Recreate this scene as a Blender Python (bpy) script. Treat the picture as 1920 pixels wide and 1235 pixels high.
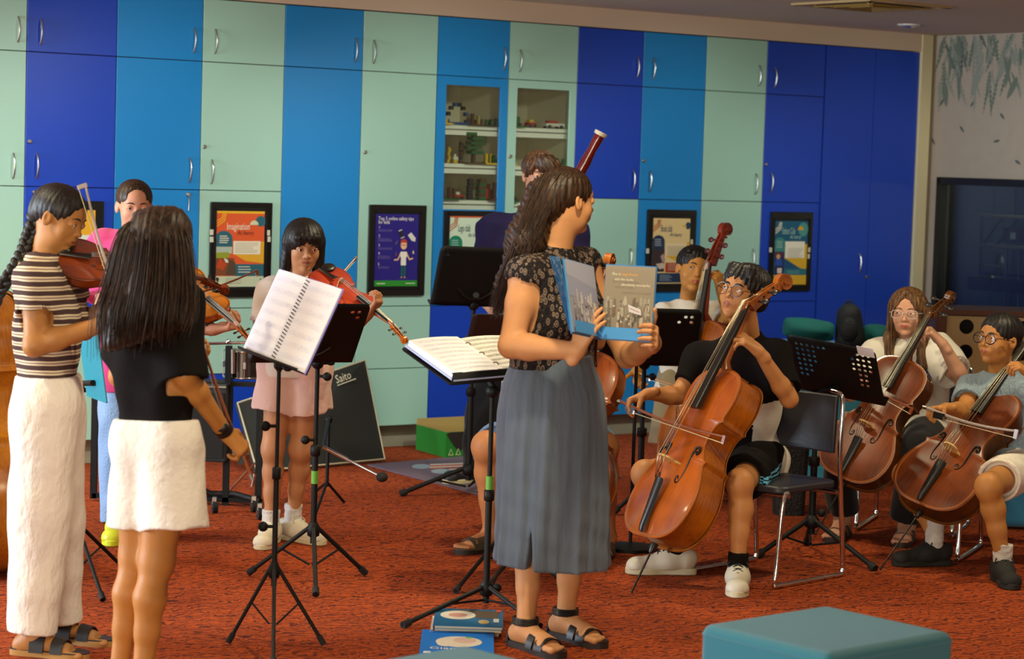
import bpy, math, random
import numpy as np
from mathutils import Vector, Matrix
from math import sin, cos, pi, radians
random.seed(7)
for o in list(bpy.data.objects): bpy.data.objects.remove(o)
SC = bpy.context.scene
COL = SC.collection
# ------------------------------------------------------------ camera
F = 4300.0; CAMZ = 1.68; PITCH = 0.0726; ROLL = 0.0316
CP = np.array([0, 0, CAMZ])
FW = np.array([0, cos(PITCH), -sin(PITCH)]); R0 = np.array([1., 0, 0]); U0 = np.cross(R0, FW)
RR = cos(ROLL)*R0 + sin(ROLL)*U0; UU = -sin(ROLL)*R0 + cos(ROLL)*U0
cam_d = bpy.data.cameras.new('camera'); cam = bpy.data.objects.new('camera', cam_d); COL.objects.link(cam)
cam.matrix_world = Matrix(((RR[0], UU[0], -FW[0], 0), (RR[1], UU[1], -FW[1], 0), (RR[2], UU[2], -FW[2], CAMZ), (0, 0, 0, 1)))
cam_d.sensor_width = 36; cam_d.lens = F/1920*36; cam_d.clip_end = 200
cam_d.dof.use_dof = True; cam_d.dof.focus_distance = 9.3; cam_d.dof.aperture_fstop = 4.0
SC.camera = cam
# ------------------------------------------------------------ world, colour management, lights
w = bpy.data.worlds.new('world'); SC.world = w; w.use_nodes = True
w.node_tree.nodes['Background'].inputs[0].default_value = (.93, .93, .72, 1)
w.node_tree.nodes['Background'].inputs[1].default_value = 0.22
SC.view_settings.view_transform = 'Standard'; SC.view_settings.look = 'None'
SC.view_settings.exposure = 0.2; SC.view_settings.gamma = 1.0; SC.view_settings.use_curve_mapping = False
def light(kind, name, loc, aim, energy, color, **kw):
    d = bpy.data.lights.new(name, kind); d.energy = energy; d.color = color
    for k, v in kw.items(): setattr(d, k, v)
    o = bpy.data.objects.new(name, d); COL.objects.link(o); o.location = loc
    o.rotation_euler = (Vector(aim)-Vector(loc)).to_track_quat('-Z', 'Y').to_euler()
    return o
# daylight through the windows on the left of the room
light('AREA', 'window_daylight', (-7.5, 8.0, 1.55), (0, 10.5, 1.0), 820, (.76, .88, 1.0), shape='RECTANGLE', size=5.0, size_y=1.6)
# daylight from the glazed front of the room behind the camera
light('AREA', 'front_daylight', (-2.5, -4.0, 1.5), (1, 10, .9), 640, (1.0, .90, .68), shape='RECTANGLE', size=6.0, size_y=1.8)
for k, (lx, ly) in enumerate(((-2.6, 7.2), (0.2, 7.0), (2.6, 9.2), (-3.0, 9.6), (0.3, 9.8))):
    light('SPOT', 'ceiling_downlight', (lx, ly, 2.60), (lx, ly+.15, 0), 105, (1.0, .88, .56), spot_size=radians(128), spot_blend=.55, shadow_soft_size=.07)
for k in range(6):   # unseen spots added to brighten the middle and lower cupboard fronts
    lx, ly = -3.6+1.45*k, 13.735-3.6*.714+1.45*k*.714-2.9; light('SPOT', 'cupboard_fill_spot', (lx, ly, 2.60), (lx-.581*2.36+.2, ly+.814*2.36, .75), (140, 140, 135, 125, 95, 62)[k], (.93, .97, .84), spot_size=radians(84), spot_blend=.75, shadow_soft_size=.10)
# ------------------------------------------------------------ points from the photograph
def ray(px, py): return FW + (px-960)/F*RR - (py-617.5)/F*UU
def P(px, py, Y):
    d = ray(px, py); return CP + d*(Y/d[1])
def PF(px, py, z=0.0):
    d = ray(px, py); return CP + d*((z-CAMZ)/d[2])
def S(Y): return F/Y          # pixels per metre at depth Y
# ------------------------------------------------------------ materials
def srgb(h):
    h = h.lstrip('#'); c = [int(h[i:i+2], 16)/255 for i in (0, 2, 4)]
    return tuple((x/12.92 if x <= .04045 else ((x+.055)/1.055)**2.4) for x in c) + (1,)
MATS = {}
def mat(name, col, rough=.6, metal=0., spec=.5, coat=0., bump=0., bscale=60., bstretch=None, var=0., vscale=12., sheen=0., alpha=None, emit=None, sss=0.):
    if name in MATS: return MATS[name]
    m = bpy.data.materials.new(name); m.use_nodes = True; MATS[name] = m
    nt = m.node_tree; b = nt.nodes['Principled BSDF']
    c = srgb(col) if isinstance(col, str) else tuple(col)+(1,)
    b.inputs['Base Color'].default_value = c; b.inputs['Roughness'].default_value = rough
    b.inputs['Metallic'].default_value = metal; b.inputs['Specular IOR Level'].default_value = spec
    b.inputs['Coat Weight'].default_value = coat; b.inputs['Coat Roughness'].default_value = .08
    b.inputs['Sheen Weight'].default_value = sheen
    if sss: b.inputs['Subsurface Weight'].default_value = sss; b.inputs['Subsurface Radius'].default_value = (.012, .005, .003); b.inputs['Subsurface Scale'].default_value = 1
    tc = nt.nodes.new('ShaderNodeTexCoord')
    def nz(scale, stretch):
        mp = nt.nodes.new('ShaderNodeMapping'); nt.links.new(tc.outputs['Object'], mp.inputs[0])
        if stretch: mp.inputs['Scale'].default_value = stretch
        n = nt.nodes.new('ShaderNodeTexNoise'); n.inputs['Scale'].default_value = scale; n.inputs['Detail'].default_value = 3
        nt.links.new(mp.outputs[0], n.inputs['Vector']); return n
    if bump:
        n = nz(bscale, bstretch); bp = nt.nodes.new('ShaderNodeBump'); bp.inputs['Strength'].default_value = bump; bp.inputs['Distance'].default_value = .01
        nt.links.new(n.outputs['Fac'], bp.inputs['Height']); nt.links.new(bp.outputs[0], b.inputs['Normal'])
    if var:
        n = nz(vscale, bstretch); r = nt.nodes.new('ShaderNodeMapRange'); r.inputs[1].default_value = .3; r.inputs[2].default_value = .7
        r.inputs[3].default_value = 1-var; r.inputs[4].default_value = 1+var
        h = nt.nodes.new('ShaderNodeHueSaturation'); h.inputs['Color'].default_value = c
        nt.links.new(n.outputs['Fac'], r.inputs[0]); nt.links.new(r.outputs[0], h.inputs['Value']); nt.links.new(h.outputs[0], b.inputs['Base Color'])
    if emit: b.inputs['Emission Color'].default_value = c; b.inputs['Emission Strength'].default_value = emit
    if alpha is not None: b.inputs['Alpha'].default_value = alpha
    return m
# ------------------------------------------------------------ objects
def setp(o, label=None, cat=None, group=None, kind=None):
    if label: o['label'] = label
    if cat: o['category'] = cat
    if group: o['group'] = group
    if kind: o['kind'] = kind
    return o
def empty(name, loc, label=None, cat=None, group=None, kind=None, M=None):
    o = bpy.data.objects.new(name, None); COL.objects.link(o); o.empty_display_size = .05
    if M is not None: o.matrix_world = M
    else: o.location = Vector(loc)
    return setp(o, label, cat, group, kind)
def mesh_obj(name, V, Fc, mats, parent=None, mi=None, smooth=35, world=True, recalc=False):
    """V in world coordinates (world=True) or in the parent's own frame."""
    V = np.asarray(V, dtype=float).reshape(-1, 3)
    loc = None
    if parent is not None and world:
        root = parent; off = np.zeros(3)
        while root is not None: off += np.array(root.location); root = root.parent
        V = V-off
    elif parent is None and world and len(V):
        loc = np.array([(V[:, 0].min()+V[:, 0].max())/2, (V[:, 1].min()+V[:, 1].max())/2, V[:, 2].min()]); V = V-loc
    me = bpy.data.meshes.new(name); me.from_pydata(V.tolist(), [], [list(map(int, f)) for f in Fc] if not isinstance(Fc, np.ndarray) else Fc.tolist())
    if not isinstance(mats, (list, tuple)): mats = [mats]
    for m in mats: me.materials.append(m)
    if mi is not None: me.polygons.foreach_set('material_index', np.asarray(mi, dtype=np.int32))
    if recalc:
        import bmesh
        bm = bmesh.new(); bm.from_mesh(me); bmesh.ops.recalc_face_normals(bm, faces=bm.faces); bm.to_mesh(me); bm.free()
    if smooth:
        me.polygons.foreach_set('use_smooth', np.ones(len(me.polygons), dtype=bool))
        if smooth < 180: me.set_sharp_from_angle(angle=radians(smooth))
    me.update()
    o = bpy.data.objects.new(name, me); COL.objects.link(o)
    if parent is not None: o.parent = parent
    if loc is not None: o.location = loc
    return o
def nrm(v): v = np.asarray(v, float); return v/(np.linalg.norm(v)+1e-12)
def frame(z, hint=(0, 0, 1)):
    z = nrm(z); h = np.asarray(hint, float)
    if abs(z@nrm(h)) > .98: h = np.array([1., 0, 0]) if abs(z[0]) < .9 else np.array([0, 1., 0])
    x = nrm(np.cross(h, z)); y = np.cross(z, x); return x, y, z
class MB:
    def __init__(s): s.v = []; s.f = []; s.m = []; s.n = 0
    def add(s, V, Fc, mi=0):
        V = np.asarray(V, float).reshape(-1, 3); s.v.append(V)
        for f in Fc: s.f.append([i+s.n for i in f]); s.m.append(mi)
        s.n += len(V); return s
    def box(s, c, size, ax=None, mi=0):
        c = np.asarray(c, float); h = np.asarray(size, float)/2
        A = np.eye(3) if ax is None else np.array(ax)
        V = [c + (A[0]*sx*h[0] + A[1]*sy*h[1] + A[2]*sz*h[2]) for sx in (-1, 1) for sy in (-1, 1) for sz in (-1, 1)]
        Fc = [(0, 1, 3, 2), (4, 6, 7, 5), (0, 4, 5, 1), (2, 3, 7, 6), (0, 2, 6, 4), (1, 5, 7, 3)]
        if np.linalg.det(A) < 0: Fc = [f[::-1] for f in Fc]
        return s.add(V, Fc, mi)
    def cyl(s, a, b, r, r2=None, n=12, mi=0, caps=True):
        r2 = r if r2 is None else r2
        return s.tube([a, b], [r, r2], n, mi, caps)
    def tube(s, pts, r, n=8, mi=0, caps=True, flat=None):
        pts = [np.asarray(p, float) for p in pts]; N = len(pts)
        r = [r]*N if np.isscalar(r) else list(r)
        T = []
        for i in range(N):
            t = pts[min(i+1, N-1)]-pts[max(i-1, 0)]; T.append(nrm(t))
        x, y, z = frame(T[0]) if flat is None else frame(T[0], flat)
        V = []
        for i in range(N):
            x = nrm(x - T[i]*(x@T[i])); y = np.cross(T[i], x)
            for k in range(n):
                a = 2*pi*k/n; V.append(pts[i] + r[i]*(x*cos(a)+y*sin(a)))
        Fc = []
        for i in range(N-1):
            for k in range(n):
                k2 = (k+1) % n; Fc.append((i*n+k, i*n+k2, (i+1)*n+k2, (i+1)*n+k))
        if caps: Fc.append(tuple(range(n))[::-1]); Fc.append(tuple((N-1)*n+k for k in range(n)))
        return s.add(V, Fc, mi)
    def lathe(s, a, b, prof, n=20, mi=0):
        """prof: (t along a->b in metres or fraction, radius)"""
        a = np.asarray(a, float); b = np.asarray(b, float); x, y, z = frame(b-a); L = np.linalg.norm(b-a)
        V = []; N = len(prof)
        for t, r in prof:
            for k in range(n):
                q = 2*pi*k/n; V.append(a + z*t*L + r*(x*cos(q)+y*sin(q)))
        Fc = [(i*n+k, i*n+(k+1) % n, (i+1)*n+(k+1) % n, (i+1)*n+k) for i in range(N-1) for k in range(n)]
        Fc.append(tuple(range(n))[::-1]); Fc.append(tuple((N-1)*n+k for k in range(n)))
        return s.add(V, Fc, mi)
    def sphere(s, c, r, n=12, m=8, ax=None, mi=0):
        c = np.asarray(c, float); r = np.array([r]*3 if np.isscalar(r) else r, float); A = np.eye(3) if ax is None else np.array(ax)
        V = [c + A[2]*r[2]]
        for i in range(1, m):
            th = pi*i/m
            for k in range(n):
                ph = 2*pi*k/n; q = np.array([sin(th)*cos(ph), sin(th)*sin(ph), cos(th)])*r; V.append(c + q@A)
        V.append(c - A[2]*r[2]); Fc = []
        for k in range(n): Fc.append((0, 1+k, 1+(k+1) % n))
        for i in range(m-2):
            for k in range(n): Fc.append((1+i*n+k, 1+(i+1)*n+k, 1+(i+1)*n+(k+1) % n, 1+i*n+(k+1) % n))
        L = 1+(m-1)*n
        for k in range(n): Fc.append((1+(m-2)*n+k, L, 1+(m-2)*n+(k+1) % n))
        return s.add(V, Fc, mi)
    def prism(s, poly, o, ax, z0, z1, mi=0, mside=None):
        """poly 2D list, in the frame ax=(x,y,z) at o, extruded z0..z1"""
        o = np.asarray(o, float); A = np.array(ax); n = len(poly)
        V = [o + A[0]*p[0] + A[1]*p[1] + A[2]*z0 for p in poly] + [o + A[0]*p[0] + A[1]*p[1] + A[2]*z1 for p in poly]
        s.add(V, [tuple(range(n))[::-1], tuple(range(n, 2*n))], mi)
        base = s.n-2*n
        for i in range(n):
            j = (i+1) % n; s.f.append([base+i, base+j, base+n+j, base+n+i]); s.m.append(mi if mside is None else mside)
        return s
    def build(s, name, mats, parent=None, smooth=35, world=True, recalc=True):
        V = np.concatenate(s.v) if s.v else np.zeros((0, 3))
        return mesh_obj(name, V, s.f, mats, parent, s.m, smooth, world, recalc)
def bevel(o, w=.005, seg=2):
    m = o.modifiers.new('bevel', 'BEVEL'); m.width = w; m.segments = seg; m.limit_method = 'ANGLE'; m.angle_limit = radians(40); return o
def text_mesh(txt, size=1.0, align='LEFT'):
    c = bpy.data.curves.new('t', 'FONT'); c.body = txt; c.size = size; c.align_x = align; c.resolution_u = 2
    o = bpy.data.objects.new('t', c); COL.objects.link(o)
    me = o.to_mesh(); V = np.array([v.co[:] for v in me.vertices]).reshape(-1, 3); Fc = [tuple(p.vertices) for p in me.polygons]
    o.to_mesh_clear(); bpy.data.objects.remove(o); bpy.data.curves.remove(c); return V, Fc
def rrect(w, h, r, n=5, cx=0, cy=0):
    out = []
    for sx, sy, a0 in ((1, 1, 0), (-1, 1, 90), (-1, -1, 180), (1, -1, 270)):
        for i in range(n+1):
            a = radians(a0+90*i/n); out.append((cx+sx*(w/2-r)+r*cos(a), cy+sy*(h/2-r)+r*sin(a)))
    return out
def smoothpts(pts, n=6, closed=False):
    """Catmull-Rom through points"""
    p = [np.asarray(q, float) for q in pts]; N = len(p); out = []
    rng = range(N) if closed else range(N-1)
    for i in rng:
        if closed: a, b, c, d = p[i-1], p[i], p[(i+1) % N], p[(i+2) % N]
        else: a, b, c, d = p[max(i-1, 0)], p[i], p[i+1], p[min(i+2, N-1)]
        for k in range(n):
            t = k/n; out.append(.5*((2*b)+(c-a)*t+(2*a-5*b+4*c-d)*t*t+(3*b-a-3*c+d)*t**3))
    if not closed: out.append(p[-1])
    return out
# ------------------------------------------------------------ implicit-surface modelling
class Sdf:
    def __init__(s): s.ops = []; s.lo = np.full(3, 1e9); s.hi = np.full(3, -1e9)
    def bb(s, c, r): c = np.asarray(c, float); s.lo = np.minimum(s.lo, c-r); s.hi = np.maximum(s.hi, c+r)
    def cap(s, a, b, ra, rb=None, k=.02, mode='u', flat=None):
        rb = ra if rb is None else rb; a = np.asarray(a, float); b = np.asarray(b, float)
        if mode == 'u': s.bb(a, ra); s.bb(b, rb)
        M = None; q = 1.
        if flat is not None:
            dr, q = nrm(flat[0]), flat[1]; M = np.eye(3) + (q-1)*np.outer(dr, dr)
        a32 = (a if M is None else M@a).astype(np.float32); b32 = (b if M is None else M@b).astype(np.float32)
        ab = b32-a32; L2 = float(ab@ab)+1e-12; M32 = None if M is None else M.astype(np.float32)
        sc = 1. if q <= 1 else q**-.5
        def f(X):
            Y = X if M32 is None else X@M32
            pa = Y-a32; t = np.clip(pa@ab/L2, 0, 1); d = pa-t[:, None]*ab
            return (np.sqrt((d*d).sum(1))-(ra+(rb-ra)*t))*sc
        s.ops.append((f, k, mode)); return s
    def fcone(s, a, b, ra, rb=None, k=.01, mode='u', flat=None, rnd=.0):
        rb = ra if rb is None else rb; a = np.asarray(a, float); b = np.asarray(b, float)
        if mode == 'u': s.bb(a, ra); s.bb(b, rb)
        L = float(np.linalg.norm(b-a)); z = ((b-a)/L).astype(np.float32); a32 = a.astype(np.float32)
        if flat is not None: fd = nrm(np.asarray(flat[0])-z*(np.asarray(flat[0])@z)).astype(np.float32); q = flat[1]
        def f(X):
            pa = X-a32; t = pa@z; d = pa-t[:, None]*z
            if flat is not None: d = d+(q-1)*(d@fd)[:, None]*fd
            r = np.sqrt((d*d).sum(1)); tt = np.clip(t/L, 0, 1)
            return np.maximum(r-(ra+(rb-ra)*tt), np.maximum(-t, t-L)+rnd)
        s.ops.append((f, k, mode)); return s
    def ell(s, c, r, ax=None, k=.02, mode='u'):
        c = np.asarray(c, float); r = np.asarray(r, float)
        if mode == 'u': s.bb(c, r.max())
        A = (np.eye(3) if ax is None else np.array(ax)).astype(np.float32); c32 = c.astype(np.float32); r32 = r.astype(np.float32)
        def f(X):
            q = (X-c32)@A.T/r32; k0 = np.sqrt((q*q).sum(1))+1e-9; q2 = q/r32; k1 = np.sqrt((q2*q2).sum(1))+1e-9
            return k0*(k0-1)/k1
        s.ops.append((f, k, mode)); return s
    def box(s, c, size, ax=None, rnd=.005, k=.01, mode='u'):
        c = np.asarray(c, float); h = (np.asarray(size, float)/2-rnd).astype(np.float32)
        if mode == 'u': s.bb(c, np.linalg.norm(size)/2)
        A = (np.eye(3) if ax is None else np.array(ax)).astype(np.float32); c32 = c.astype(np.float32)
        def f(X):
            q = np.abs((X-c32)@A.T)-h; return np.sqrt((np.maximum(q, 0)**2).sum(1))+np.minimum(q.max(1), 0)-rnd
        s.ops.append((f, k, mode)); return s
    def plane(s, p, n, k=.004, mode='i'):
        """keep the side opposite to n"""
        p = np.asarray(p, np.float32); n = nrm(n).astype(np.float32)
        s.ops.append((lambda X: (X-p)@n, k, mode)); return s
    def fn(s, f, k=.01, mode='u', c=None, r=0):
        if c is not None: s.bb(c, r)
        s.ops.append((f, k, mode)); return s
    def __call__(s, X):
        d = None
        for f, k, mode in s.ops:
            e = f(X)
            if d is None: d = e; continue
            if mode == 'd': d = d+e; continue
            if mode == 's': e = -e
            if mode == 'u': h = np.maximum(k-np.abs(d-e), 0); d = np.minimum(d, e)-h*h/(4*k)
            else: h = np.maximum(k-np.abs(d-e), 0); d = np.maximum(d, e)+h*h/(4*k)
        return d
def polygonize(fn, lo, hi, h, B=8, slack=1.35):
    lo = np.asarray(lo, float)-3*h; hi = np.asarray(hi, float)+3*h
    nb = np.maximum(np.ceil((hi-lo)/(h*B)).astype(int), 1); n = nb*B+1
    bc = np.stack(np.meshgrid(*[np.arange(k) for k in nb], indexing='ij'), -1).reshape(-1, 3)
    cen = (lo+(bc+.5)*B*h).astype(np.float32); d = fn(cen)
    V = np.repeat(np.repeat(np.repeat(d.reshape(nb), B, 0), B, 1), B, 2).astype(np.float32)
    V = np.pad(V, ((0, 1),)*3, mode='edge')
    keep = bc[np.abs(d) < B*h*.87*slack]
    if not len(keep): return np.zeros((0, 3)), np.zeros((0, 4), int)
    off = np.stack(np.meshgrid(*[np.arange(B+1)]*3, indexing='ij'), -1).reshape(-1, 3)
    for i in range(0, len(keep), 600):
        kb = keep[i:i+600]; idx = (kb[:, None]*B+off[None]).reshape(-1, 3)
        X = (lo+idx*h).astype(np.float32); V[idx[:, 0], idx[:, 1], idx[:, 2]] = fn(X)
    I = V < 0
    c = sum(I[a:n[0]-1+a, b:n[1]-1+b, e:n[2]-1+e].astype(np.int8) for a in (0, 1) for b in (0, 1) for e in (0, 1))
    ids = np.argwhere((c > 0) & (c < 8)); pos = np.zeros((len(ids), 3)); cnt = np.zeros(len(ids))
    for ax in range(3):
        o1, o2 = [a for a in range(3) if a != ax]
        for p in (0, 1):
            for q in (0, 1):
                c0 = np.zeros(3, int); c0[o1] = p; c0[o2] = q; c1 = c0.copy(); c1[ax] = 1
                i0 = ids+c0; i1 = ids+c1; v0 = V[i0[:, 0], i0[:, 1], i0[:, 2]]; v1 = V[i1[:, 0], i1[:, 1], i1[:, 2]]
                x = (v0 < 0) != (v1 < 0); t = np.where(x, v0/np.where(x, v0-v1, 1), 0)
                pp = np.tile(c0.astype(float), (len(ids), 1)); pp[:, ax] += t; pos += pp*x[:, None]; cnt += x
    VV = lo+(ids+pos/cnt[:, None])*h
    M = np.full(n, -1, dtype=np.int64); M[ids[:, 0], ids[:, 1], ids[:, 2]] = np.arange(len(ids)); Q = []
    for ax in range(3):
        o1, o2 = (ax+1) % 3, (ax+2) % 3
        s0 = [slice(1, n[k]-1) for k in range(3)]; s1 = list(s0); s0[ax] = slice(0, n[ax]-1); s1[ax] = slice(1, n[ax])
        A = I[tuple(s0)]; Bb = I[tuple(s1)]; e = np.argwhere(A != Bb)
        if not len(e): continue
        st = np.array([1, 1, 1]); st[ax] = 0; e = e+st; ins = I[e[:, 0], e[:, 1], e[:, 2]]
        d1 = np.zeros(3, int); d1[o1] = 1; d2 = np.zeros(3, int); d2[o2] = 1
        g = lambda z: M[z[:, 0], z[:, 1], z[:, 2]]
        q = np.stack([g(e-d1-d2), g(e-d2), g(e), g(e-d1)], 1); q[~ins] = q[~ins][:, ::-1]; Q.append(q)
    Q = np.concatenate(Q); Q = Q[(Q >= 0).all(1)]
    return VV, Q
def sdf_obj(name, S_, mats, parent, h=.006, fine=(), matfn=None, pad=.03):
    """fine: list of (lo, hi, h) boxes meshed at their own resolution, joined to one mesh"""
    V, Q = polygonize(S_, S_.lo-pad, S_.hi+pad, h)
    for lo, hi, hh in fine:
        ins = ((V > np.asarray(lo)+h*.6) & (V < np.asarray(hi)-h*.6)).all(1); Q = Q[~ins[Q].all(1)]
        v2, q2 = polygonize(S_, np.asarray(lo)+3*hh, np.asarray(hi)-3*hh, hh)
        if len(v2): Q = np.concatenate([Q, q2+len(V)]); V = np.concatenate([V, v2])
    used = np.unique(Q); rm = np.full(len(V), -1); rm[used] = np.arange(len(used)); V = V[used]; Q = rm[Q]
    mi = None
    if matfn is not None: mi = matfn(V[Q].mean(1))
    return mesh_obj(name, V, Q, mats, parent, mi, smooth=180)
# ------------------------------------------------------------ the room
PHI = 0.6202; WD = 13.735; X0 = -3.135; CW = .5089
DR = np.array([cos(PHI), sin(PHI), 0]); NR = np.array([sin(PHI), -cos(PHI), 0]); ZZ = np.array([0, 0, 1.])
WO = np.array([0, WD, 0.])
WAX = (DR, ZZ, NR)       # wall frame: x along the wall, y up, z out of the wall
def W(t, z, d=0.): return WO+DR*t+ZZ*z+NR*d
def wt(px, py, d=0.):
    r = ray(px, py); k = ((WO+NR*d-CP)@NR)/(r@NR); p = CP+r*k; return (p-WO)@DR, p[2]
ZT, Z1, Z2, Z3, Z4, ZB, ZC = 2.513, 2.1735, 1.4775, .830, .468, .134, 2.635
TEND = wt(1716, 300)[0]
# floor: rust carpet with a woven squiggle
def carpet():
    m = bpy.data.materials.new('carpet'); m.use_nodes = True; nt = m.node_tree; b = nt.nodes['Principled BSDF']; N = nt.nodes.new; L = nt.links.new
    tc = N('ShaderNodeTexCoord'); mp = N('ShaderNodeMapping'); L(tc.outputs['Object'], mp.inputs[0]); mp.inputs['Scale'].default_value = (1, 1, 1); mp.inputs['Rotation'].default_value = (0, 0, -.35)
    nz = N('ShaderNodeTexNoise'); nz.inputs['Scale'].default_value = 9; L(mp.outputs[0], nz.inputs[0])
    mx = N('ShaderNodeMixRGB'); mx.blend_type = 'ADD'; mx.inputs[0].default_value = .10; L(mp.outputs[0], mx.inputs[1]); L(nz.outputs['Color'], mx.inputs[2])
    wv = N('ShaderNodeTexWave'); wv.wave_type = 'BANDS'; wv.bands_direction = 'Y'; wv.inputs['Scale'].default_value = 9.5; wv.inputs['Distortion'].default_value = 9; wv.inputs['Detail'].default_value = 2.5; wv.inputs['Detail Scale'].default_value = 2.2
    L(mx.outputs[0], wv.inputs[0])
    vo = N('ShaderNodeTexVoronoi'); vo.feature = 'DISTANCE_TO_EDGE'; vo.inputs['Scale'].default_value = 34; L(mx.outputs[0], vo.inputs['Vector'])
    r1 = N('ShaderNodeValToRGB'); r1.color_ramp.elements[0].position = .05; r1.color_ramp.elements[1].position = .38
    r1.color_ramp.elements[0].color = srgb('#5a271c'); r1.color_ramp.elements[1].color = srgb('#a9491b'); L(wv.outputs['Fac'], r1.inputs[0])
    r2 = N('ShaderNodeValToRGB'); r2.color_ramp.elements[0].position = .0; r2.color_ramp.elements[1].position = .16
    r2.color_ramp.elements[0].color = (.55, .48, .52, 1); r2.color_ramp.elements[1].color = (1, 1, 1, 1); L(vo.outputs['Distance'], r2.inputs[0])
    mu = N('ShaderNodeMixRGB'); mu.blend_type = 'MULTIPLY'; mu.inputs[0].default_value = .75; L(r1.outputs[0], mu.inputs[1]); L(r2.outputs[0], mu.inputs[2])
    n2 = N('ShaderNodeTexNoise'); n2.inputs['Scale'].default_value = 260; L(tc.outputs['Object'], n2.inputs[0])
    bp = N('ShaderNodeBump'); bp.inputs['Strength'].default_value = .6; bp.inputs['Distance'].default_value = .004; L(n2.outputs['Fac'], bp.inputs['Height']); L(bp.outputs[0], b.inputs['Normal'])
    L(mu.outputs[0], b.inputs['Base Color']); b.inputs['Roughness'].default_value = .95; b.inputs['Specular IOR Level'].default_value = .15; return m
CARPET = carpet()
b = MB(); A = W(-9, 0, -.6); Bq = W(TEND+.9, 0, -.6)
RW0 = W(TEND+.08, 0, 0)                      # corner where the right wall starts
fl = [W(-9, 0, -.6), W(TEND+.3, 0, -.6), W(TEND+.3, 0, 18), W(-9, 0, 18)]
b.add(fl+[p-ZZ*.05 for p in fl], [(0, 1, 2, 3), (4, 5, 6, 7), (0, 1, 5, 4), (1, 2, 6, 5), (2, 3, 7, 6), (3, 0, 4, 7)])
setp(b.build('floor', CARPET, smooth=0), kind='structure')
M_CEIL = mat('ceiling paint', '#cdb7a2', .9, bump=.05, bscale=300)
M_WALL = mat('wall paint', '#a09383', .85, bump=.05, bscale=250, var=.03)
M_TRIM = mat('cream trim', '#d4c8a0', .6)
b = MB(); b.add([p+ZZ*ZC for p in fl]+[p+ZZ*(ZC+.05) for p in fl], [(3, 2, 1, 0), (4, 5, 6, 7), (0, 1, 5, 4), (1, 2, 6, 5), (2, 3, 7, 6), (3, 0, 4, 7)])
setp(b.build('ceiling', M_CEIL, smooth=0), kind='structure')
b = MB(); tl = -9; tm = (tl+TEND)/2; b.box(W(tm, ZC/2, -.55), (TEND-tl+.6, ZC, .08), WAX); setp(b.build('wall_back', M_WALL, smooth=0), kind='structure')
# bulkhead over the cupboards
b = MB(); b.box(W(tm, (ZT+ZC)/2+.002, -.245), (TEND-tl, ZC-ZT-.004, .51), WAX); setp(b.build('trim_1', M_CEIL, smooth=0), kind='structure')
# corner post
b = MB(); b.box(W(TEND+.055, ZC/2, -.2), (.10, ZC-.004, .44), WAX); b.box(W(TEND+.125, ZC/2, -.24), (.03, ZC-.004, .40), WAX); setp(b.build('trim_2', M_TRIM, smooth=0), kind='structure')
# kick plate
b = MB(); b.box(W(tm, ZB/2, -.12), (TEND-tl, ZB-.004, .10), WAX); setp(b.build('baseboard_back', mat('kick plate', '#8d8874', .5), smooth=0), kind='structure')
# right wall (perpendicular), with a leaf frieze
RT = TEND+.14; RAX = (NR, ZZ, -DR)           # x along the right wall towards the viewer, z into the room
def RWp(u, z, d=0.): return WO+DR*RT+NR*u+ZZ*z-DR*d
def rwt(px, py, d=0.):
    r = ray(px, py); o = RWp(0, 0, d); k = ((o-CP)@DR)/(r@DR); p = CP+r*k; return (p-o)@NR, p[2]
# dark internal window in the right wall: opening
u0, zt_ = rwt(1760, 333); u1 = u0+2.1; zb_ = 1.68-.0
zb_ = rwt(1762, 600)[1]
b = MB()
b.box(RWp((u0-.6)/2, ZC/2, -.06), (u0+.6, ZC-.004, .12), RAX)
b.box(RWp((u1+9)/2, ZC/2, -.06), (9-u1, ZC-.004, .12), RAX)
b.box(RWp((u0+u1)/2, (zt_+ZC)/2, -.06), (u1-u0, ZC-zt_-.004, .12), RAX)
b.box(RWp((u0+u1)/2, zb_/2, -.06), (u1-u0, zb_, .12), RAX)
setp(b.build('wall_right', M_WALL, smooth=0), kind='structure')
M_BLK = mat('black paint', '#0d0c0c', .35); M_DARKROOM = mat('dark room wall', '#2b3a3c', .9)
b = MB()
for (c, sz) in ((((u0+u1)/2, zt_-.02), (u1-u0, .05)), (((u0+u1)/2, zb_+.02), (u1-u0, .04)), ((u0+.02, (zt_+zb_)/2), (.04, zt_-zb_)), ((u1-.02, (zt_+zb_)/2), (.04, zt_-zb_))):
    b.box(RWp(c[0], c[1], -.03), (sz[0], sz[1], .10), RAX)
win = setp(b.build('window_1', M_BLK, smooth=0), 'black framed internal window in the right-hand wall', None, None, 'structure')
def glassmat(name, tint, refl=.06):
    m = bpy.data.materials.new(name); m.use_nodes = True; nt = m.node_tree; nt.nodes.remove(nt.nodes['Principled BSDF'])
    out = [n for n in nt.nodes if n.type == 'OUTPUT_MATERIAL'][0]
    t = nt.nodes.new('ShaderNodeBsdfTransparent'); t.inputs[0].default_value = tint; g = nt.nodes.new('ShaderNodeBsdfGlossy'); g.inputs['Roughness'].default_value = .03
    fr = nt.nodes.new('ShaderNodeFresnel'); fr.inputs[0].default_value = 1.45; mx = nt.nodes.new('ShaderNodeMixShader')
    nt.links.new(fr.outputs[0], mx.inputs[0]); nt.links.new(t.outputs[0], mx.inputs[1]); nt.links.new(g.outputs[0], mx.inputs[2]); nt.links.new(mx.outputs[0], out.inputs[0]); return m
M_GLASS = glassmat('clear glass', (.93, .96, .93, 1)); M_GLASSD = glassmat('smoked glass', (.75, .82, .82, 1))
b = MB(); b.box(RWp((u0+u1)/2, (zt_+zb_)/2, -.05), (u1-u0-.06, zt_-zb_-.06, .006), RAX); b.build('pane', M_GLASSD, win, smooth=0)
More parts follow.
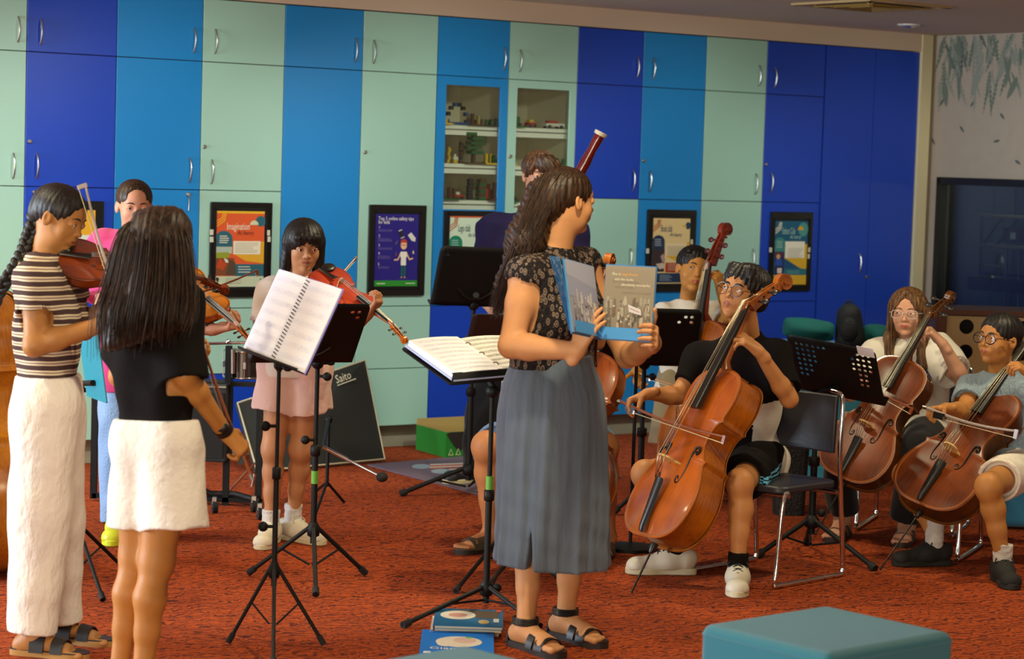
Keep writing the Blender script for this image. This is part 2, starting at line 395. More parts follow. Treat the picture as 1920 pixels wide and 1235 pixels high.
b = MB(); b.box(RWp((u0+u1)/2, 1.2, -1.3), (3.0, 2.8, .05), RAX); b.box(RWp(u0-.5, 1.2, -.8), (.05, 2.8, 1.2), RAX); setp(b.build('wall_far', M_DARKROOM, smooth=0), kind='structure')
light('AREA', 'rack_fill_light', RWp(u0+1.0, 2.5, -.75), RWp(u0+.8, 1.2, -1.0), 12, (.85, 1.0, .9), shape='RECTANGLE', size=.5, size_y=.3)  # added fill light so the rack shows through the glass
# leaf frieze painted on the right wall
M_LEAF = mat('mural leaf dark', '#626d60', .9); M_LEAF2 = mat('mural leaf pale', '#80857a', .9); M_LEAF3 = mat('mural stem', '#4a5453', .9)
rnd = random.Random(3); b = MB()
def leaf(u, z, L, wd, ang, mi, slit):
    pts = []; n = 17 if slit else 9
    dx, dz = sin(ang), -cos(ang)
    for sgn in (1, -1):
        rr = range(n+1) if sgn == 1 else range(n-1, 0, -1)
        for i in rr:
            t = i/n; ww = wd*sin(pi*t)**.7*(1-.25*t)
            if slit and i % 2: ww *= .25
            pts.append((u+dx*L*t+sgn*ww*dz*-1, z+dz*L*t+sgn*ww*dx))
    V = [RWp(p[0], p[1], .0008+rnd.random()*.0008) for p in pts]; b.add(V, [tuple(range(len(V)))], mi)
for i in range(300):
    u = rnd.uniform(.05, 3.4); z = ZC+.05-rnd.uniform(0, 1)**1.6*.36; L = rnd.uniform(.12, .30); leaf(u, z, L, rnd.uniform(.010, .032), rnd.uniform(-.6, .6), rnd.choice((0, 0, 1, 1, 2)), rnd.random() < .65)
for (px, py) in ((1800, 236), (1828, 188), (1875, 212), (1770, 185), (1875, 263), (1747, 258), (1903, 300)):
    u, z = rwt(px, py); leaf(u, z, .06, .010, rnd.uniform(-1.5, 1.5), 2, False)
for q in b.v: q[:, 2] = np.minimum(q[:, 2], ZC-.01)
fr = b.build('leaf_mural', [M_LEAF, M_LEAF2, M_LEAF3], smooth=0); setp(fr, 'grey green hanging leaf mural painted along the top of the right-hand wall', 'mural')
# ceiling vent and downlight fitting
def ceilp(px, py): return PF(px, py, ZC)
c0 = ceilp(1634, 9); ve = empty('ceiling_vent', c0, 'square tan air vent in the ceiling above the navy cupboards', 'vent')
VX = (DR, NR, ZZ)
b = MB()
for hw, z in ((.30, -.006),):
    for a_, c_ in ((DR, NR), (NR, DR)):
        for s_ in (-1, 1): b.box(c0+c_*s_*hw-ZZ*.006, (.64, .045, .012), (a_, c_, ZZ))
b.build('frame', mat('vent frame', '#a98d5f', .5), ve)
b = MB()
for q in (.07, .14, .21):
    for a_, c_ in ((DR, NR), (NR, DR)):
        for s_ in (-1, 1): b.box(c0+c_*s_*q-ZZ*.010, (q*2+.05, .035, .006), (a_, nrm(c_-ZZ*.5*s_), nrm(ZZ+c_*.5*s_)))
b.build('louvre', mat('vent louvre', '#8a6c30', .5), ve)
b = MB(); b.box(c0-ZZ*.002, (.56, .56, .003), VX); b.build('backing', mat('vent backing', '#3b2f1c', .7), ve)
c0 = ceilp(1705, 46); dl = empty('ceiling_downlight_fitting', c0, 'small round recessed spotlight fitting in the ceiling near the corner', 'light')
b = MB(); b.lathe(c0, c0-ZZ*.012, [(0, .075), (.5, .075), (1, .055), (1, .05), (.2, .045)], 24); b.build('trim_ring', mat('white metal', '#d8d2c8', .4), dl)
b = MB(); b.lathe(c0-ZZ*.003, c0-ZZ*.02, [(0, .044), (.6, .04), (1, .02)], 20); b.build('reflector', mat('chrome', '#d8d8d8', .12, 1.), dl)
M_CHR = MATS['chrome']
# ------------------------------------------------------------ cupboards
MINT = mat('mint laminate', '#9fcabb', .38, var=.025, vscale=300, bump=.03, bscale=300)
BLUE = mat('mid blue laminate', '#1683cc', .38, var=.03, vscale=300)
NAVY = mat('navy laminate', '#1340b8', .38, var=.03, vscale=300)
M_HAND = mat('brushed steel', '#b9b4ab', .3, 1.); M_CARC = mat('cupboard carcass', '#3a2f35', .8); M_WHITE = mat('white melamine', '#f4efe0', .5)
def handle(px, py, parent, h=.125):
    t, z = wt(px, py); pts = [W(t, z-h/2, 0), W(t, z-h/2, .006), W(t, z-h*.32, .020), W(t, z, .027), W(t, z+h*.32, .020), W(t, z+h/2, .006), W(t, z+h/2, 0)]
    m = MB(); m.tube(smoothpts(pts, 4), .0048, 8); m.build('handle', M_HAND, parent)
def lock(px, py, parent, key=False):
    t, z = wt(px, py); m = MB(); m.lathe(W(t, z, 0), W(t, z, .012), [(0, .011), (.8, .011), (1, .008)], 14)
    if key: m.box(W(t, z-.012, .022), (.004, .03, .018), WAX); m.tube([W(t, z-.02, .02), W(t+.004, z-.06, .014), W(t+.002, z-.09, .012)], .004, 6)
    m.build('lock', M_HAND, parent)
NMS = {'m': ('mint', MINT), 'b': ('mid blue', BLUE), 'n': ('navy', NAVY)}
HAND = {}
def colt(n): return X0+n*CW
tabs = [ # n0, n1, [(z0,z1,colour)], label
 (-1.0, 0, [(Z1, ZT, 'm'), (Z2, Z1, 'm'), (Z3, Z2, 'm'), (ZB, Z3, 'm')], 'mint storage cupboard at the left end of the wall, cut by the frame'),
 (0, 1, [(Z1, ZT, 'n'), (Z2, Z1, 'n'), (Z3, Z2, 'n'), (ZB, Z3, 'm')], 'navy wall cupboard column behind the girl with the braid'),
 (1, 2, [(Z1, ZT, 'b'), (Z2, Z1, 'b'), (Z3, Z2, 'b'), (ZB, Z3, 'n')], 'mid blue wall cupboard column with a key hanging in its lowest door'),
 (2, 3, [(Z1, ZT, 'm'), (Z2, Z1, 'm'), (Z3, Z2, 'm'), (Z4, Z3, 'm'), (ZB, Z4, 'n')], 'mint wall cupboard column carrying the orange poster'),
 (3, 4, [(Z1, ZT, 'b'), (Z3, Z1, 'b'), (Z4, Z3, 'm'), (ZB, Z4, 'm')], 'mid blue wall cupboard column behind the girl with the fringe'),
 (4, 5, [(Z1, ZT, 'm'), (Z3, Z1, 'm'), (Z4, Z3, 'm'), (ZB, Z4, 'm')], 'mint wall cupboard column carrying the purple safety poster'),
 (7, 8, [(Z1, ZT, 'n'), (Z2, Z1, 'n'), (Z4, Z2, 'm'), (ZB, Z4, 'b')], 'navy over mint cupboard column behind the bassoon bell'),
 (8, 9, [(Z1, ZT, 'b'), (Z2, Z1, 'b'), (Z3, Z2, 'b'), (ZB, Z3, 'b')], 'mid blue wall cupboard column behind the boy with the double bass'),
 (9, 10, [(Z1, ZT, 'm'), (Z2, Z1, 'm'), (Z3, Z2, 'm'), (ZB, Z3, 'm')], 'mint wall cupboard column behind the double bass scroll'),
 (10, 11, [(Z1, ZT, 'n'), (Z2, Z1, 'n'), (Z3, Z2, 'n'), (ZB, Z3, 'n')], 'navy cupboard column carrying the rightmost poster')]
hh = {(-1.0, 0): [(33, 55), ], (0, 0): [(75, 60)], (1, 0): [(363, 76)], (2, 0): [(403, 78)], (3, 0): [(666, 94)], (4, 0): [(700, 97)], (7, 0): [(1194, 126)], (8, 0): [(1224, 129)], (9, 0): [(1422, 142)], (10, 0): [(1452, 145)],
 (-1.0, 1): [(24, 311)], (0, 1): [(68, 311)], (1, 1): [(355, 319)], (2, 1): [(396, 322)], (7, 1): [(1186, 338)], (8, 1): [(1217, 340)], (9, 1): [(1416, 345)], (10, 1): [(1445, 342)], (7, 2): [(1180, 486)], (9, 2): [(1410, 486)]}
lk = {(0, 1): (55, 265), (0, 2): (64, 360), (2, 1): (383, 275), (4, 1): (684, 285), (8, 1): (1206, 301), (10, 1): (1436, 308)}
DG = .0022
def panel(m, t0, t1, z0, z1, th=.018, mi=0): m.box(W((t0+t1)/2, (z0+z1)/2, -th/2), (t1-t0-2*DG, z1-z0-2*DG, th), WAX, mi)
for n0, n1, doors, lab in tabs:
    t0, t1 = colt(n0), colt(n1); e = empty('cupboard', W((t0+t1)/2, 0, -.25), lab, 'cupboard')
    m = MB(); m.box(W((t0+t1)/2, (ZB+ZT)/2, -.26), (t1-t0-.002, ZT-ZB-.002, .48), WAX); m.build('carcass', M_CARC, e, 0)
    for i, (z0, z1, c) in enumerate(doors):
        m = MB(); panel(m, t0, t1, z0, z1); d = m.build('door', NMS[c][1], e, 0); d['label'] = NMS[c][0]+' door'; bevel(d, .0015, 1)
        for h_ in hh.get((n0, i), []): handle(h_[0], h_[1], d)
        if (n0, i) in lk: lock(*lk[(n0, i)], d)
        if n0 == 1 and i == 2: lock(352, 364, d, True)
# two glass-fronted display cupboards
gz0 = wt(833, 395)[1]
def display(n, c, lab, gx0, gx1, gy0, gy1, px, shelves):
    t0, t1 = colt(n), colt(n+1); e = empty('display_cupboard', W((t0+t1)/2, 0, -.25), lab, 'cupboard'); cm = NMS[c][1]
    a0 = wt(gx0, 275)[0]; a1 = wt(gx1, 275)[0]; g1 = wt((gx0+gx1)/2, gy0)[1]; g0 = wt((gx0+gx1)/2, gy1)[1]
    m = MB(); T = .018; mid = (t0+t1)/2; hz = Z1-Z3
    m.box(W(t0+.009, (Z3+Z1)/2, -.26), (.016, hz, .48), WAX); m.box(W(t1-.009, (Z3+Z1)/2, -.26), (.016, hz, .48), WAX)
    m.box(W(mid, (Z3+Z1)/2, -.49), (t1-t0-.036, hz, .016), WAX); m.box(W(mid, Z1-.01, -.26), (t1-t0-.036, .018, .44), WAX)
    m.build('carcass', mat('display interior', '#d8ccb0', .7), e, 0)
    m = MB(); m.box(W(mid, (Z1+ZT)/2, -.26), (t1-t0-.004, ZT-Z1-.004, .48), WAX); m.build('upper_box', M_CARC, e, 0); m = MB(); m.box(W(mid, (ZB+Z3)/2, -.26), (t1-t0-.004, Z3-ZB-.004, .48), WAX); m.build('lower_box', M_CARC, e, 0)
    m = MB(); panel(m, t0, t1, Z1, ZT); d = m.build('door', cm, e, 0); handle(px[0][0], px[0][1], d)
    m = MB(); panel(m, t0, t1, ZB, Z3); d = m.build('door', NAVY, e, 0); d['label'] = 'navy door'
    m = MB(); zz0, zz1 = Z3+DG, Z1-DG; tt0, tt1 = t0+DG, t1-DG
    m.box(W((tt0+a0)/2, (zz0+zz1)/2, -T/2), (a0-tt0, zz1-zz0, T), WAX); m.box(W((a1+tt1)/2, (zz0+zz1)/2, -T/2), (tt1-a1, zz1-zz0, T), WAX)
    m.box(W((a0+a1)/2, (g1+zz1)/2, -T/2), (a1-a0, zz1-g1, T), WAX); m.box(W((a0+a1)/2, (zz0+g0)/2, -T/2), (a1-a0, g0-zz0, T), WAX)
    d = m.build('door', cm, e, 0); d['label'] = NMS[c][0]+' door framing a glass pane'
    m = MB(); m.box(W((a0+a1)/2, (g0+g1)/2, -.010), (a1-a0, g1-g0, .004), WAX); m.build('pane', M_GLASS, d, 0)
    if len(px) > 1: lock(px[1][0], px[1][1], d)
    out = []
    for sy in shelves:
        z = wt((gx0+gx1)/2, sy, -.03)[1]; m = MB(); m.box(W(mid, z-.013, -.25), (t1-t0-.04, .022, .42), WAX); m.box(W(mid, z-.045, -.25), (t1-t0-.04, .028, .42), WAX); m.box(W(mid, z-.028, -.26), (t1-t0-.05, .010, .39), WAX, 1)
        m.build('shelf', [M_WHITE, mat('shelf shadow gap', '#7d7363', .7)], e, 0); out.append(z)
    return t0, t1, out
DA = display(5, 'b', 'mid blue display cupboard with brick models behind glass, above the tall black music desk', 834, 936, 161, 393, [(944, 110)], (235, 307, 375))
DB = display(6, 'm', 'mint display cupboard with brick models behind glass, behind the tall man', 967, 1066, 167, 393, [(974, 114), (956, 293)], (240, 312, 380))
# toy brick models standing on the shelves
TC = [mat('brick red', '#b02a1c', .4), mat('brick yellow', '#d8b02c', .4), mat('brick green', '#2f5c2c', .4), mat('brick dark', '#2b2a26', .4), mat('brick tan', '#a98f52', .4), mat('brick blue', '#274a80', .4), mat('brick brown', '#5a3a22', .4), mat('brick white', '#d9d3c4', .4)]
TCN = ['red', 'yellow', 'green', 'black', 'tan', 'blue', 'brown', 'white']
def toy(D, si, u, kind, c, h, wd, lab, c2=None):
    t0, t1, zs = D; t = t0+.03+u*(t1-t0-.06); z = zs[si]; c2 = c if c2 is None else c2; b = MB(); r = random.Random(int(u*1000)+si*7+len(lab)); dd = -.055; h *= 1.25; wd *= 1.15
    if kind == 'base': b.box(W(t, z+.004, dd), (wd, .008, .09), WAX, 0); [b.box(W(t+r.uniform(-.4, .4)*wd, z+.008+q/2, dd+r.uniform(-.03, .03)), (.016, q, .016), WAX, r.choice((0, 1))) for q in [r.uniform(.01, h) for _ in range(7)]]
    if kind == 'tree':
        b.box(W(t, z+.004, dd), (wd, .008, .08), WAX, 1); b.box(W(t, z+h/2, dd), (.02, h, .02), WAX, 1)
        for q in range(5): b.box(W(t+r.uniform(-.3, .3)*wd, z+h*(.35+.14*q), dd+r.uniform(-.01, .01)), (wd*r.uniform(.4, .8), h*.10, .06), WAX, 0)
    if kind == 'car':
        b.box(W(t, z+.022, dd), (wd, .018, .045), WAX, 0); b.box(W(t-.1*wd, z+.022+.016, dd), (wd*.5, .018, .04), WAX, 1)
        for s_ in (-.32, .32):
            for q in (-.024, .024): b.cyl(W(t+s_*wd, z+.011, dd+q-.004), W(t+s_*wd, z+.011, dd+q+.004), .011, n=10, mi=2)
    if kind == 'tower':
        n = max(2, int(h/.02))
        for q in range(n): b.box(W(t+r.uniform(-.004, .004), z+h*(q+.5)/n, dd), (wd*(1-.08*(q % 3)), h/n*.94, wd*.8), WAX, (q % 2))
        b.cyl(W(t, z+h, dd), W(t, z+h+.008, dd), .006, n=8, mi=0)
    if kind == 'figure':
        b.box(W(t, z+h*.2, dd), (wd, h*.38, .012), WAX, 1); b.box(W(t, z+h*.55, dd), (wd*1.2, h*.32, .014), WAX, 0); b.cyl(W(t, z+h*.72, dd), W(t, z+h*.95, dd), .007, n=10, mi=0); b.box(W(t+wd*.8, z+h*.5, dd), (.006, h*.3, .010), WAX, 0)
    if kind == 'arch':
        for q in np.linspace(0, pi, 8): b.box(W(t+cos(q)*wd/2, z+.02+sin(q)*h*.8, dd), (.018, .022, .03), WAX, int(q*3) % 2)
        b.box(W(t, z+.008, dd), (wd*1.1, .014, .06), WAX, 1)
    o = b.build('brick_model', [TC[c], TC[c2], TC[3]], smooth=0); setp(o, lab, 'toy')
L_ = 'left display cupboard'; R_ = 'right display cupboard'
toy(DA, 0, .06, 'figure', 7, .11, .016, 'white and red brick figure at the far left of the top shelf, '+L_, 0)
toy(DA, 0, .34, 'arch', 3, .10, .12, 'dark arched brick model on the top shelf, '+L_, 5)
toy(DA, 0, .12, 'base', 1, .02, .08, 'low yellow brick plate on the top shelf, '+L_, 0)
toy(DA, 0, .62, 'base', 6, .05, .11, 'low brown brick scene on the top shelf, '+L_, 4)
toy(DA, 0, .86, 'base', 3, .05, .09, 'low black brick scene at the right of the top shelf, '+L_, 2)
toy(DA, 1, .06, 'car', 0, .04, .06, 'small red brick car at the left of the middle shelf, '+L_)
toy(DA, 1, .23, 'tower', 1, .07, .014, 'thin yellow brick tower on the middle shelf, '+L_)
toy(DA, 1, .33, 'figure', 7, .045, .02, 'little white brick figure on the middle shelf, '+L_, 1)
toy(DA, 1, .62, 'tree', 2, .155, .13, 'tall green brick tree on the middle shelf, '+L_, 6)
toy(DA, 1, .88, 'base', 1, .05, .09, 'yellow and green brick plot at the right of the middle shelf, '+L_, 2)
toy(DA, 1, .42, 'tower', 6, .10, .02, 'slim brown brick mast on the middle shelf, '+L_, 3)
toy(DA, 2, .2, 'base', 2, .08, .14, 'green brick garden at the left of the bottom shelf, '+L_, 6)
toy(DA, 2, .36, 'car', 0, .05, .08, 'bright red brick truck on the bottom shelf, '+L_, 7)
toy(DA, 2, .58, 'tower', 3, .10, .03, 'black brick tower on the bottom shelf, '+L_)
toy(DA, 2, .76, 'tower', 2, .10, .045, 'dark green brick tower on the bottom shelf, '+L_, 6)
toy(DA, 2, .92, 'base', 6, .08, .06, 'brown brick hut at the right of the bottom shelf, '+L_, 0)
toy(DB, 0, .15, 'base', 2, .06, .09, 'green brick plot at the left of the top shelf, '+R_, 6)
toy(DB, 0, .4, 'car', 0, .03, .05, 'small red brick car on the top shelf, '+R_, 1)
toy(DB, 0, .78, 'car', 7, .03, .12, 'long white brick lorry on the top shelf, '+R_, 0)
toy(DB, 1, .12, 'tower', 1, .06, .014, 'yellow brick post on the middle shelf, '+R_)
toy(DB, 1, .06, 'base', 1, .02, .06, 'flat yellow brick plate on the middle shelf, '+R_, 2)
toy(DB, 1, .85, 'base', 4, .04, .08, 'tan brick plate at the right of the middle shelf, '+R_, 2)
toy(DB, 2, .1, 'base', 2, .05, .07, 'dark green brick clump on the bottom shelf, '+R_, 3)
# tall navy cupboard with full-height doors in the corner
t0 = colt(11); ta = wt(1634, 300)[0]; t1 = TEND
e = empty('tall_cupboard', W((t0+t1)/2, 0, -.25), 'tall navy cupboard with two full-height doors in the corner', 'cupboard')
m = MB(); m.box(W((t0+t1)/2, (ZB+ZT)/2, -.26), (t1-t0-.002, ZT-ZB-.002, .48), WAX); m.build('carcass', M_CARC, e, 0)
for q0, q1 in ((t0+.006, ta), (ta, t1)):
    m = MB(); panel(m, q0, q1, ZB, ZT); d = m.build('door', NAVY, e, 0)
    if q0 < ta-.01: handle(1610, 493, d)
    else: lock(1624, 519, d)
# ------------------------------------------------------------ posters
def art(items, Wd, Hh, o, ax, name, parent, base):
    """flat printed sheet: one mesh; items drawn in order, u right, v down, 0..1"""
    b = MB(); cols = [base]; Z = [0]
    A = np.array(ax)
    def mid(c):
        if c not in cols: cols.append(c)
        return cols.index(c)
    def pt(u, v, z): return o + A[0]*(u-.5)*Wd + A[1]*(.5-v)*Hh + A[2]*z
    b.box(o, (Wd, Hh, .0012), ax, 0); z = .0008
    for it in items:
        z += .00012; k, c = it[0], mid(it[1])
        if k == 'r': u0, v0, u1, v1 = it[2:]; b.add([pt(u0, v0, z), pt(u0, v1, z), pt(u1, v1, z), pt(u1, v0, z)], [(0, 1, 2, 3)], c)
        elif k == 'p': b.add([pt(u, v, z) for u, v in it[2]], [tuple(range(len(it[2])))], c)
        elif k == 'e':
            u, v, ru, rv = it[2:6]; a0, a1 = it[6:8] if len(it) > 6 else (0, 360)
            b.add([pt(u+ru*cos(radians(a)), v-rv*sin(radians(a)), z) for a in np.linspace(a0, a1, 24)], [tuple(range(24))], c)
        elif k == 'l':
            pts = it[2]; w_ = it[3]
            for (x0, y0), (x1, y1) in zip(pts[:-1], pts[1:]):
                dx, dy = (x1-x0)*Wd, (y1-y0)*Hh; L = math.hypot(dx, dy)+1e-9; nx, ny = -dy/L*w_/2/Wd, dx/L*w_/2/Hh
                b.add([pt(x0-nx, y0-ny, z), pt(x0+nx, y0+ny, z), pt(x1+nx, y1+ny, z), pt(x1-nx, y1-ny, z)], [(0, 1, 2, 3)], c)
        elif k == 't':
            u, v, s_, txt = it[2:6]; sx = it[6] if len(it) > 6 else 1.
            V, Fc = text_mesh(txt, s_); 
            if len(V):
                sh = it[7] if len(it) > 7 else 0.
                VV = [pt(u, v, z) + A[0]*(q[0]*sx+q[1]*sh) + A[1]*q[1] for q in V]; b.add(VV, Fc, c)
    ms = [mat('ink '+c, c, .55, spec=.3) for c in cols]
    ob = b.build(name, ms, parent, 0, recalc=False); return ob
def swoosh(c): return [('l', c, [(0, .13+.035*i), (.10+.03*i, .095+.03*i*.6), (.13+.03*i, .0+.02)], .006) for i in range(3)]
def lines(c, u, v, n, w_, dv, hh_=.006, sd=0):
    r = random.Random(sd); return [('r', c, u, v+i*dv, u+w_*r.uniform(.75, 1), v+i*dv+hh_) for i in range(n)]
M_FR = mat('black acrylic frame', '#17130f', .25, coat=.3)
def poster(ox0, oy0, ox1, oy1, px0, py0, px1, py1, items, base, lab, clips=()):
    mx, my = (ox0+ox1)/2, (oy0+oy1)/2
    a0 = wt(ox0, my)[0]; a1 = wt(ox1, my)[0]; z1 = wt(mx, oy0)[1]; z0 = wt(mx, oy1)[1]
    e = empty('poster_frame', W((a0+a1)/2, z0, .01), lab, 'poster')
    m = MB(); m.prism(rrect(a1-a0, z1-z0, .006), W((a0+a1)/2, (z0+z1)/2, 0), WAX, .001, .016); m.build('frame', M_FR, e)
    b0 = wt(px0, (py0+py1)/2)[0]; b1 = wt(px1, (py0+py1)/2)[0]; y1 = wt((px0+px1)/2, py0)[1]; y0 = wt((px0+px1)/2, py1)[1]
    w_, h_ = b1-b0, y1-y0; c = W((b0+b1)/2, (y0+y1)/2, .0172)
    art(items, w_, h_, c, WAX, 'poster_sheet', e, base)
    m = MB()
    for s_ in (-1, 1):
        m.box(W((b0+b1)/2+s_*(w_/2+.011), (y0+y1)/2, .0185), (.014, h_+.035, .005), WAX)
        m.box(W((b0+b1)/2, (y0+y1)/2+s_*(h_/2+.011), .0185), (w_+.035, .014, .005), WAX)
    m.build('inner_border', mat('black plastic', '#0b0a0b', .4), e, 0)
    for cx, cy in clips:
        t, z = wt(cx, cy); m = MB(); m.box(W(t, z, .018), (.018, .03, .008), WAX); m.build('clip', mat('clip plastic', '#cfc9b4', .4), e)
H_ = 'At henry'
pA = [('r', '#d8a62a', 0, 0, 1, .03), ('p', '#e0b02a', [(.0, .0), (1, .0), (1, .03), (0, .03)]), ('p', '#d9a227', [(.35, .56), (.62, .66), (1, .69), (1, .40), (.9, .40)]), ('r', '#2a5f6c', .40, .70, 1, .86), ('r', '#a9b7a6', 0, .44, .33, .56), ('p', '#8d9a2b', [(0, .55), (.25, .54), (.28, .60), (.2, .63), (0, .62)]), ('r', '#7c4524', 0, .62, .38, .85), ('p', '#b5451c', [(.08, .62), (.22, .70), (.15, .78), (.0, .74)]), ('p', '#d7d2c4', [(.16, .62), (.24, .64), (.26, .68), (.2, .68)]), ('p', '#54402f', [(.28, .64), (.4, .68), (.42, .85), (.2, .85)]),
 ('e', '#2a5f6c', .15, .37, .18, .11, 0, 180), ('r', '#2a5f6c', 0, .37, .33, .47), ('e', '#2a5f6c', .92, .13, .11, .07), ('e', '#c8c9a8', .78, .18, .09, .06, 0, 180), ('r', '#e6dcc2', .35, .395, .92, .57), ('r', '#bcc6a8', 0, .86, 1, 1)] + swoosh('#e8a72c') + lines('#d9d6c0', .06, .325, 4, .2, .028, .012, 1) + lines('#8f8775', .38, .42, 6, .5, .024, .005, 2) + lines('#cfd6cc', .46, .73, 3, .3, .035, .010, 3) + lines('#7c8574', .2, .885, 4, .4, .022, .005, 4) + [('t', '#ece0c4', .20, .245, .056, 'Imagination', .56), ('t', '#5b2d22', .42, .31, .032, 'At henry', .9, .25), ('e', '#2c2a26', .93, .90, .012, .010)]
poster(392, 379, 506.5, 556.5, 402.5, 395.5, 492, 537, pA, '#d7582a', 'orange poster in black frame on the mint cupboard, left of the girl with the fringe', ((394, 435), (394, 448.5), (500, 436), (501, 448)))
pB = [('r', '#2f8a2c', 0, .92, 1, 1), ('t', '#f1e9da', .06, .085, .029, 'Top 5 online safety tips', .88), ('t', '#f1e9da', .06, .135, .029, 'for kids', .88)]
for i, v in enumerate((.20, .32, .45, .56, .71)): pB += [('t', '#e4dbe0', .07, v, .022, str(i+1))]+lines('#6d5f9a', .06, v+.018, 3 if i in (1, 3) else 2, .34, .017, .006, i)
pB += [('e', '#b6431d', .66, .40, .08, .055), ('e', '#e7b48c', .66, .435, .072, .055), ('e', '#b6431d', .66, .395, .075, .03, 0, 180), ('p', '#eae3d6', [(.59, .52), (.73, .52), (.76, .57), (.72, .6), (.72, .71), (.60, .71), (.60, .6), (.56, .57)]), ('l', '#e7b48c', [(.585, .55), (.53, .63), (.44, .635)], .008), ('l', '#e7b48c', [(.735, .55), (.80, .63), (.88, .61)], .008), ('r', '#1f5a5c', .605, .71, .652, .865), ('r', '#1f5a5c', .668, .71, .715, .865), ('e', '#c9a083', .625, .875, .02, .01), ('e', '#c9a083', .695, .875, .02, .01), ('r', '#5a3f8e', .52, .89, .8, .897),
 ('l', '#6b4b2e', [(.59, .43), (.73, .43)], .0025), ('p', '#2a2430', [(.52, .24), (.60, .22), (.66, .31), (.58, .33)]), ('l', '#d8d0b8', [(.525, .235), (.605, .215)], .005), ('l', '#d8d0b8', [(.58, .335), (.665, .312)], .005), ('p', '#d9d3cf', [(.74, .29), (.82, .25), (.93, .33), (.92, .38), (.84, .37)]), ('p', '#55506a', [(.46, .39), (.52, .35), (.50, .41), (.45, .43)]), ('p', '#e9c9a8', [(.86, .52), (.89, .50), (.90, .55), (.87, .55)]), ('p', '#6a3f6e', [(.46, .54), (.5, .52), (.5, .58), (.46, .58)])]
pB += lines('#bfe0b0', .05, .955, 1, .2, .02, .014)+lines('#bfe0b0', .72, .955, 1, .23, .02, .012)
poster(689, 384, 795, 554, 700, 401, 780.5, 536, pB, '#2b1f7c', 'purple online safety tips poster in black frame on the mint cupboard', ())
def club(title, base, tc, sw, hill, hillc, box, extra=[]): return extra+[('e', hillc, .15, .36, .17, .10, 0, 180), ('r', hillc, 0, .36, .32, .48)]+swoosh(sw)+lines('#b9c5c9', .05, .32, 4, .18, .03, .008, 5)+lines('#8d877a', .40, .43, 7, .48, .022, .005, 6)+[('t', tc, .20, .205, .062, title, .36), ('t', tc, .44, .275, .034, H_, .8, .25)]
pC = club('Lego club', '#c9d9bd', '#2c4657', '#b5532a', 0, '#178060', 0, [('r', '#c1542a', 0, 0, 1, .02), ('r', '#d9d6a8', .38, .45, 1, .8)])
poster(829, 395, 925, 562, 839, 405, 914, 545, pC, '#c9dcc4', 'pale green poster under the blue display cupboard, half hidden by the tall man', ())
pD = club('Book club', 0, '#37546a', '#b5532a', 0, '#24344f', 0, [('r', '#e3cda2', .34, .38, .9, .57), ('p', '#d5a22b', [(.35, .58), (1, .58), (1, .80), (.75, .68)]), ('r', '#3c2f33', 0, .46, .33, .82), ('p', '#b08f86', [(.22, .58), (.3, .54), (.36, .64), (.28, .68)]), ('p', '#c9b49e', [(.1, .70), (.3, .68), (.4, .76), (.2, .78)]), ('r', '#a63c22', .36, .68, 1, .83), ('r', '#24344f', 0, .84, 1, .985), ('e', '#24415a', .94, .11, .07, .055), ('e', '#d9b23a', .84, .13, .06, .03, 0, 180), ('r', '#d5a22b', .93, .36, 1, .46)]) + lines('#d6b8a4', .42, .70, 4, .4, .028, .007, 7)+lines('#9fb0c4', .2, .87, 4, .35, .025, .007, 8)
poster(1210, 393, 1301, 546, 1220, 409, 1289, 531, pD, '#e0c48c', 'cream book club poster in black frame behind the boy with the double bass', ((1211, 470), (1293, 453)))
pE = club('Fathers Club', 0, '#a9cfc6', '#dcd8c0', 0, '#3f857f', 0, [('e', '#4f918a', .86, .13, .15, .11), ('e', '#d9a227', .78, .14, .09, .06, 0, 180), ('p', '#d5a92c', [(.3, .58), (.92, .36), (1, .36), (1, .76), (.8, .74)]), ('p', '#24507a', [(.3, .60), (.82, .76), (.3, .78)]), ('r', '#2d6f7c', .32, .75, 1, .85), ('r', '#d2a62b', 0, .85, 1, 1), ('r', '#e9e4d2', .32, .32, .92, .58), ('r', '#2a2f52', .02, .5, .3, .84), ('p', '#5a2f44', [(.02, .5), (.08, .44), (.14, .5), (.2, .45), (.27, .5), (.3, .56), (.02, .56)]), ('e', '#c99a78', .12, .56, .06, .04), ('p', '#2a50a8', [(.05, .60), (.22, .60), (.26, .70), (.03, .70)]), ('r', '#d9c9c0', .1, .74, .24, .82)]) + lines('#7fa8b4', .4, .785, 2, .45, .03, .008, 9)+lines('#ead98c', .22, .885, 2, .4, .03, .007, 10)
poster(1441, 397, 1519, 545, 1448.5, 414, 1509.5, 533, pE, '#235a78', 'teal and yellow club poster in black frame on the navy cupboard, the rightmost poster', ((1441.5, 468), (1513, 468), (1512, 480)))
poster(70, 376, 191, 556, 84, 393, 175, 535, [('r', '#d9a227', .5, 0, 1, .33), ('r', '#cfd6cc', .4, .33, 1, .8)]+swoosh('#e8a72c'), '#2a5f6c', 'yellow and white poster in black frame behind the girl with the braid', ())
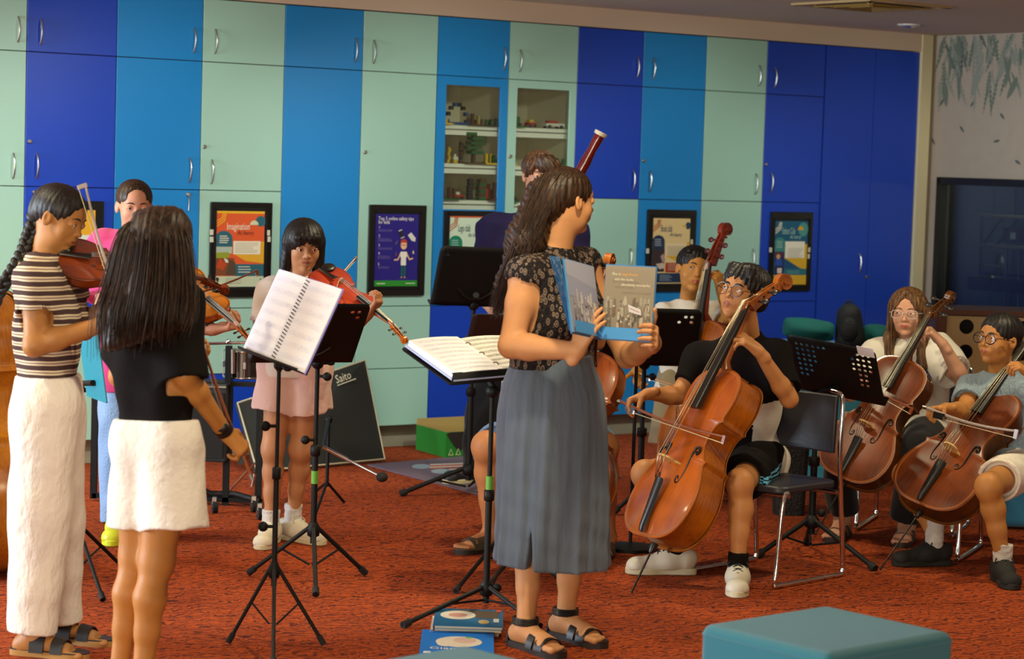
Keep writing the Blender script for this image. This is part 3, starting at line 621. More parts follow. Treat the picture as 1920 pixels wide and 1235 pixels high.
# ------------------------------------------------------------ people: one continuous implicit body each
def mask_fn(c, R, inner, far_off):
    c32 = np.asarray(c, np.float32)
    def f(X):
        d = X-c32; r = np.sqrt((d*d).sum(1)); out = r-far_off; m = r < R
        if m.any(): out[m] = inner(X[m])
        return out
    return f
def local_fn(L, c, A, hs, R=.8, far=.56):
    A32 = np.asarray(A, np.float32); c32 = np.asarray(c, np.float32)
    return mask_fn(c, R*hs, lambda X: L(((X-c32)@A32.T/hs).astype(np.float32))*hs, far*hs)
def headframe(fwd, up):
    f = nrm(fwd); u = nrm(np.asarray(up, float)-f*(np.asarray(up, float)@f)); r = np.cross(f, u); return np.array([r, f, u])
def head_sdf(nose=1., jaw=1., cheek=1., mouth=0., lipz=1.):
    H = Sdf()
    H.ell((0, -.05, .14), (.335, .43, .365)); H.ell((0, .10, -.10), (.262*jaw, .27, .33), k=.08)
    H.cap((-.085*jaw, .12, -.30), (.085*jaw, .12, -.30), .125, k=.09); H.ell((0, .24, -.40), (.09*jaw, .095, .075), k=.07)
    for s in (-1, 1): H.ell((s*.145, .205, -.12), (.115*cheek, .11, .13), k=.07)
    H.cap((-.12, .285, .105), (.12, .285, .105), .062, k=.06)
    for s in (-1, 1): H.ell((s*.145, .42, .025), (.09, .075, .052), k=.05, mode='s')
    for s in (-1, 1): H.ell((s*.142, .300, .022), (.078, .072, .062), k=.012)
    for s in (-1, 1): H.ell((s*.142, .405, .016), (.062, .075, .0155), k=.007, mode='s')
    H.cap((0, .335, .05), (0, .335+.06*nose, -.10), .026, .040, k=.045); H.ell((0, .355+.055*nose, -.118), (.044, .044, .036), k=.02)
    for s in (-1, 1): H.ell((s*.048, .33+.035*nose, -.132), (.034, .042, .028), k=.016)
    for s in (-1, 1): H.ell((s*.026, .365+.03*nose, -.152), (.013, .018, .012), k=.006, mode='s')
    H.ell((0, .285, -.235), (.13, .095, .085), k=.06)
    for s in (-1, 1):
        H.cap((s*.085, .325, -.250), (s*.012, .374, -.232), .012, .019*lipz, k=.010); H.cap((s*.078, .325, -.256), (0, .366, -.270), .012, .024*lipz, k=.010)
        H.cap((s*.088, .375, -.250-mouth), (0, .402, -.249), .006, k=.006, mode='s')
    for s in (-1, 1):
        H.ell((s*.338, -.03, -.01), (.032, .078, .125), ax=headframe((s*-.35, 1, 0), (0, -.15, 1)), k=.02); H.ell((s*.372, -.015, .01), (.022, .042, .075), k=.012, mode='s')
    return H
HAND_OFF = (.029, .0100, -.0095, -.0280); HAND_LEN = (.069, .077, .071, .056)
def hand_local(s, w, f, n, side, curl, thumb, spread=0.):
    f = nrm(f); n = nrm(np.asarray(n, float)-f*(np.asarray(n, float)@f)); t = np.cross(f, n) if side == 'R' else np.cross(n, f)
    H = Sdf(); w = np.asarray(w, float)
    if np.isscalar(curl): curl = [curl]*4
    H.cap(w-f*.03*s, w+f*.012*s, .0255*s, .024*s, k=.01, flat=(n, 1.35))
    for i in range(4):
        kn = w+f*(.088-.004*abs(i-1))*s+t*HAND_OFF[i]*s; H.cap(w+f*.012*s+t*HAND_OFF[i]*.45*s, kn, .0135*s, .0112*s, k=.016*s)
    H.ell(w+f*.035*s+t*.020*s+n*.010*s, (.018*s, .018*s, .030*s), ax=(t, n, f), k=.012*s)
    for i in range(4):
        c = curl[i]; a = c if isinstance(c, (tuple, list)) else (62*c, 82*c, 55*c)
        p = w+f*(.088-.004*abs(i-1))*s+t*HAND_OFF[i]*s; ang = 0; L = HAND_LEN[i]*s; sp = radians(spread*(1.5-i))
        r = .0094*s*(.88 if i == 3 else 1)
        for fr, da in zip((.45, .30, .25), a):
            ang += radians(da); d = f*cos(ang)*cos(sp)+n*sin(ang)+t*sin(sp)*cos(ang); q = p+nrm(d)*L*fr
            H.cap(p, q, r, r*.90, k=.0035*s); p = q; r *= .90
    b = w+f*.016*s+t*.020*s; th = thumb if thumb is not None else (.55, .8, .3)
    m = b+nrm(f*.62+t*.75+n*.22)*.042*s; d = nrm(f*th[0]+t*th[1]+n*th[2]); H.cap(b, m, .0145*s, .0125*s, k=.012*s)
    q = m+d*.031*s; H.cap(m, q, .0115*s, .0100*s, k=.004*s); d2 = nrm(d*.9+n*.25+f*.15); H.cap(q, q+d2*.025*s, .0100*s, .0088*s, k=.003*s)
    return H
SKINS = {}
def skin(name, c): return mat('skin '+name, c, .52, spec=.35, sss=.0, bump=.05, bscale=300, var=.04, vscale=30)
EYEW = mat('eye white', '#d9d0c6', .25); PUP = mat('pupil', '#0a0807', .15); LIPM = {}
def tubeline(T, pts, rs, k=.02, cut=True, flat=None, n=5):
    """smooth tapered tube through points, cut flat at its last point"""
    pts = [np.asarray(p, float) for p in pts]; q = smoothpts(pts, n); N = len(q); rr = smoothpts([np.array([r]) for r in rs], n); rr = [float(r[0]) for r in rr]; d = nrm(q[-1]-q[-2])
    M = None
    if flat is not None: fd = nrm(flat[0]); M = np.eye(3)+(flat[1]-1)*np.outer(fd, fd)
    sub = Sdf()
    for i in range(N-1): sub.cap(q[i], q[i+1] if i < N-2 or not cut else q[i+1]+d*.03, rr[i], rr[i+1], k=.0, flat=flat)
    e = q[-1].astype(np.float32); d32 = d.astype(np.float32); L = float(np.linalg.norm(q[-1]-q[max(0, N-3)]))
    segs = [o[0] for o in sub.ops]
    def f(X):
        m = segs[0](X)
        for g in segs[1:]: m = np.minimum(m, g(X))
        if cut: m = np.maximum(m, (X-e)@d32)
        return m
    T.ops.append((f, k, 'u')); T.lo = np.minimum(T.lo, sub.lo); T.hi = np.maximum(T.hi, sub.hi); return q[-2], q[-1], rr[-1]
def skirtline(T, zs, ctr, rx, ry, right, k=.02):
    """body of revolution with elliptical sections: centre and radii interpolated over height"""
    zs = np.asarray(zs, float); o = np.argsort(zs); zs = zs[o]; ctr = np.asarray(ctr, float)[o]; rx = np.asarray(rx, float)[o]; ry = np.asarray(ry, float)[o]
    zz = np.linspace(zs[0], zs[-1], 60); I = lambda v: np.convolve(np.pad(np.interp(zz, zs, v), 6, mode='edge'), np.hanning(13)/np.hanning(13).sum(), 'valid')
    cx, cy, ax, ay = I(ctr[:, 0]), I(ctr[:, 1]), I(rx), I(ry); r = nrm([right[0], right[1], 0]).astype(np.float32)
    def f(X):
        z = X[:, 2]; dx = X[:, 0]-np.interp(z, zz, cx); dy = X[:, 1]-np.interp(z, zz, cy); a = dx*r[0]+dy*r[1]; b = -dx*r[1]+dy*r[0]; A = np.interp(z, zz, ax); B = np.interp(z, zz, ay)
        q = np.sqrt((a/A)**2+(b/B)**2)+1e-6; return np.maximum((q-1)*np.minimum(A, B), np.maximum(zs[0]-z, z-zs[-1])).astype(np.float32)
    T.ops.append((f, k, 'u')); R = max(rx.max(), ry.max()); T.lo = np.minimum(T.lo, [ctr[:, 0].min()-R, ctr[:, 1].min()-R, zs[0]]); T.hi = np.maximum(T.hi, [ctr[:, 0].max()+R, ctr[:, 1].max()+R, zs[-1]])
M_LENS = glassmat('spectacle lens', (.97, .97, .97, 1)); [setattr(n.inputs[0], 'default_value', 1.16) for n in M_LENS.node_tree.nodes if n.type == 'FRESNEL']
class Person:
    def __init__(s, label, base, sk='#b07a4e', lip='#9a5344', iris='#2b1a10', scale=1.):
        s.root = empty('person', base, label, 'person'); s.S = Sdf(); s.s = scale; s.fine = []; s.j = {}
        s.skin = skin(sk, sk); s.lip = mat('lip '+lip, lip, .4); s.iris = mat('iris '+iris, iris, .2); s.heads = None
    def torso(s, shL, shR, hpL, hpR, bulk=1., chest=0., S_=None, grow=0., belly=0.):
        """shoulder and hip joints; adds the trunk to S_ (or to the body)"""
        T = S_ if S_ is not None else s.S; k = s.s; shL, shR, hpL, hpR = map(lambda a: np.asarray(a, float), (shL, shR, hpL, hpR))
        ms = (shL+shR)/2; mh = (hpL+hpR)/2; up = nrm(ms-mh); r = nrm(shR-shL); r = nrm(r-up*(r@up)); f = np.cross(up, r)
        rh = nrm(hpR-hpL); rh = nrm(rh-up*(rh@up)); fh = np.cross(up, rh)
        s.up, s.r, s.f, s.rh, s.fh = up, r, f, rh, fh; g = grow; bk = k*bulk; H = np.linalg.norm(ms-mh)
        sw = np.linalg.norm(shR-shL)/2
        T.cap(ms-r*sw*.50-up*.10*k+f*.01*k, ms+r*sw*.50-up*.10*k+f*.01*k, .098*bk+g, k=.04, flat=(f, 1.12))
        T.cap(ms-r*.05*k-up*.20*k, ms+r*.05*k-up*.20*k, .098*bk+g, k=.06, flat=(f, 1.1))
        T.cap(mh-rh*.045*k+up*H*.36, mh+rh*.045*k+up*H*.36, .092*bk+g, k=.07, flat=(fh, 1.08))
        T.cap(mh-rh*.07*k+up*.02*k, mh+rh*.07*k+up*.02*k, .100*bk+g, k=.07, flat=(fh, 1.05))
        if belly: T.ell(mh+up*H*.3+f*.05*k, (.12*bk+g, .10*bk+belly, .15*k), ax=(r, f, up), k=.05)
        if chest:
            for q in (-1, 1): T.ell(ms-up*.15*k+r*q*.065*k+f*.075*k, (.062*k+g*.5, (.04+chest)*k+g*.5, .062*k+g*.5), ax=(r, f, up), k=.04)
        for sh, q in ((shL, -1), (shR, 1)): T.cap(sh, ms+r*q*.045*k+up*.035*k, .047*bk+g*.9, .034*bk+g*.8, k=.05); T.cap(sh, ms+r*q*.06*k-up*.05*k, .047*bk+g*.7, .06*bk+g, k=.05)
        return s
    def arm(s, sh, el, wr, b=1.):
        k = s.s*b; sh, el, wr = map(lambda a: np.asarray(a, float), (sh, el, wr)); T = s.S; m = el+(wr-el)*.28
        T.cap(sh, sh+(el-sh)*.4, .047*k, .043*k, k=.03); T.cap(sh+(el-sh)*.4, el, .043*k, .035*k, k=.02); T.cap(el, m, .0355*k, .0375*k, k=.02); T.cap(m, wr, .0375*k, .0245*k, k=.02, )
    def hand(s, wr, f, n, side, curl=.35, thumb=None, spread=2., k=1.):
        wr = np.asarray(wr, float); sc = s.s*k; H = hand_local(sc, wr, f, n, side, curl, thumb, spread)
        c = wr+nrm(f)*.07*sc+nrm(n)*.02*sc; s.S.fn(mask_fn(c, .16*sc, H, .115*sc), .010, c=c, r=.13*sc); s.fine.append((c-.125*sc, c+.125*sc, .0032))
    def leg(s, hp, kn, an, b=1., back=None):
        k = s.s*b; hp, kn, an = map(lambda a: np.asarray(a, float), (hp, kn, an)); T = s.S; v = an-kn
        bk = -s.f if back is None else np.asarray(back, float); bk = nrm(bk-nrm(v)*(bk@nrm(v)))
        T.cap(hp, kn, .083*k, .053*k, k=.03); T.ell(kn-bk*.012*k, (.050*k, .050*k, .058*k), k=.03)
        T.cap(kn, kn+v*.32+bk*.012*k, .047*k, .050*k, k=.02); T.cap(kn+v*.32+bk*.012*k, kn+v*.62+bk*.004*k, .050*k, .038*k, k=.02); T.cap(kn+v*.6, an, .038*k, .0305*k, k=.02)
    def foot(s, an, heel_xy_dir, z0=0.0, b=1., toes=True, drop=None):
        """an: ankle joint; direction the toes point (horizontal); sole rests at z0"""
        k = s.s*b; f = nrm([heel_xy_dir[0], heel_xy_dir[1], 0]); t = np.cross(f, [0, 0, 1]); an = np.asarray(an, float); T = s.S
        g = np.array([an[0], an[1], z0]); h = g-f*.035*k+ZZ*.030*k
        T.cap(an, h, .031*k, .030*k, k=.02); T.cap(an-ZZ*.01, g+f*.09*k+ZZ*.026*k, .034*k, .028*k, k=.03); T.cap(h, g+f*.10*k+ZZ*.020*k, .028*k, .022*k, k=.02)
        T.cap(g+f*.115*k-t*.022*k+ZZ*.018*k, g+f*.115*k+t*.022*k+ZZ*.018*k, .020*k, k=.02)
        if toes:
            for i, (o, L, r) in enumerate(((.030, .047, .0125), (.013, .048, .0095), (-.001, .043, .009), (-.014, .037, .0085), (-.026, .030, .008))):
                q = g+f*.125*k+t*o*k+ZZ*.013*k; T.cap(q, q+f*L*k, r*k, r*k*.95, k=.004)
    def head(s, c, fwd, up=(0, 0, 1), hs=.215, neck=None, gaze=None, nr=.050, brow='#1a1210', brow_t=.012, **kw):
        c = np.asarray(c, float); A = headframe(fwd, up); H = head_sdf(**kw); s.hc, s.hA, s.hs, s.H = c, A, hs, H
        s.S.fn(local_fn(H, c, A, hs), .02, c=c, r=.56*hs); s.fine.append((c-.60*hs, c+.60*hs, .0030))
        if neck is not None:
            nk = np.asarray(neck, float); s.S.cap(c+A.T@np.array([0, -.10, -.22])*hs, nk, nr*s.s, nr*1.12*s.s, k=.035); s.neckp = nk
        # eyes
        g = nrm(A[1] if gaze is None else gaze)
        for q in (-1, 1):
            o = c+A.T@np.array([q*.142, .298, .020])*hs; x, y, z = frame(g, A[2]); b = MB(); b.sphere(o, .0685*hs, 20, 18, ax=(x, y, z))
            b.m = [(2 if i < 20 else (0)) for i in range(len(b.m))]
            for i in range(20, 40): b.m[i] = 1
            e = b.build('eye', [EYEW, s.iris, PUP], s.root, 180, recalc=False)
        s.browm = mat('brow '+brow, brow, .8)
        for q in (-1, 1):
            b = MB(); pts = [s.hp_(q*x, z) for x, z in ((.055, .098), (.10, .118), (.15, .120), (.205, .098))]
            b.tube(pts, [brow_t*.7*hs, brow_t*1.25*hs, brow_t*1.1*hs, brow_t*.4*hs], 6); b.build('eyebrow', s.browm, s.root, 60)
    def hp_(s, x, z, off=0.):
        """point on the face surface in front of local (x, z)"""
        y = .60
        for _ in range(24):
            d = float(s.H(np.array([[x, y, z]], np.float32))[0]); y -= d*.8
            if d < .001: break
        return s.hc+s.hA.T@np.array([x, y+off, z])*s.hs
    def hl(s, x, y, z): return s.hc+s.hA.T@np.array([x, y, z])*s.hs
    def skin_body(s, h=.0065):
        def mf(C):
            q = (C-s.hc)@s.hA.T/s.hs; lip = (q[:, 1] > .3) & ((q[:, 0]/.090)**2+((q[:, 2]+.250)/.030)**2 < 1); return lip.astype(int)
        return sdf_obj('body', s.S, [s.skin, s.lip], s.root, h, s.fine, mf)
    def glasses(s, rx=.115, rz=.098, col='#1c1412', r=.007, off=.02, y=.425, zc=-.005, rect=False, lens=True):
        m = mat('frame '+col, col, .3); b = MB(); hs = s.hs
        for q in (-1, 1):
            pts = []
            for i in range(24):
                a = 2*pi*i/24; cx, cz = cos(a), sin(a)
                if rect: cx = np.sign(cx)*abs(cx)**.6; cz = np.sign(cz)*abs(cz)**.6
                x = q*(.155)+rx*cx; pts.append(s.hl(x, y-.18*(abs(x)-.1)**2*4*.5-.02*abs(x), zc+rz*cz))
            b.tube(pts+[pts[0]], r*hs, 6, caps=False)
            b.tube([s.hl(q*(.155+rx), y-.05, zc+.03), s.hl(q*.33, .33, zc+.035), s.hl(q*.36, .0, zc+.02), s.hl(q*.355, -.08, -.03)], r*.8*hs, 6)
        b.tube([s.hl(-.045, y-.005, zc+.03), s.hl(0, y+.008, zc+.045), s.hl(.045, y-.005, zc+.03)], r*hs, 6)
        g = b.build('glasses', m, s.root, 60)
        if lens:
            for q in (-1, 1):
                b = MB(); n_ = 24; V = []
                for i in range(n_):
                    a = 2*pi*i/n_; cx, cz = cos(a), sin(a)
                    if rect: cx = np.sign(cx)*abs(cx)**.6; cz = np.sign(cz)*abs(cz)**.6
                    x = q*.155+rx*.97*cx; V.append(s.hl(x, y-.18*(abs(x)-.1)**2*4*.5-.02*abs(x), zc+rz*.97*cz))
                V2 = [v-s.hA[1]*.0012 for v in V]
                b.add(V+V2, [tuple(range(n_)), tuple(range(n_, 2*n_))[::-1]]+[(i, (i+1) % n_, n_+(i+1) % n_, n_+i) for i in range(n_)]); b.build('lens', M_LENS, g, 0)
    # --- hair
    def hair_sdf(s, ops, name='hair', m=None, h=.0045, groove=.0016, gdir=None, freq=90):
        """ops(L): adds head-local shapes (unit = head height)"""
        L = Sdf(); ops(L); T = Sdf(); R = 1.7
        A32 = s.hA.astype(np.float32); c32 = s.hc.astype(np.float32); hs = s.hs
        ctr = (L.lo+L.hi)/2; rad = np.linalg.norm(L.hi-L.lo)/2+.1
        cw = s.hc+s.hA.T@ctr*hs
        T.fn(mask_fn(cw, rad*hs*1.05, lambda X: L(((X-c32)@A32.T/hs).astype(np.float32))*hs, rad*hs*.8), c=s.hc, r=0)
        cs = np.array([s.hl(x, y, z) for x in (L.lo[0], L.hi[0]) for y in (L.lo[1], L.hi[1]) for z in (L.lo[2], L.hi[2])]); T.lo = cs.min(0); T.hi = cs.max(0)
        if groove:
            def g(X):
                q = (X-c32)@A32.T/hs; a = np.arctan2(q[:, 0], q[:, 1]+.02) if gdir is None else gdir(q)
                return groove*(np.sin(a*freq*.3+q[:, 2]*2)+.6*np.sin(a*freq*.71+1.3-q[:, 2]*3)+.5*np.sin(a*freq*.17))
            T.ops.append((g, 0, 'd'))
        return sdf_obj(name, T, m, s.root, h)
def strands(name, guides, n, spread, r, m, parent, seed=1, segs=10, world=True, curl=0.):
    """hair strands: guides = list of (points, weight); each strand follows one guide with an offset"""
    rn = random.Random(seed); b = MB(); G = [[np.asarray(p, float) for p in smoothpts(g, 4)] for g in guides]
    for i in range(n):
        g = G[rn.randrange(len(G))]; N = len(g); st = rn.random()*.15; en = 1-rn.random()*.16
        o = np.array([rn.gauss(0, 1) for _ in range(3)]); sp0, sp1 = spread; ph = rn.random()*6.3; pts = []
        for k in range(segs+1):
            t = st+(en-st)*k/segs; x = t*(N-1); i0 = min(int(x), N-2); p = g[i0]*(1-(x-i0))+g[i0+1]*(x-i0)
            sp = sp0+(sp1-sp0)*t; pts.append(p+o*sp+curl*np.array([sin(ph+t*14), cos(ph+t*11), 0]))
        rr = [r*(1-.75*(k/segs)**2) for k in range(segs+1)]; b.tube(pts, rr, 4, caps=False)
    return b.build(name, m, parent, 180, recalc=False)
def hairmat(name, c, c2=None, rough=.38):
    if name in MATS: return MATS[name]
    m = mat(name, c, max(rough, .46), spec=.35, bump=.18, bscale=30, bstretch=(8, 8, .5)); nt = m.node_tree; b = nt.nodes['Principled BSDF']
    if c2:
        tc = nt.nodes.new('ShaderNodeTexCoord'); mp = nt.nodes.new('ShaderNodeMapping'); mp.inputs['Scale'].default_value = (9, 9, .7); n = nt.nodes.new('ShaderNodeTexNoise'); n.inputs['Scale'].default_value = 14
        r = nt.nodes.new('ShaderNodeValToRGB'); r.color_ramp.elements[0].position = .35; r.color_ramp.elements[1].position = .7; r.color_ramp.elements[0].color = srgb(c); r.color_ramp.elements[1].color = srgb(c2)
        nt.links.new(tc.outputs['Object'], mp.inputs[0]); nt.links.new(mp.outputs[0], n.inputs[0]); nt.links.new(n.outputs['Fac'], r.inputs[0]); nt.links.new(r.outputs[0], b.inputs['Base Color'])
    return m
def folds(amp, freq=40, seed=0, stretch=(1, 1, .35)):
    r = np.random.RandomState(seed); K = r.normal(size=(5, 3))*np.array(stretch)*freq; ph = r.rand(5)*6.28; K = K.astype(np.float32)
    def f(X):
        q = np.zeros(len(X), np.float32)
        for i in range(5):
            q += np.sin(X@K[i]+ph[i]+1.5*np.sin(X@K[(i+1) % 5]*.45))
        return amp*q*.45
    return f
def cloth(name, c, rough=.85, **kw): return mat(name, c, rough, spec=.2, sheen=.15, bump=kw.pop('bump', .25), bscale=kw.pop('bscale', 220), **kw)
def sleeve(T, sh, end, r0, r1, k=.03, open_=.012, flat=None):
    """a short sleeve: tapered tube from shoulder to cuff with an open end"""
    sh = np.asarray(sh, float); end = np.asarray(end, float); d = nrm(end-sh)
    T.cap(sh, sh+(end-sh)*.35, r0, r0*.98, k=k); T.fcone(sh, end, r0, r1, k=k); 
    return (lambda: T.fcone(end-d*.02, end+d*.05, r1-open_*.5, r1-open_*.5, k=.003, mode='s'))
def shoe(parent, an, dirv, s, z0, mu, ms, name='shoe', hi=.0, lacem=None, sock=None, sockh=.10, pitch=0., clog=False):
    """sneaker: upper, sole, laces, tongue; an = ankle joint"""
    f = nrm([dirv[0], dirv[1], 0]); t = np.cross(f, [0, 0, 1]); u = ZZ; g = np.array([an[0], an[1], z0]); k = s
    if pitch: f = nrm(f+ZZ*pitch); u = np.cross(t, f)
    U = Sdf(); U.cap(g-f*.035*k+u*.050*k, g+f*.03*k+u*.052*k, .043*k, .041*k, k=.02); U.cap(g+f*.03*k+u*.048*k, g+f*.155*k+u*.026*k, .042*k, .034*k, k=.03)
    U.cap(g+f*.15*k+u*.030*k-t*.012*k, g+f*.15*k+u*.030*k+t*.012*k, .030*k, k=.02); U.cap(g-f*.055*k+u*.065*k, g+f*.00*k+u*.078*k, .032*k, .034*k, k=.02)
    U.plane(g+u*.020*k, -u, k=.003); 
    if not clog: U.fcone(g-f*.012*k+u*.070*k, g-f*.012*k+u*.16*k, .030*k, .036*k, k=.006, mode='s', flat=(t, 1.15))
    o = sdf_obj(name, U, mu, parent, .0038)
    pts = [(-.085, 0), (-.078, .027), (-.04, .036), (.04, .034), (.10, .043), (.15, .041), (.185, .022), (.193, 0)]
    poly = [(a*k, b_*k) for a, b_ in smoothpts(pts, 4)]; poly = poly+[(a, -b_) for a, b_ in poly[::-1][1:-1]]
    b = MB(); b.prism(poly, g, (f, np.cross(u, f), u), .001, .026*k); bevel(b.build('sole', ms, o, 50), .004*k, 2)
    if lacem is not None:
        b = MB()
        for i in range(5):
            q = .03+.022*i; h_ = .098-.0125*i+.003
            for e in (-1, 1): b.tube([g+f*q*k+u*(h_-.024)*k+t*e*.030*k, g+f*(q+.006)*k+u*(h_-.002)*k+t*e*.014*k, g+f*(q+.014)*k+u*(h_)*k, g+f*(q+.020)*k+u*(h_-.010)*k-t*e*.018*k], .0030*k, 6)
        for e in (-1, 1): b.tube(smoothpts([g+f*.028*k+u*.100*k, g+f*.02*k+u*.112*k+t*e*.022*k, g+f*.035*k+u*.090*k+t*e*.040*k, g+f*.030*k+u*.100*k], 4), .0028*k, 6)
        b.build('laces', lacem, o, 60)
    if sock is not None:
        T = Sdf(); a = np.asarray(an, float); T.fcone(g+ZZ*.055*k, g+ZZ*(.055+sockh)*k if abs(a[2]) < 0 else a+nrm(a-g)*sockh*.5*k, .039*k, .040*k, k=.004); T.ops.append((folds(.0016, 180, 3, (.3, .3, 1.5)), 0, 'd')); T.lo -= .01; T.hi += .01
        sdf_obj('sock', T, sock, parent, .004)
    return o
def sandal(parent, an, dirv, s, z0, ms, mu, straps=((.02, .05), (.085, .115)), heelstrap=False):
    f = nrm([dirv[0], dirv[1], 0]); t = np.cross(ZZ, f); g = np.array([an[0], an[1], z0]); k = s
    pts = [(-.072, 0), (-.066, .024), (-.03, .032), (.04, .031), (.10, .043), (.15, .042), (.182, .022), (.190, 0)]
    poly = [(a*k, b_*k) for a, b_ in smoothpts(pts, 4)]; poly = poly+[(a, -b_) for a, b_ in poly[::-1][1:-1]]
    e = MB(); e.prism(poly, g, (f, t, ZZ), .0, .022*k-.004, 1); e.prism(poly, g+ZZ*0, (f, t, ZZ), .022*k-.004, .022*k); o = e.build('sandal', [mu, ms], parent, 40)
    b = MB()
    for (x0, x1) in straps:
        for j in range(1):
            n_ = 12; V = []
            for xx in (x0, x1):
                top = .083-.30*xx if xx < .09 else .064-.1*xx
                for th in (0, .0045):
                    for i in range(n_+1):
                        a = pi*i/n_; V.append(g+f*(xx*k)+t*((.041+th)*k*cos(a))+ZZ*(.016*k+(top-.016+th)*k*sin(a)))
            m_ = n_+1; Fc = []
            for i in range(n_): Fc += [(m_+i, m_+i+1, 3*m_+i+1, 3*m_+i), (i, 2*m_+i, 2*m_+i+1, i+1), (i, i+1, m_+i+1, m_+i), (2*m_+i, 3*m_+i, 3*m_+i+1, 2*m_+i+1)]
            b.add(V, Fc)
    b.build('strap', mu, o, 50)
    if heelstrap:
        b = MB(); a = np.asarray(an, float)
        for h_, rr in ((.006, .0345), (-.003, .0352)): pass
        a = a+ZZ*.022*k; pts = [a+(f*cos(q)*1.12+t*sin(q))*.0375*k+ZZ*.004 for q in np.linspace(0, 2*pi, 20)]; 
        for z_ in (-.008, -.003, .003, .008): b.tube([p+ZZ*z_*k for p in pts], .0042*k, 6)
        for q in np.linspace(-1, 1, 9): b.tube([g-f*(.066-.012*q*q)*k+t*q*.030*k+ZZ*.012*k, g-f*(.064-.012*q*q)*k+t*q*.024*k+ZZ*.05*k, a-f*.043*k+t*q*.010*k], .0055*k, 6)
        b.box(a+t*.0*k+f*.0-t*.038*k+ZZ*.004, (.014*k, .004, .016*k), (f, t, ZZ), 1); b.build('ankle_strap', [mu, mat('buckle brass', '#b08d3c', .3, 1.)], o, 50)
    return o
# ------------------------------------------------------------ bowed instruments
def wood(name, c, c2, rough=.22, coat=.6):
    if name in MATS: return MATS[name]
    m = mat(name, c, rough, spec=.5, coat=coat); nt = m.node_tree; b = nt.nodes['Principled BSDF']; N = nt.nodes.new
    tc = N('ShaderNodeTexCoord'); mp = N('ShaderNodeMapping'); mp.inputs['Scale'].default_value = (60, 3, 60); n = N('ShaderNodeTexNoise'); n.inputs['Scale'].default_value = 2.2; n.inputs['Detail'].default_value = 4
    n2 = N('ShaderNodeTexNoise'); n2.inputs['Scale'].default_value = 5.5; mx = N('ShaderNodeMath'); mx.operation = 'MULTIPLY_ADD'; mx.inputs[1].default_value = .45
    r = N('ShaderNodeValToRGB'); r.color_ramp.elements[0].position = .50; r.color_ramp.elements[1].position = .95; r.color_ramp.elements[0].color = srgb(c2); r.color_ramp.elements[1].color = srgb(c)
    L = nt.links.new; L(tc.outputs['Object'], mp.inputs[0]); L(mp.outputs[0], n.inputs[0]); L(tc.outputs['Object'], n2.inputs[0]); L(n.outputs['Fac'], mx.inputs[0]); L(n2.outputs['Fac'], mx.inputs[2]); L(mx.outputs[0], r.inputs[0]); L(r.outputs[0], b.inputs['Base Color']); return m
EBONY = mat('ebony', '#16120f', .35); M_STR = mat('string steel', '#b9b09a', .3, 1.); M_MAPLE = mat('bridge maple', '#d0a560', .45)
OUTL = [(0, 0), (.085, .004), (.150, .028), (.195, .075), (.2175, .150), (.212, .225), (.185, .290), (.166, .330), (.172, .350), (.150, .360), (.124, .400), (.116, .440), (.122, .490), (.142, .520), (.160, .528), (.152, .545), (.162, .580), (.170, .630), (.160, .690), (.128, .730), (.080, .750), (.035, .757), (0, .758)]
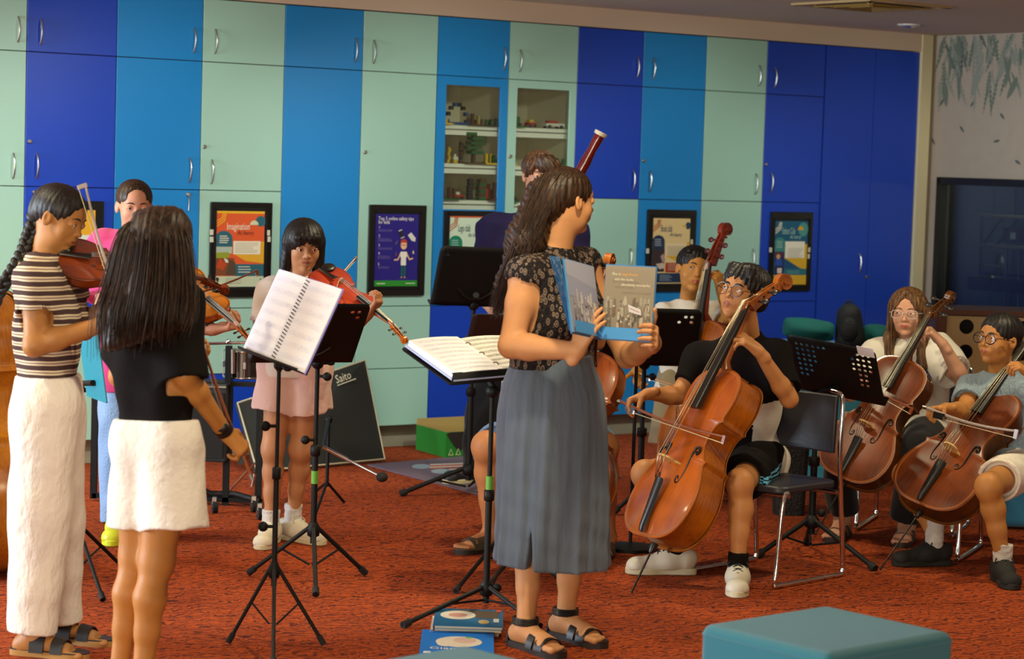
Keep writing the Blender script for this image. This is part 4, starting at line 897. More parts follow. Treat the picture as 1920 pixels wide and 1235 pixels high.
def instrument(kind, M, label, wd, kscale=1., pegs=True, endpin=.32, group=None, scroll_m=None, chin=True):
    """kind: cello / violin / double_bass. local frame: y from tail to scroll, z out of the top, x to the treble side. unit = cello metres"""
    e = empty(kind, (0, 0, 0), label, {'cello': 'cello', 'violin': 'violin', 'double_bass': 'double bass'}[kind], group, None, M)
    e.scale = (1, 1, 1); k = kscale; vio = kind == 'violin'; bass = kind == 'double_bass'
    rib = (.118 if not vio else .062*1.0)/1*k; rib = {'cello': .118, 'violin': .066, 'double_bass': .125}[kind]*k; ZR = rib
    half = []
    for i, (p, q) in enumerate(zip(OUTL[:-1], OUTL[1:])): pass
    pts = smoothpts([np.array(p) for p in OUTL], 3); sharp = pts
    R = [(x, y) for x, y in sharp]; full = R+[(-x, y) for x, y in R[::-1][1:-1]]
    O = np.array(full)*k; n = len(O); wm, wr_, wb = wd
    b = MB(); b.add([(x*.965, .012*k+(y-.0)*.97, z) for z in (0, ZR) for x, y in O], [(i, (i+1) % n, n+(i+1) % n, n+i) for i in range(n)]); b.build('ribs', wr_, e, 45, world=False)
    def plate(z0, sgn, arch, m, name):
        T = [0, .018, .05, .09, .16, .28, .45, .65, .85]; V = []; mi = []
        ax_y = lambda y: .10*k+(y/.758)*.56
        for t in T:
            hgt = arch*k*(0 if t < .05 else (1-(1-(t-.05)/.95)**2.2)); 
            for x, y in O:
                cy = np.clip(y, .14*k, .62*k); V.append((x*(1-t), y+(cy-y)*t, z0+sgn*(.005*k+hgt)))
        V0 = [(x, y, z0) for x, y in O]; Fc = []; VV = V0+V; NN = len(T)+1
        for r_ in range(NN-1):
            for i in range(n):
                j = (i+1) % n; f_ = (r_*n+i, r_*n+j, (r_+1)*n+j, (r_+1)*n+i); Fc.append(f_ if sgn > 0 else f_[::-1]); mi.append(1 if r_ in (0,) else (1 if r_ == 3 else 0))
        # centre strip
        last = (NN-1)*n
        for i in range(0, n//2): 
            j = n-i if i > 0 else 0; a_, b_ = last+i, last+i+1; c_, d_ = last+(n-i-1) % n, last+(n-i) % n
            f_ = [a_, b_, c_, d_] if i > 0 else [a_, b_, c_]; f_ = list(dict.fromkeys(f_))
            if len(f_) > 2: Fc.append(tuple(f_) if sgn > 0 else tuple(f_[::-1])); mi.append(0)
        return mesh_obj(name, VV, Fc, [m, wb], e, mi, 40, world=False)
    top = plate(ZR, 1, .020 if not vio else .018, wm, 'top_plate'); plate(0, -1, .016, wr_, 'back_plate')
    # f holes
    for s in (-1, 1):
        b = MB(); fp = [(.070, .325), (.060, .338), (.052, .328), (.060, .312), (.078, .316), (.088, .345), (.086, .385), (.084, .425), (.090, .452), (.108, .456), (.116, .440), (.108, .430), (.100, .440)]
        fp = [(.055+(x-.052)*.9, .24+(y-.312)*1.12) for x, y in fp]; pp = smoothpts([np.array((s*x, y)) for x, y in fp], 3)
        def zt(x, y): return ZR+(.0215 if not vio else .0195)*k-abs(x)**2*.9/k*0-.013*k*max(0, (abs(x)/k-.03)/.10)**2
        b.tube([(x*k, y*k, zt(x*k, y*k)) for x, y in pp], .0055*k, 6); b.build('sound_hole', EBONY, e, 60, world=False)
    # neck, pegbox, scroll
    zt0 = ZR+.006*k; NB = .758*k; NL = {'cello': .285, 'violin': .285, 'double_bass': .285}[kind]*k
    wv = 1.0 if not vio else 1.25
    b = MB(); b.box((0, NB-.004*k, ZR*.52), (.052*k, .012*k, ZR*.98), None)
    b.tube([(0, NB-.01*k, ZR-.02*k), (0, NB+.03*k, zt0+.006*k), (0, NB+NL, zt0+.030*k)], [.024*k, .0185*k*wv, .0155*k*wv], 12); b.build('neck', scroll_m or wr_, e, 50, world=False)
    TH = {'cello': .40, 'violin': .16, 'double_bass': .20}[kind]; ct, st_ = cos(TH), sin(TH); y0 = NB+NL; sm = scroll_m or wr_; z0 = zt0+.028*k
    def pb(x, a, z_): return (x, y0+(a*ct+z_*st_)*k, z0+(-a*st_+z_*ct)*k)
    PAX = (np.array([1., 0, 0]), np.array([0, ct, -st_]), np.array([0, st_, ct]))
    b = MB()
    for s in (-1, 1):
        poly = [(-.006, -.026), (.08, -.036), (.165, -.040), (.168, -.016), (.10, -.003), (-.006, .010)]
        V = []
        for dx in (0, -.0065):
            for a, z_ in poly: V.append(pb(s*(.0215-.05*a+dx)*k, a, z_))
        b.add(V, [(0, 1, 2, 3, 4, 5), (6, 7, 8, 9, 10, 11)]+[(i, (i+1) % 6, 6+(i+1) % 6, 6+i) for i in range(6)])
    b.box(pb(0, .08, -.034), (.034*k, .175*k, .008*k), PAX); b.box(pb(0, .0, -.008), (.042*k, .012*k, .034*k), PAX)
    b.build('pegbox', sm, e, 40, world=False)
    _, cy, cz = pb(0, .188, -.034); b = MB(); sp = []
    for i in range(46):
        a = -1.9+i*.25+TH*0; rr = .034*k*(1-i/52.)+.004*k; dy, dz = rr*sin(a), rr*cos(a)-.004*k; sp.append((0, cy+dy*ct+dz*st_, cz-dy*st_+dz*ct))
    w0 = [(.016+.011*(i/45.)**1.3)*k for i in range(46)]
    # ribbon of the volute with thickness
    V = []; Fc = []
    for i, p in enumerate(sp):
        nn = nrm(np.array(p)-np.array((0, cy, cz))); th = .0058*k
        for s in (-1, 1):
            V.append((s*w0[i], p[1]+nn[1]*th, p[2]+nn[2]*th)); V.append((s*w0[i], p[1]-nn[1]*th, p[2]-nn[2]*th))
    for i in range(45):
        o = i*4; Fc += [(o, o+4, o+6, o+2), (o+1, o+3, o+7, o+5), (o, o+1, o+5, o+4), (o+2, o+6, o+7, o+3)]
    b.add(V, Fc); b.cyl((-.030*k, cy, cz), (.030*k, cy, cz), .0105*k, n=16); b.cyl((-.0165*k, cy, cz), (.0165*k, cy, cz), .030*k, n=24)
    b.build('scroll', sm, e, 50, world=False)
    if pegs:
        for i, (a, s) in enumerate(((.035, 1), (.065, -1), (.095, 1), (.125, -1))):
            b = MB(); _, py_, pz = pb(0, a, -.016); L = .062*k if not bass else .058*k
            b.cyl((-s*.02*k, py_, pz), (s*L*.75, py_, pz), .0048*k, .0055*k, 8); b.sphere((s*L, py_, pz), (.020*k, .014*k, .006*k), 12, 8)
            b.build('peg', EBONY if not bass else mat('dark red peg', '#4a1a12', .35), e, 60, world=False)
    # fingerboard
    fb0 = NB-.205*k if not vio else NB-.19*k; b = MB(); V = []
    for y, hw, z_ in ((fb0, .031*wv, .050), (y0, .0155*wv, .040)):
        for i in range(9):
            a = pi*i/8; V.append((cos(a)*hw*k, y, zt0+(z_-.012)*k+sin(a)*.012*k if y > fb0 else zt0+(z_)*k+sin(a)*.014*k))
        V.append((-hw*k*.8, y, zt0+(z_-.020 if y > fb0 else z_-.014)*k)); V.append((hw*k*.8, y, zt0+(z_-.020 if y > fb0 else z_-.014)*k))
    b.add(V, [(i, (i+1) % 11, 11+(i+1) % 11, 11+i) for i in range(11)]+[tuple(range(11))[::-1], tuple(range(11, 22))]); b.build('fingerboard', EBONY, e, 50, world=False)
    # bridge
    yb = .318*k; zb = ZR+.024*k; hb = .080*k; b = MB()
    bp = [(-.046, 0), (-.030, 0), (-.026, .012), (-.012, .016), (0, .022), (.012, .016), (.026, .012), (.030, 0), (.046, 0), (.044, .014), (.034, .028), (.040, .046), (.034, .066), (.018, .078), (0, .082), (-.018, .078), (-.034, .066), (-.040, .046), (-.034, .028), (-.044, .014)]
    b.prism([(x*k, z_*k) for x, z_ in bp], (0, yb, zb-.004*k), ((1, 0, 0), (0, 0, 1), (0, -1, 0)), -.004*k, .004*k); b.build('bridge', M_MAPLE, e, 40, world=False)
    # tailpiece
    b = MB(); ty0, ty1 = .012*k, .235*k; V = []
    for y, hw, z_ in ((ty0, .012, .022), (ty0+.02*k, .016, .030), (ty1-.012*k, .029, .052), (ty1, .026, .056)):
        for x, dz in ((-hw, 0), (-hw*.6, .010), (0, .013), (hw*.6, .010), (hw, 0), (0, -.006)): V.append((x*k, y, ZR+(z_+dz)*k))
    b.add(V, [(r_*6+i, r_*6+(i+1) % 6, (r_+1)*6+(i+1) % 6, (r_+1)*6+i) for r_ in range(3) for i in range(6)]+[(0, 1, 2, 3, 4, 5)[::-1], (18, 19, 20, 21, 22, 23)]); b.build('tailpiece', EBONY, e, 40, world=False)
    # strings
    for i in range(4):
        u = (i-1.5)/1.5; b = MB(); zt1 = zb+(.082-.010*u*u)*k
        b.tube([(u*.016*k, ty1-.004*k, ZR+.066*k), (u*.024*k, yb, zt1), (u*.0095*wv*k, y0, zt0+.056*k), pb(u*.006*k, .035+.03*i, -.016)], .0014*k if not vio else .002*k, 5); b.build('string', M_STR, e, 180, world=False)
    if not vio and endpin:
        b = MB(); b.lathe((0, 0, ZR*.5), (0, -.04*k, ZR*.5), [(0, .016*k), (.5, .016*k), (1, .010*k)], 14); b.cyl((0, -.03*k, ZR*.5), (0, -endpin*k, ZR*.5), .0045*k, n=8); b.sphere((0, -endpin*k+.006, ZR*.5), .008*k, 10, 6); b.build('endpin', EBONY, e, 60, world=False)
    if vio and chin:
        b = MB(); b.sphere((-.085*k, .055*k, ZR+.035*k), (.075*k, .06*k, .018*k), 18, 8); b.cyl((-.07*k, .0, ZR), (-.07*k, .0, -.0), .008*k); b.build('chin_rest', EBONY, e, 60, world=False)
    return e
def imat(tail, head, normal, off=(0, 0)):
    """frame with the tail button at `tail`, pointing to `head`, top facing `normal`"""
    y = nrm(np.asarray(head, float)-np.asarray(tail, float)); z = nrm(np.asarray(normal, float)-y*(np.asarray(normal, float)@y)); x = np.cross(y, z); t = np.asarray(tail, float)
    return Matrix(((x[0], y[0], z[0], t[0]), (x[1], y[1], z[1], t[1]), (x[2], y[2], z[2], t[2]), (0, 0, 0, 1)))
def mpt(M, p): return np.array(M @ Vector(p))
M_BOWW = mat('bow stick', '#7a3a1c', .3, coat=.4); M_BOWH = mat('bow hair', '#d8cda8', .6)
def bow(frog, tip, down, label, L=None, k=1., stick=None, group=None):
    """violin-family bow: frog end, tip end, direction in which the hair lies"""
    frog = np.asarray(frog, float); tip = np.asarray(tip, float); d = nrm(tip-frog); dn = nrm(np.asarray(down, float)-d*(np.asarray(down, float)@d)); L = np.linalg.norm(tip-frog)
    e = empty('bow', frog, label, 'bow', group); st = stick or M_BOWW; b = MB(); pts = []
    for i in range(13): t = i/12; pts.append(frog-d*.035+(d*(L+.035))*t+dn*(.012*k*sin(pi*t)))
    b.tube(pts, [(.0056-.0022*i/12)*k for i in range(13)], 8); b.box(tip+dn*.010*k-d*.004, (.012*k, .008*k, .028*k), (d, np.cross(dn, d), dn)); b.build('stick', st, e, 50)
    b = MB(); b.box(frog+d*.03+dn*.014*k, (.055, .012*k, .020*k), (d, np.cross(dn, d), dn)); b.cyl(frog-d*.037, frog-d*.055, .0062*k, n=10, mi=1); b.box(frog+d*.056+dn*.019*k, (.010, .014*k, .012*k), (d, np.cross(dn, d), dn), 1); b.build('frog', [EBONY, M_HAND], e, 40)
    b = MB(); b.box((frog+d*.06+tip)/2+dn*.021*k, (np.linalg.norm(tip-frog-d*.06), .009*k, .0016), (d, np.cross(dn, d), dn)); b.build('hair_ribbon', M_BOWH, e, 0); return e
# ------------------------------------------------------------ garments
def tee(p, m, J, ends=(None, None), grow=.014, hem=.0, r0=.064, r1=.060, neck=.060, fold=.0035, name='t_shirt', matfn=None, bulk=1., h=.006, seed=1, chest=0., low=None, collar=.0, flare=0., extra=None, thick=None, neck_dir=None):
    T = Sdf(); shL, shR, hpL, hpR = J; p.torso(shL, shR, hpL, hpR, bulk, chest, T, grow)
    k = p.s; mh = (np.asarray(hpL)+np.asarray(hpR))/2; up = p.up; q = []
    if low is not None: T.cap(mh-p.rh*.06*k, mh-p.rh*.06*k+np.asarray(low), .105*k+grow+flare, .105*k+grow+flare, k=.05, flat=(p.fh, 1.05)); T.cap(mh+p.rh*.06*k, mh+p.rh*.06*k+np.asarray(low), .105*k+grow+flare, .105*k+grow+flare, k=.05, flat=(p.fh, 1.05))
    for sh, e in ((shL, ends[0]), (shR, ends[1])):
        if e is not None: q.append(sleeve(T, sh, e, r0*k, r1*k, k=.04))
    ms = (np.asarray(shL)+np.asarray(shR))/2; T.cap(ms-up*.02*k, p.neckp+up*collar, .078*k+grow, neck*k+.016, k=.05)
    if extra: extra(T)
    for f in q: f()
    if hem is not None: T.plane(mh+up*hem, -up, k=.004)
    T.ops.append((folds(fold, 26, seed, (1, 1, .7)), 0, 'd'))
    nd = up if neck_dir is None else nrm(neck_dir)
    T.cap(p.neckp+nd*-.03, p.neckp+nd*.25, neck*k, neck*k*1.15, k=.006, mode='s')
    return sdf_obj(name, T, m, p.root, h, matfn=matfn)
def bottoms(p, m, hips, legs, name, r0=.100, r1=.085, pel=.112, waist=.12, fold=.004, h=.006, seed=2, seat=None, open_=.030, matfn=None, flat=None, k_=.03, fr=26, cut=False):
    """legs: [(hip, [points], [radii])]"""
    T = Sdf(); k = p.s; hL, hR = map(np.asarray, hips); mh = (hL+hR)/2; rh = p.rh; up = p.up
    T.cap(mh-rh*.065*k+ZZ*.03, mh+rh*.065*k+ZZ*.03, pel*k, k=.05, flat=(p.fh, 1.05)); T.cap(mh-rh*.05*k+up*waist*.8, mh+rh*.05*k+up*waist*.8, pel*.9*k, k=.06, flat=(p.fh, 1.08)); ends = []
    for pts, rs in legs: ends.append(tubeline(T, pts, [r*k for r in rs], k=k_))
    T.ops.append((folds(fold, fr, seed, (1, 1, .6)), 0, 'd'))
    for a, b, r in ends: d = nrm(b-a); T.fcone(b-d*.03, b+d*.05, r-open_*.6, r-open_*.6, k=.004, mode='s')
    if cut: T.plane(mh+up*waist, up, k=.004)
    return sdf_obj(name, T, m, p.root, h, matfn=matfn)
BLACKT = mat('black cotton', '#120d0c', .9, spec=.12, bump=.2, bscale=220); WHITET = cloth('white cotton', '#dcd6ca'); WHITEC = cloth('white linen', '#d5c8b6', bump=.6, bscale=35)
SK_TAN = '#b67a48'; SK_WARM = '#ad6e3c'; SK_PALE = '#cf9c7c'; SK_MID = '#b98050'
def cell_M(tail, nut, a, k=1.):
    t = np.asarray(tail, float); y = nrm(np.asarray(nut, float)-t); perp = nrm([y[2], 0, -y[0]]); c = np.cross(y, perp); c = c if c[1] > 0 else -c
    x = nrm(a*perp-math.sqrt(1-a*a)*c); z = np.cross(x, y); t = t-z*.118*k
    return Matrix(((x[0], y[0], z[0], t[0]), (x[1], y[1], z[1], t[1]), (x[2], y[2], z[2], t[2]), (0, 0, 0, 1)))
# ------------------------------------------------------------ folding chair
def chair(base, fwd, label, s=1.):
    e = empty('folding_chair', base, label, 'chair', None); f = nrm([fwd[0], fwd[1], 0]); r = np.cross(f, ZZ); b0 = np.asarray(base, float)
    Q = lambda x, y, z: b0+r*x*s+f*y*s+ZZ*z*s
    vin = mat('dark vinyl', '#26242c', .45, bump=.1)
    for q in (-1, 1):
        b = MB(); x = q*.225
        b.tube(smoothpts([Q(x, .17, .385), Q(x, .20, .35), Q(x, .225, .10), Q(x, .235, .022), Q(x, .20, .011), Q(x, -.19, .011), Q(x, -.235, .022), Q(x, -.232, .10), Q(x, -.195, .40), Q(x*.99, -.185, .55), Q(x*.98, -.195, .72), Q(x*.90, -.200, .765), Q(x*.7, -.202, .775)], 5), .0105, 10)
        b.build('side_frame', M_CHR, e, 60)
    b = MB(); b.tube([Q(-.225, .16, .37), Q(.225, .16, .37)], .009, 10); b.tube([Q(-.225, -.17, .36), Q(.225, -.17, .36)], .009, 10); b.build('cross_bar', M_CHR, e, 60)
    b = MB(); b.prism(rrect(.43, .40, .05), Q(0, 0, .378), (r, f, ZZ), .0, .03); bevel(b.build('seat', vin, e, 40), .008)
    b = MB(); V = []; n = 10
    for z_ in (.52, .76):
        for th in (0, .022):
            for i in range(n+1): x = -.20+.40*i/n; V.append(Q(x, -.165-.012*(z_ > .6)-.030*(1-(x/.2)**2)-th, z_))
    m = n+1; Fc = []
    for i in range(n): Fc += [(i, i+1, 2*m+i+1, 2*m+i), (m+i, 3*m+i, 3*m+i+1, m+i+1), (i, m+i, m+i+1, i+1), (2*m+i, 2*m+i+1, 3*m+i+1, 3*m+i)]
    Fc += [(0, 2*m, 3*m, m), (n, m+n, 3*m+n, 2*m+n)]; b.add(V, Fc); bevel(b.build('backrest', vin, e, 40), .006); return e
# ------------------------------------------------------------ boy with glasses playing the cello
def boy_cellist():
    q = lambda x, y, Y: P(x, y, Y)
    p = Person('boy in black and white t-shirt and round glasses seated bowing the orange cello', P(1400, 1100, 9.5)*[1, 1, 0], SK_TAN, '#9c5442', scale=.98)
    shL, shR, hL, hR = q(1450, 668, 9.50), q(1312, 676, 9.66), q(1424, 862, 9.72), q(1372, 862, 9.82); J = (shL, shR, hL, hR)
    p.torso(*J); elL, wrL = q(1480, 748, 9.36), q(1424, 660, 9.24); p.arm(shL, elL, wrL); elR, wrR = q(1270, 742, 9.55), q(1215, 738, 9.40); p.arm(shR, elR, wrR)
    p.hand(wrL, (-.74, -.22, .58), (-.50, .40, -.72), 'L', [(28, 40, 25), (36, 44, 28), (42, 48, 28), (46, 50, 28)], (.5, .2, .9), 9, k=1.08)
    p.hand(wrR, (-.78, -.18, -.30), (.15, -.25, -.95), 'R', [(45, 40, 20), (52, 42, 22), (52, 46, 22), (48, 46, 20)], (.7, .1, .8), 7)
    knL, anL = q(1388, 905, 9.16), q(1384, 1060, 9.12); knR, anR = q(1210, 888, 9.42), q(1266, 1042, 9.42)
    p.leg(hL, knL, anL, 1.02); p.leg(hR, knR, anR, 1.02)
    p.head(q(1392, 551, 9.45), (-.60, -.74, .22), (.16, 0, 1), .236, neck=q(1398, 642, 9.56), gaze=(-.74, -.60, .32), nose=.8, cheek=1.14, jaw=1.10, lipz=1.25, nr=.058, brow='#17100d', brow_t=.016)
    p.skin_body()
    p.glasses(.118, .105, '#2c1d18', .0075)
    hm = hairmat('black hair', '#0d0b0b', '#231d1b')
    def hr(L):
        L.ell((0, -.10, .20), (.405, .47, .37)); L.ell((0, -.30, -.02), (.33, .26, .30), k=.1)
        L.ell((0, .50, -.14), (.36, .40, .40), k=.03, mode='s')
        for i, (x, dx) in enumerate(((-.26, -.02), (-.16, .03), (-.05, .05), (.06, .05), (.16, .03), (.26, .0))): L.cap((x*.8, .22, .42), (x+dx, .395-abs(x)*.35, .21+.03*(i % 2)), .085, .018, k=.03)
        for s in (-1, 1): L.cap((s*.34, -.02, .15), (s*.355, .06, -.04), .05, .02, k=.04)
        L.plane((0, 0, -.32), (0, -.3, -1), k=.05)
    p.hair_sdf(hr, 'hair', hm, groove=.0022)
    seL = shL+(elL-shL)*.80; seR = shR+(elR-shR)*.80
    def mf(C): # white side panel of the shirt
        u = (C-np.asarray(hL))@p.up; px = C@RR; c0 = float(np.asarray(q(1416, 760, 9.6))@RR); return ((px > c0-.016) & (u < .33)).astype(int)
    tee(p, [BLACKT, cloth('white panel', '#cfc3b4')], J, (seL, seR), grow=.020, hem=-.045, r0=.066, r1=.068, neck=.064, fold=.006, matfn=mf, low=(-.01, -.03, -.05), flare=.012, seed=4)
    stripe = mat('blue stripe cloth', '#5aa7c8', .8)
    def sf(C):
        d = (C-np.asarray(hL)); v = nrm(np.asarray(knL)-np.asarray(hL)); s_ = np.cross(v, ZZ); s_ = nrm(s_); s_ = -s_ if s_[0] < 0 else s_; w_ = np.cross(s_, v); a = np.degrees(np.arctan2(d@w_, d@s_)); on = (d@s_ > .05) & (((a > -6) & (a < 0)) | ((a > 5) & (a < 11)) | ((a > 16) & (a < 22))); return on.astype(int)
    b_ = bottoms(p, [BLACKT, stripe], (hL, hR), [([hL, hL+(knL-hL)*.80], [.112, .098]), ([hR, hR+(knR-hR)*.72], [.112, .100])], 'shorts', matfn=sf, waist=.10, fold=.005, h=.0045)
    ws = mat('white leather', '#cfc6b2', .5); so = mat('off white sole', '#c9bd9c', .6); bl = mat('black lace', '#1a191c', .7)
    shoe(p.root, anL, (-.10, -1), 1.08, 0., ws, so, 'sneaker', lacem=bl, sock=BLACKT); shoe(p.root, anR, (-1, -.12), 1.08, 0., ws, so, 'sneaker', lacem=bl, sock=BLACKT)
    return p
CEL1 = (P(1208, 1006, 9.00), P(1411, 584, 9.28))
W_OR = wood('orange varnish', '#b4570f', '#7c3408', .26, .4); W_OR2 = wood('orange varnish dark', '#b06012', '#743509', .28, .4)
W_BR = wood('brown varnish', '#7e3a0e', '#471c07', .32, .28); W_BR2 = wood('brown varnish dark', '#6a3a0c', '#321606', .34, .28)
W_VI = wood('orange violin varnish', '#d4701c', '#a04a10'); W_RED = wood('red violin varnish', '#d8481a', '#96280c', .4, .2); W_DK = wood('dark violin varnish', '#8e3a12', '#4f1d0c')
PURF = mat('gilt edge', '#8f4f1a', .35); PURFD = mat('dark edge', '#3a1c0e', .35)
M1 = cell_M(CEL1[0], CEL1[1], .44)
instrument('cello', M1, 'bright orange cello held by the boy with round glasses', (W_OR, W_OR2, PURF), 1.0, endpin=.235)
bow(P(1176, 757, 9.36), P(1360, 819, 8.93), (-.30, .1, -.95), 'cello bow in the right hand of the boy with round glasses', k=1.25)
boy_cellist()
chair(((PF(1412, 1108)+PF(1558, 1085))/2+(PF(1290, 1062)-PF(1412, 1108))*.41)*[1, 1, 0], (-.68, -.73), 'chrome and black vinyl chair under the boy with round glasses')
SKIRTB = cloth('blue grey crinkled cotton', '#5a6472', bump=.9, bscale=14, var=.10, vscale=5, bstretch=(2.2, 2.2, .45))
def striped(name, cols, period, zoff=0.):
    m = bpy.data.materials.new(name); m.use_nodes = True; nt = m.node_tree; b = nt.nodes['Principled BSDF']; N = nt.nodes.new; L = nt.links.new
    tc = N('ShaderNodeTexCoord'); sp = N('ShaderNodeSeparateXYZ'); L(tc.outputs['Object'], sp.inputs[0]); nz = N('ShaderNodeTexNoise'); nz.inputs['Scale'].default_value = 9; L(tc.outputs['Object'], nz.inputs[0])
    ma = N('ShaderNodeMath'); ma.operation = 'MULTIPLY_ADD'; ma.inputs[1].default_value = .012; L(nz.outputs['Fac'], ma.inputs[0]); L(sp.outputs['Z'], ma.inputs[2])
    md = N('ShaderNodeMath'); md.operation = 'MODULO'; dv = N('ShaderNodeMath'); dv.operation = 'DIVIDE'; dv.inputs[1].default_value = period; ad = N('ShaderNodeMath'); ad.inputs[1].default_value = 50
    L(ma.outputs[0], dv.inputs[0]); L(dv.outputs[0], ad.inputs[0]); L(ad.outputs[0], md.inputs[0]); md.inputs[1].default_value = 1
    r = N('ShaderNodeValToRGB'); r.color_ramp.interpolation = 'CONSTANT'; r.color_ramp.elements[0].color = srgb(cols[0][1]); r.color_ramp.elements[0].position = 0
    r.color_ramp.elements[1].position = cols[1][0]; r.color_ramp.elements[1].color = srgb(cols[1][1])
    for p_, c in cols[2:]: e = r.color_ramp.elements.new(p_); e.color = srgb(c)
    L(md.outputs[0], r.inputs[0]); L(r.outputs[0], b.inputs['Base Color']); b.inputs['Roughness'].default_value = .9; b.inputs['Specular IOR Level'].default_value = .15; return m
HBLK = hairmat('black hair', '#0d0b0b', '#231d1b'); HDK = hairmat('dark brown hair', '#130c09', '#432c1c'); HBR = hairmat('brown hair', '#2c1a10', '#6a4526'); HDBR = hairmat('deep brown hair', '#1a100b', '#462d1a'); HLB = hairmat('light brown hair', '#3a2415', '#8a623c')
TAPE = mat('green tape', '#5d9a35', .6)
# ------------------------------------------------------------ girl with the braid, playing the violin in profile
def girl_braid():
    Y = 7.62; q = lambda x, y, d=0: P(x, y, Y+d)
    p = Person('girl in striped top and wide white trousers playing violin, black braid down her back', q(80, 1220)*[1, 1, 0], '#a8713c', '#7a4030', scale=.93)
    shR, shL, hR, hL = q(70, 522, -.13), q(112, 512, .13), q(82, 772, -.075), q(96, 770, .08); J = (shL, shR, hL, hR)
    p.torso(*J, chest=.012, bulk=.98); elR, wrR = q(64, 648, -.18), q(206, 604, -.13); p.arm(shR, elR, wrR, 1.05); elL, wrL = q(158, 618, .12), q(232, 540, .06); p.arm(shL, elL, wrL)
    p.hand(wrR, (.85, .1, -.1), (.1, .2, -.95), 'R', .6, k=.93); p.hand(wrL, (.75, .2, .55), (-.2, .1, .95), 'L', .8, k=.93)
    anR, anL = q(62, 1192, -.10), q(112, 1176, .12)
    p.leg(hR, q(68, 985, -.09), anR); p.leg(hL, q(104, 980, .1), anL); p.foot(anR, (.97, -.22), 0., 1.12); p.foot(anL, (.97, -.22), 0., 1.12)
    p.head(q(112, 411), (.90, -.30, -.30), (.28, 0, 1), .214, neck=q(82, 500), nose=.9, cheek=1.03, lipz=1.2, nr=.050, brow='#17100d')
    p.skin_body()
    def hr(L):
        L.ell((0, -.08, .17), (.365, .455, .375)); L.ell((0, -.33, .0), (.24, .20, .22), k=.1); L.ell((0, .55, -.16), (.42, .44, .52), k=.02, mode='s')
        for s in (-1, 1): L.ell((s*.38, .02, -.12), (.12, .17, .20), k=.02, mode='s')
    p.hair_sdf(hr, 'hair', HBLK, groove=.0010)
    # braid: three strands woven down the back
    b = MB(); path = smoothpts([p.hl(0, -.42, -.02), q(64, 425, .0), q(55, 446, -.0), q(46, 470, -.02), q(32, 496, -.05), q(16, 520, -.06), q(0, 545, -.04), q(-12, 575, -.02)], 10); n = len(path)
    for s in range(3):
        pts = []
        for i, c in enumerate(path):
            t = nrm(path[min(i+1, n-1)]-path[max(i-1, 0)]); x, y, z = frame(t, (0, 1, .2)); a = i*.42+s*2*pi/3; w_ = .019*(1-.35*i/n)
            pts.append(c+x*w_*sin(a)+y*w_*.6*sin(2*a))
        b.tube(pts, [.0155*(1-.4*i/n) for i in range(n)], 8)
    b.build('braid', HBLK, p.root, 180)
    st = striped('brown striped knit', [(0, '#4a3838'), (.40, '#4a3838'), (.42, '#d9c9ab'), (.58, '#8f7a72'), (.74, '#d9c9ab'), (.90, '#4a3838')], .031)
    b_ = tee(p, st, J, (shL+(elL-shL)*.5, shR+(elR-shR)*.50), grow=.014, hem=.105, r0=.064, r1=.066, neck=.062, fold=.004, seed=11, chest=.012, bulk=.97)
    b = MB()   # ruffle round the neck of the top
    for i in range(30):
        a = 2*pi*i/30; c = p.neckp+np.array([cos(a)*.092+.008, sin(a)*.088, -.030-.050*cos(a)]); b.sphere(c, (.015, .015, .011), 8, 5)
    b.build('ruffle', mat('pale ruffle', '#c9b59b', .9), p.root, 180)
    LIN = cloth('white crinkled linen', '#e6ddd4', bump=1.0, bscale=22, bstretch=(1.5, 1.5, .8))
    bottoms(p, LIN, (hL, hR), [([hR, q(72, 985, -.08), q(60, 1183, -.10)], [.125, .110, .085]), ([hL, q(104, 980, .09), q(112, 1162, .12)], [.125, .105, .082])], 'trousers', waist=.125, fold=.005, cut=True, pel=.122, seed=5, fr=20, h=.0055)
    b = MB(); mh = (hL+hR)/2
    for s, (a, k) in (('sandal', (anR, 0)), ('sandal', (anL, 1))): sandal(p.root, a, (.97, -.22), 1.06, 0., mat('cork sole', '#a5783c', .8), mat('black leather', '#1b191a', .5), ((.005, .052), (.075, .115)))
    # violin under her chin
    tail = q(103, 480, -.02); nut = tail+nrm(np.array([.90, .30, -.16]))*.50
    instrument('violin', imat(tail-ZZ*.02, nut-ZZ*.02, (.10, -.62, .76)), 'dark red-brown violin under the chin of the girl with the braid', (W_DK, W_DK, PURFD), .47, scroll_m=W_DK)
    bow(q(236, 582, -.10), q(160, 345, -.02), (-.9, 0, -.25), 'violin bow of the girl with the braid, rising in front of the pink shirt', k=1.2, stick=mat('pale bow stick', '#9a8c86', .3, coat=.4))
girl_braid()
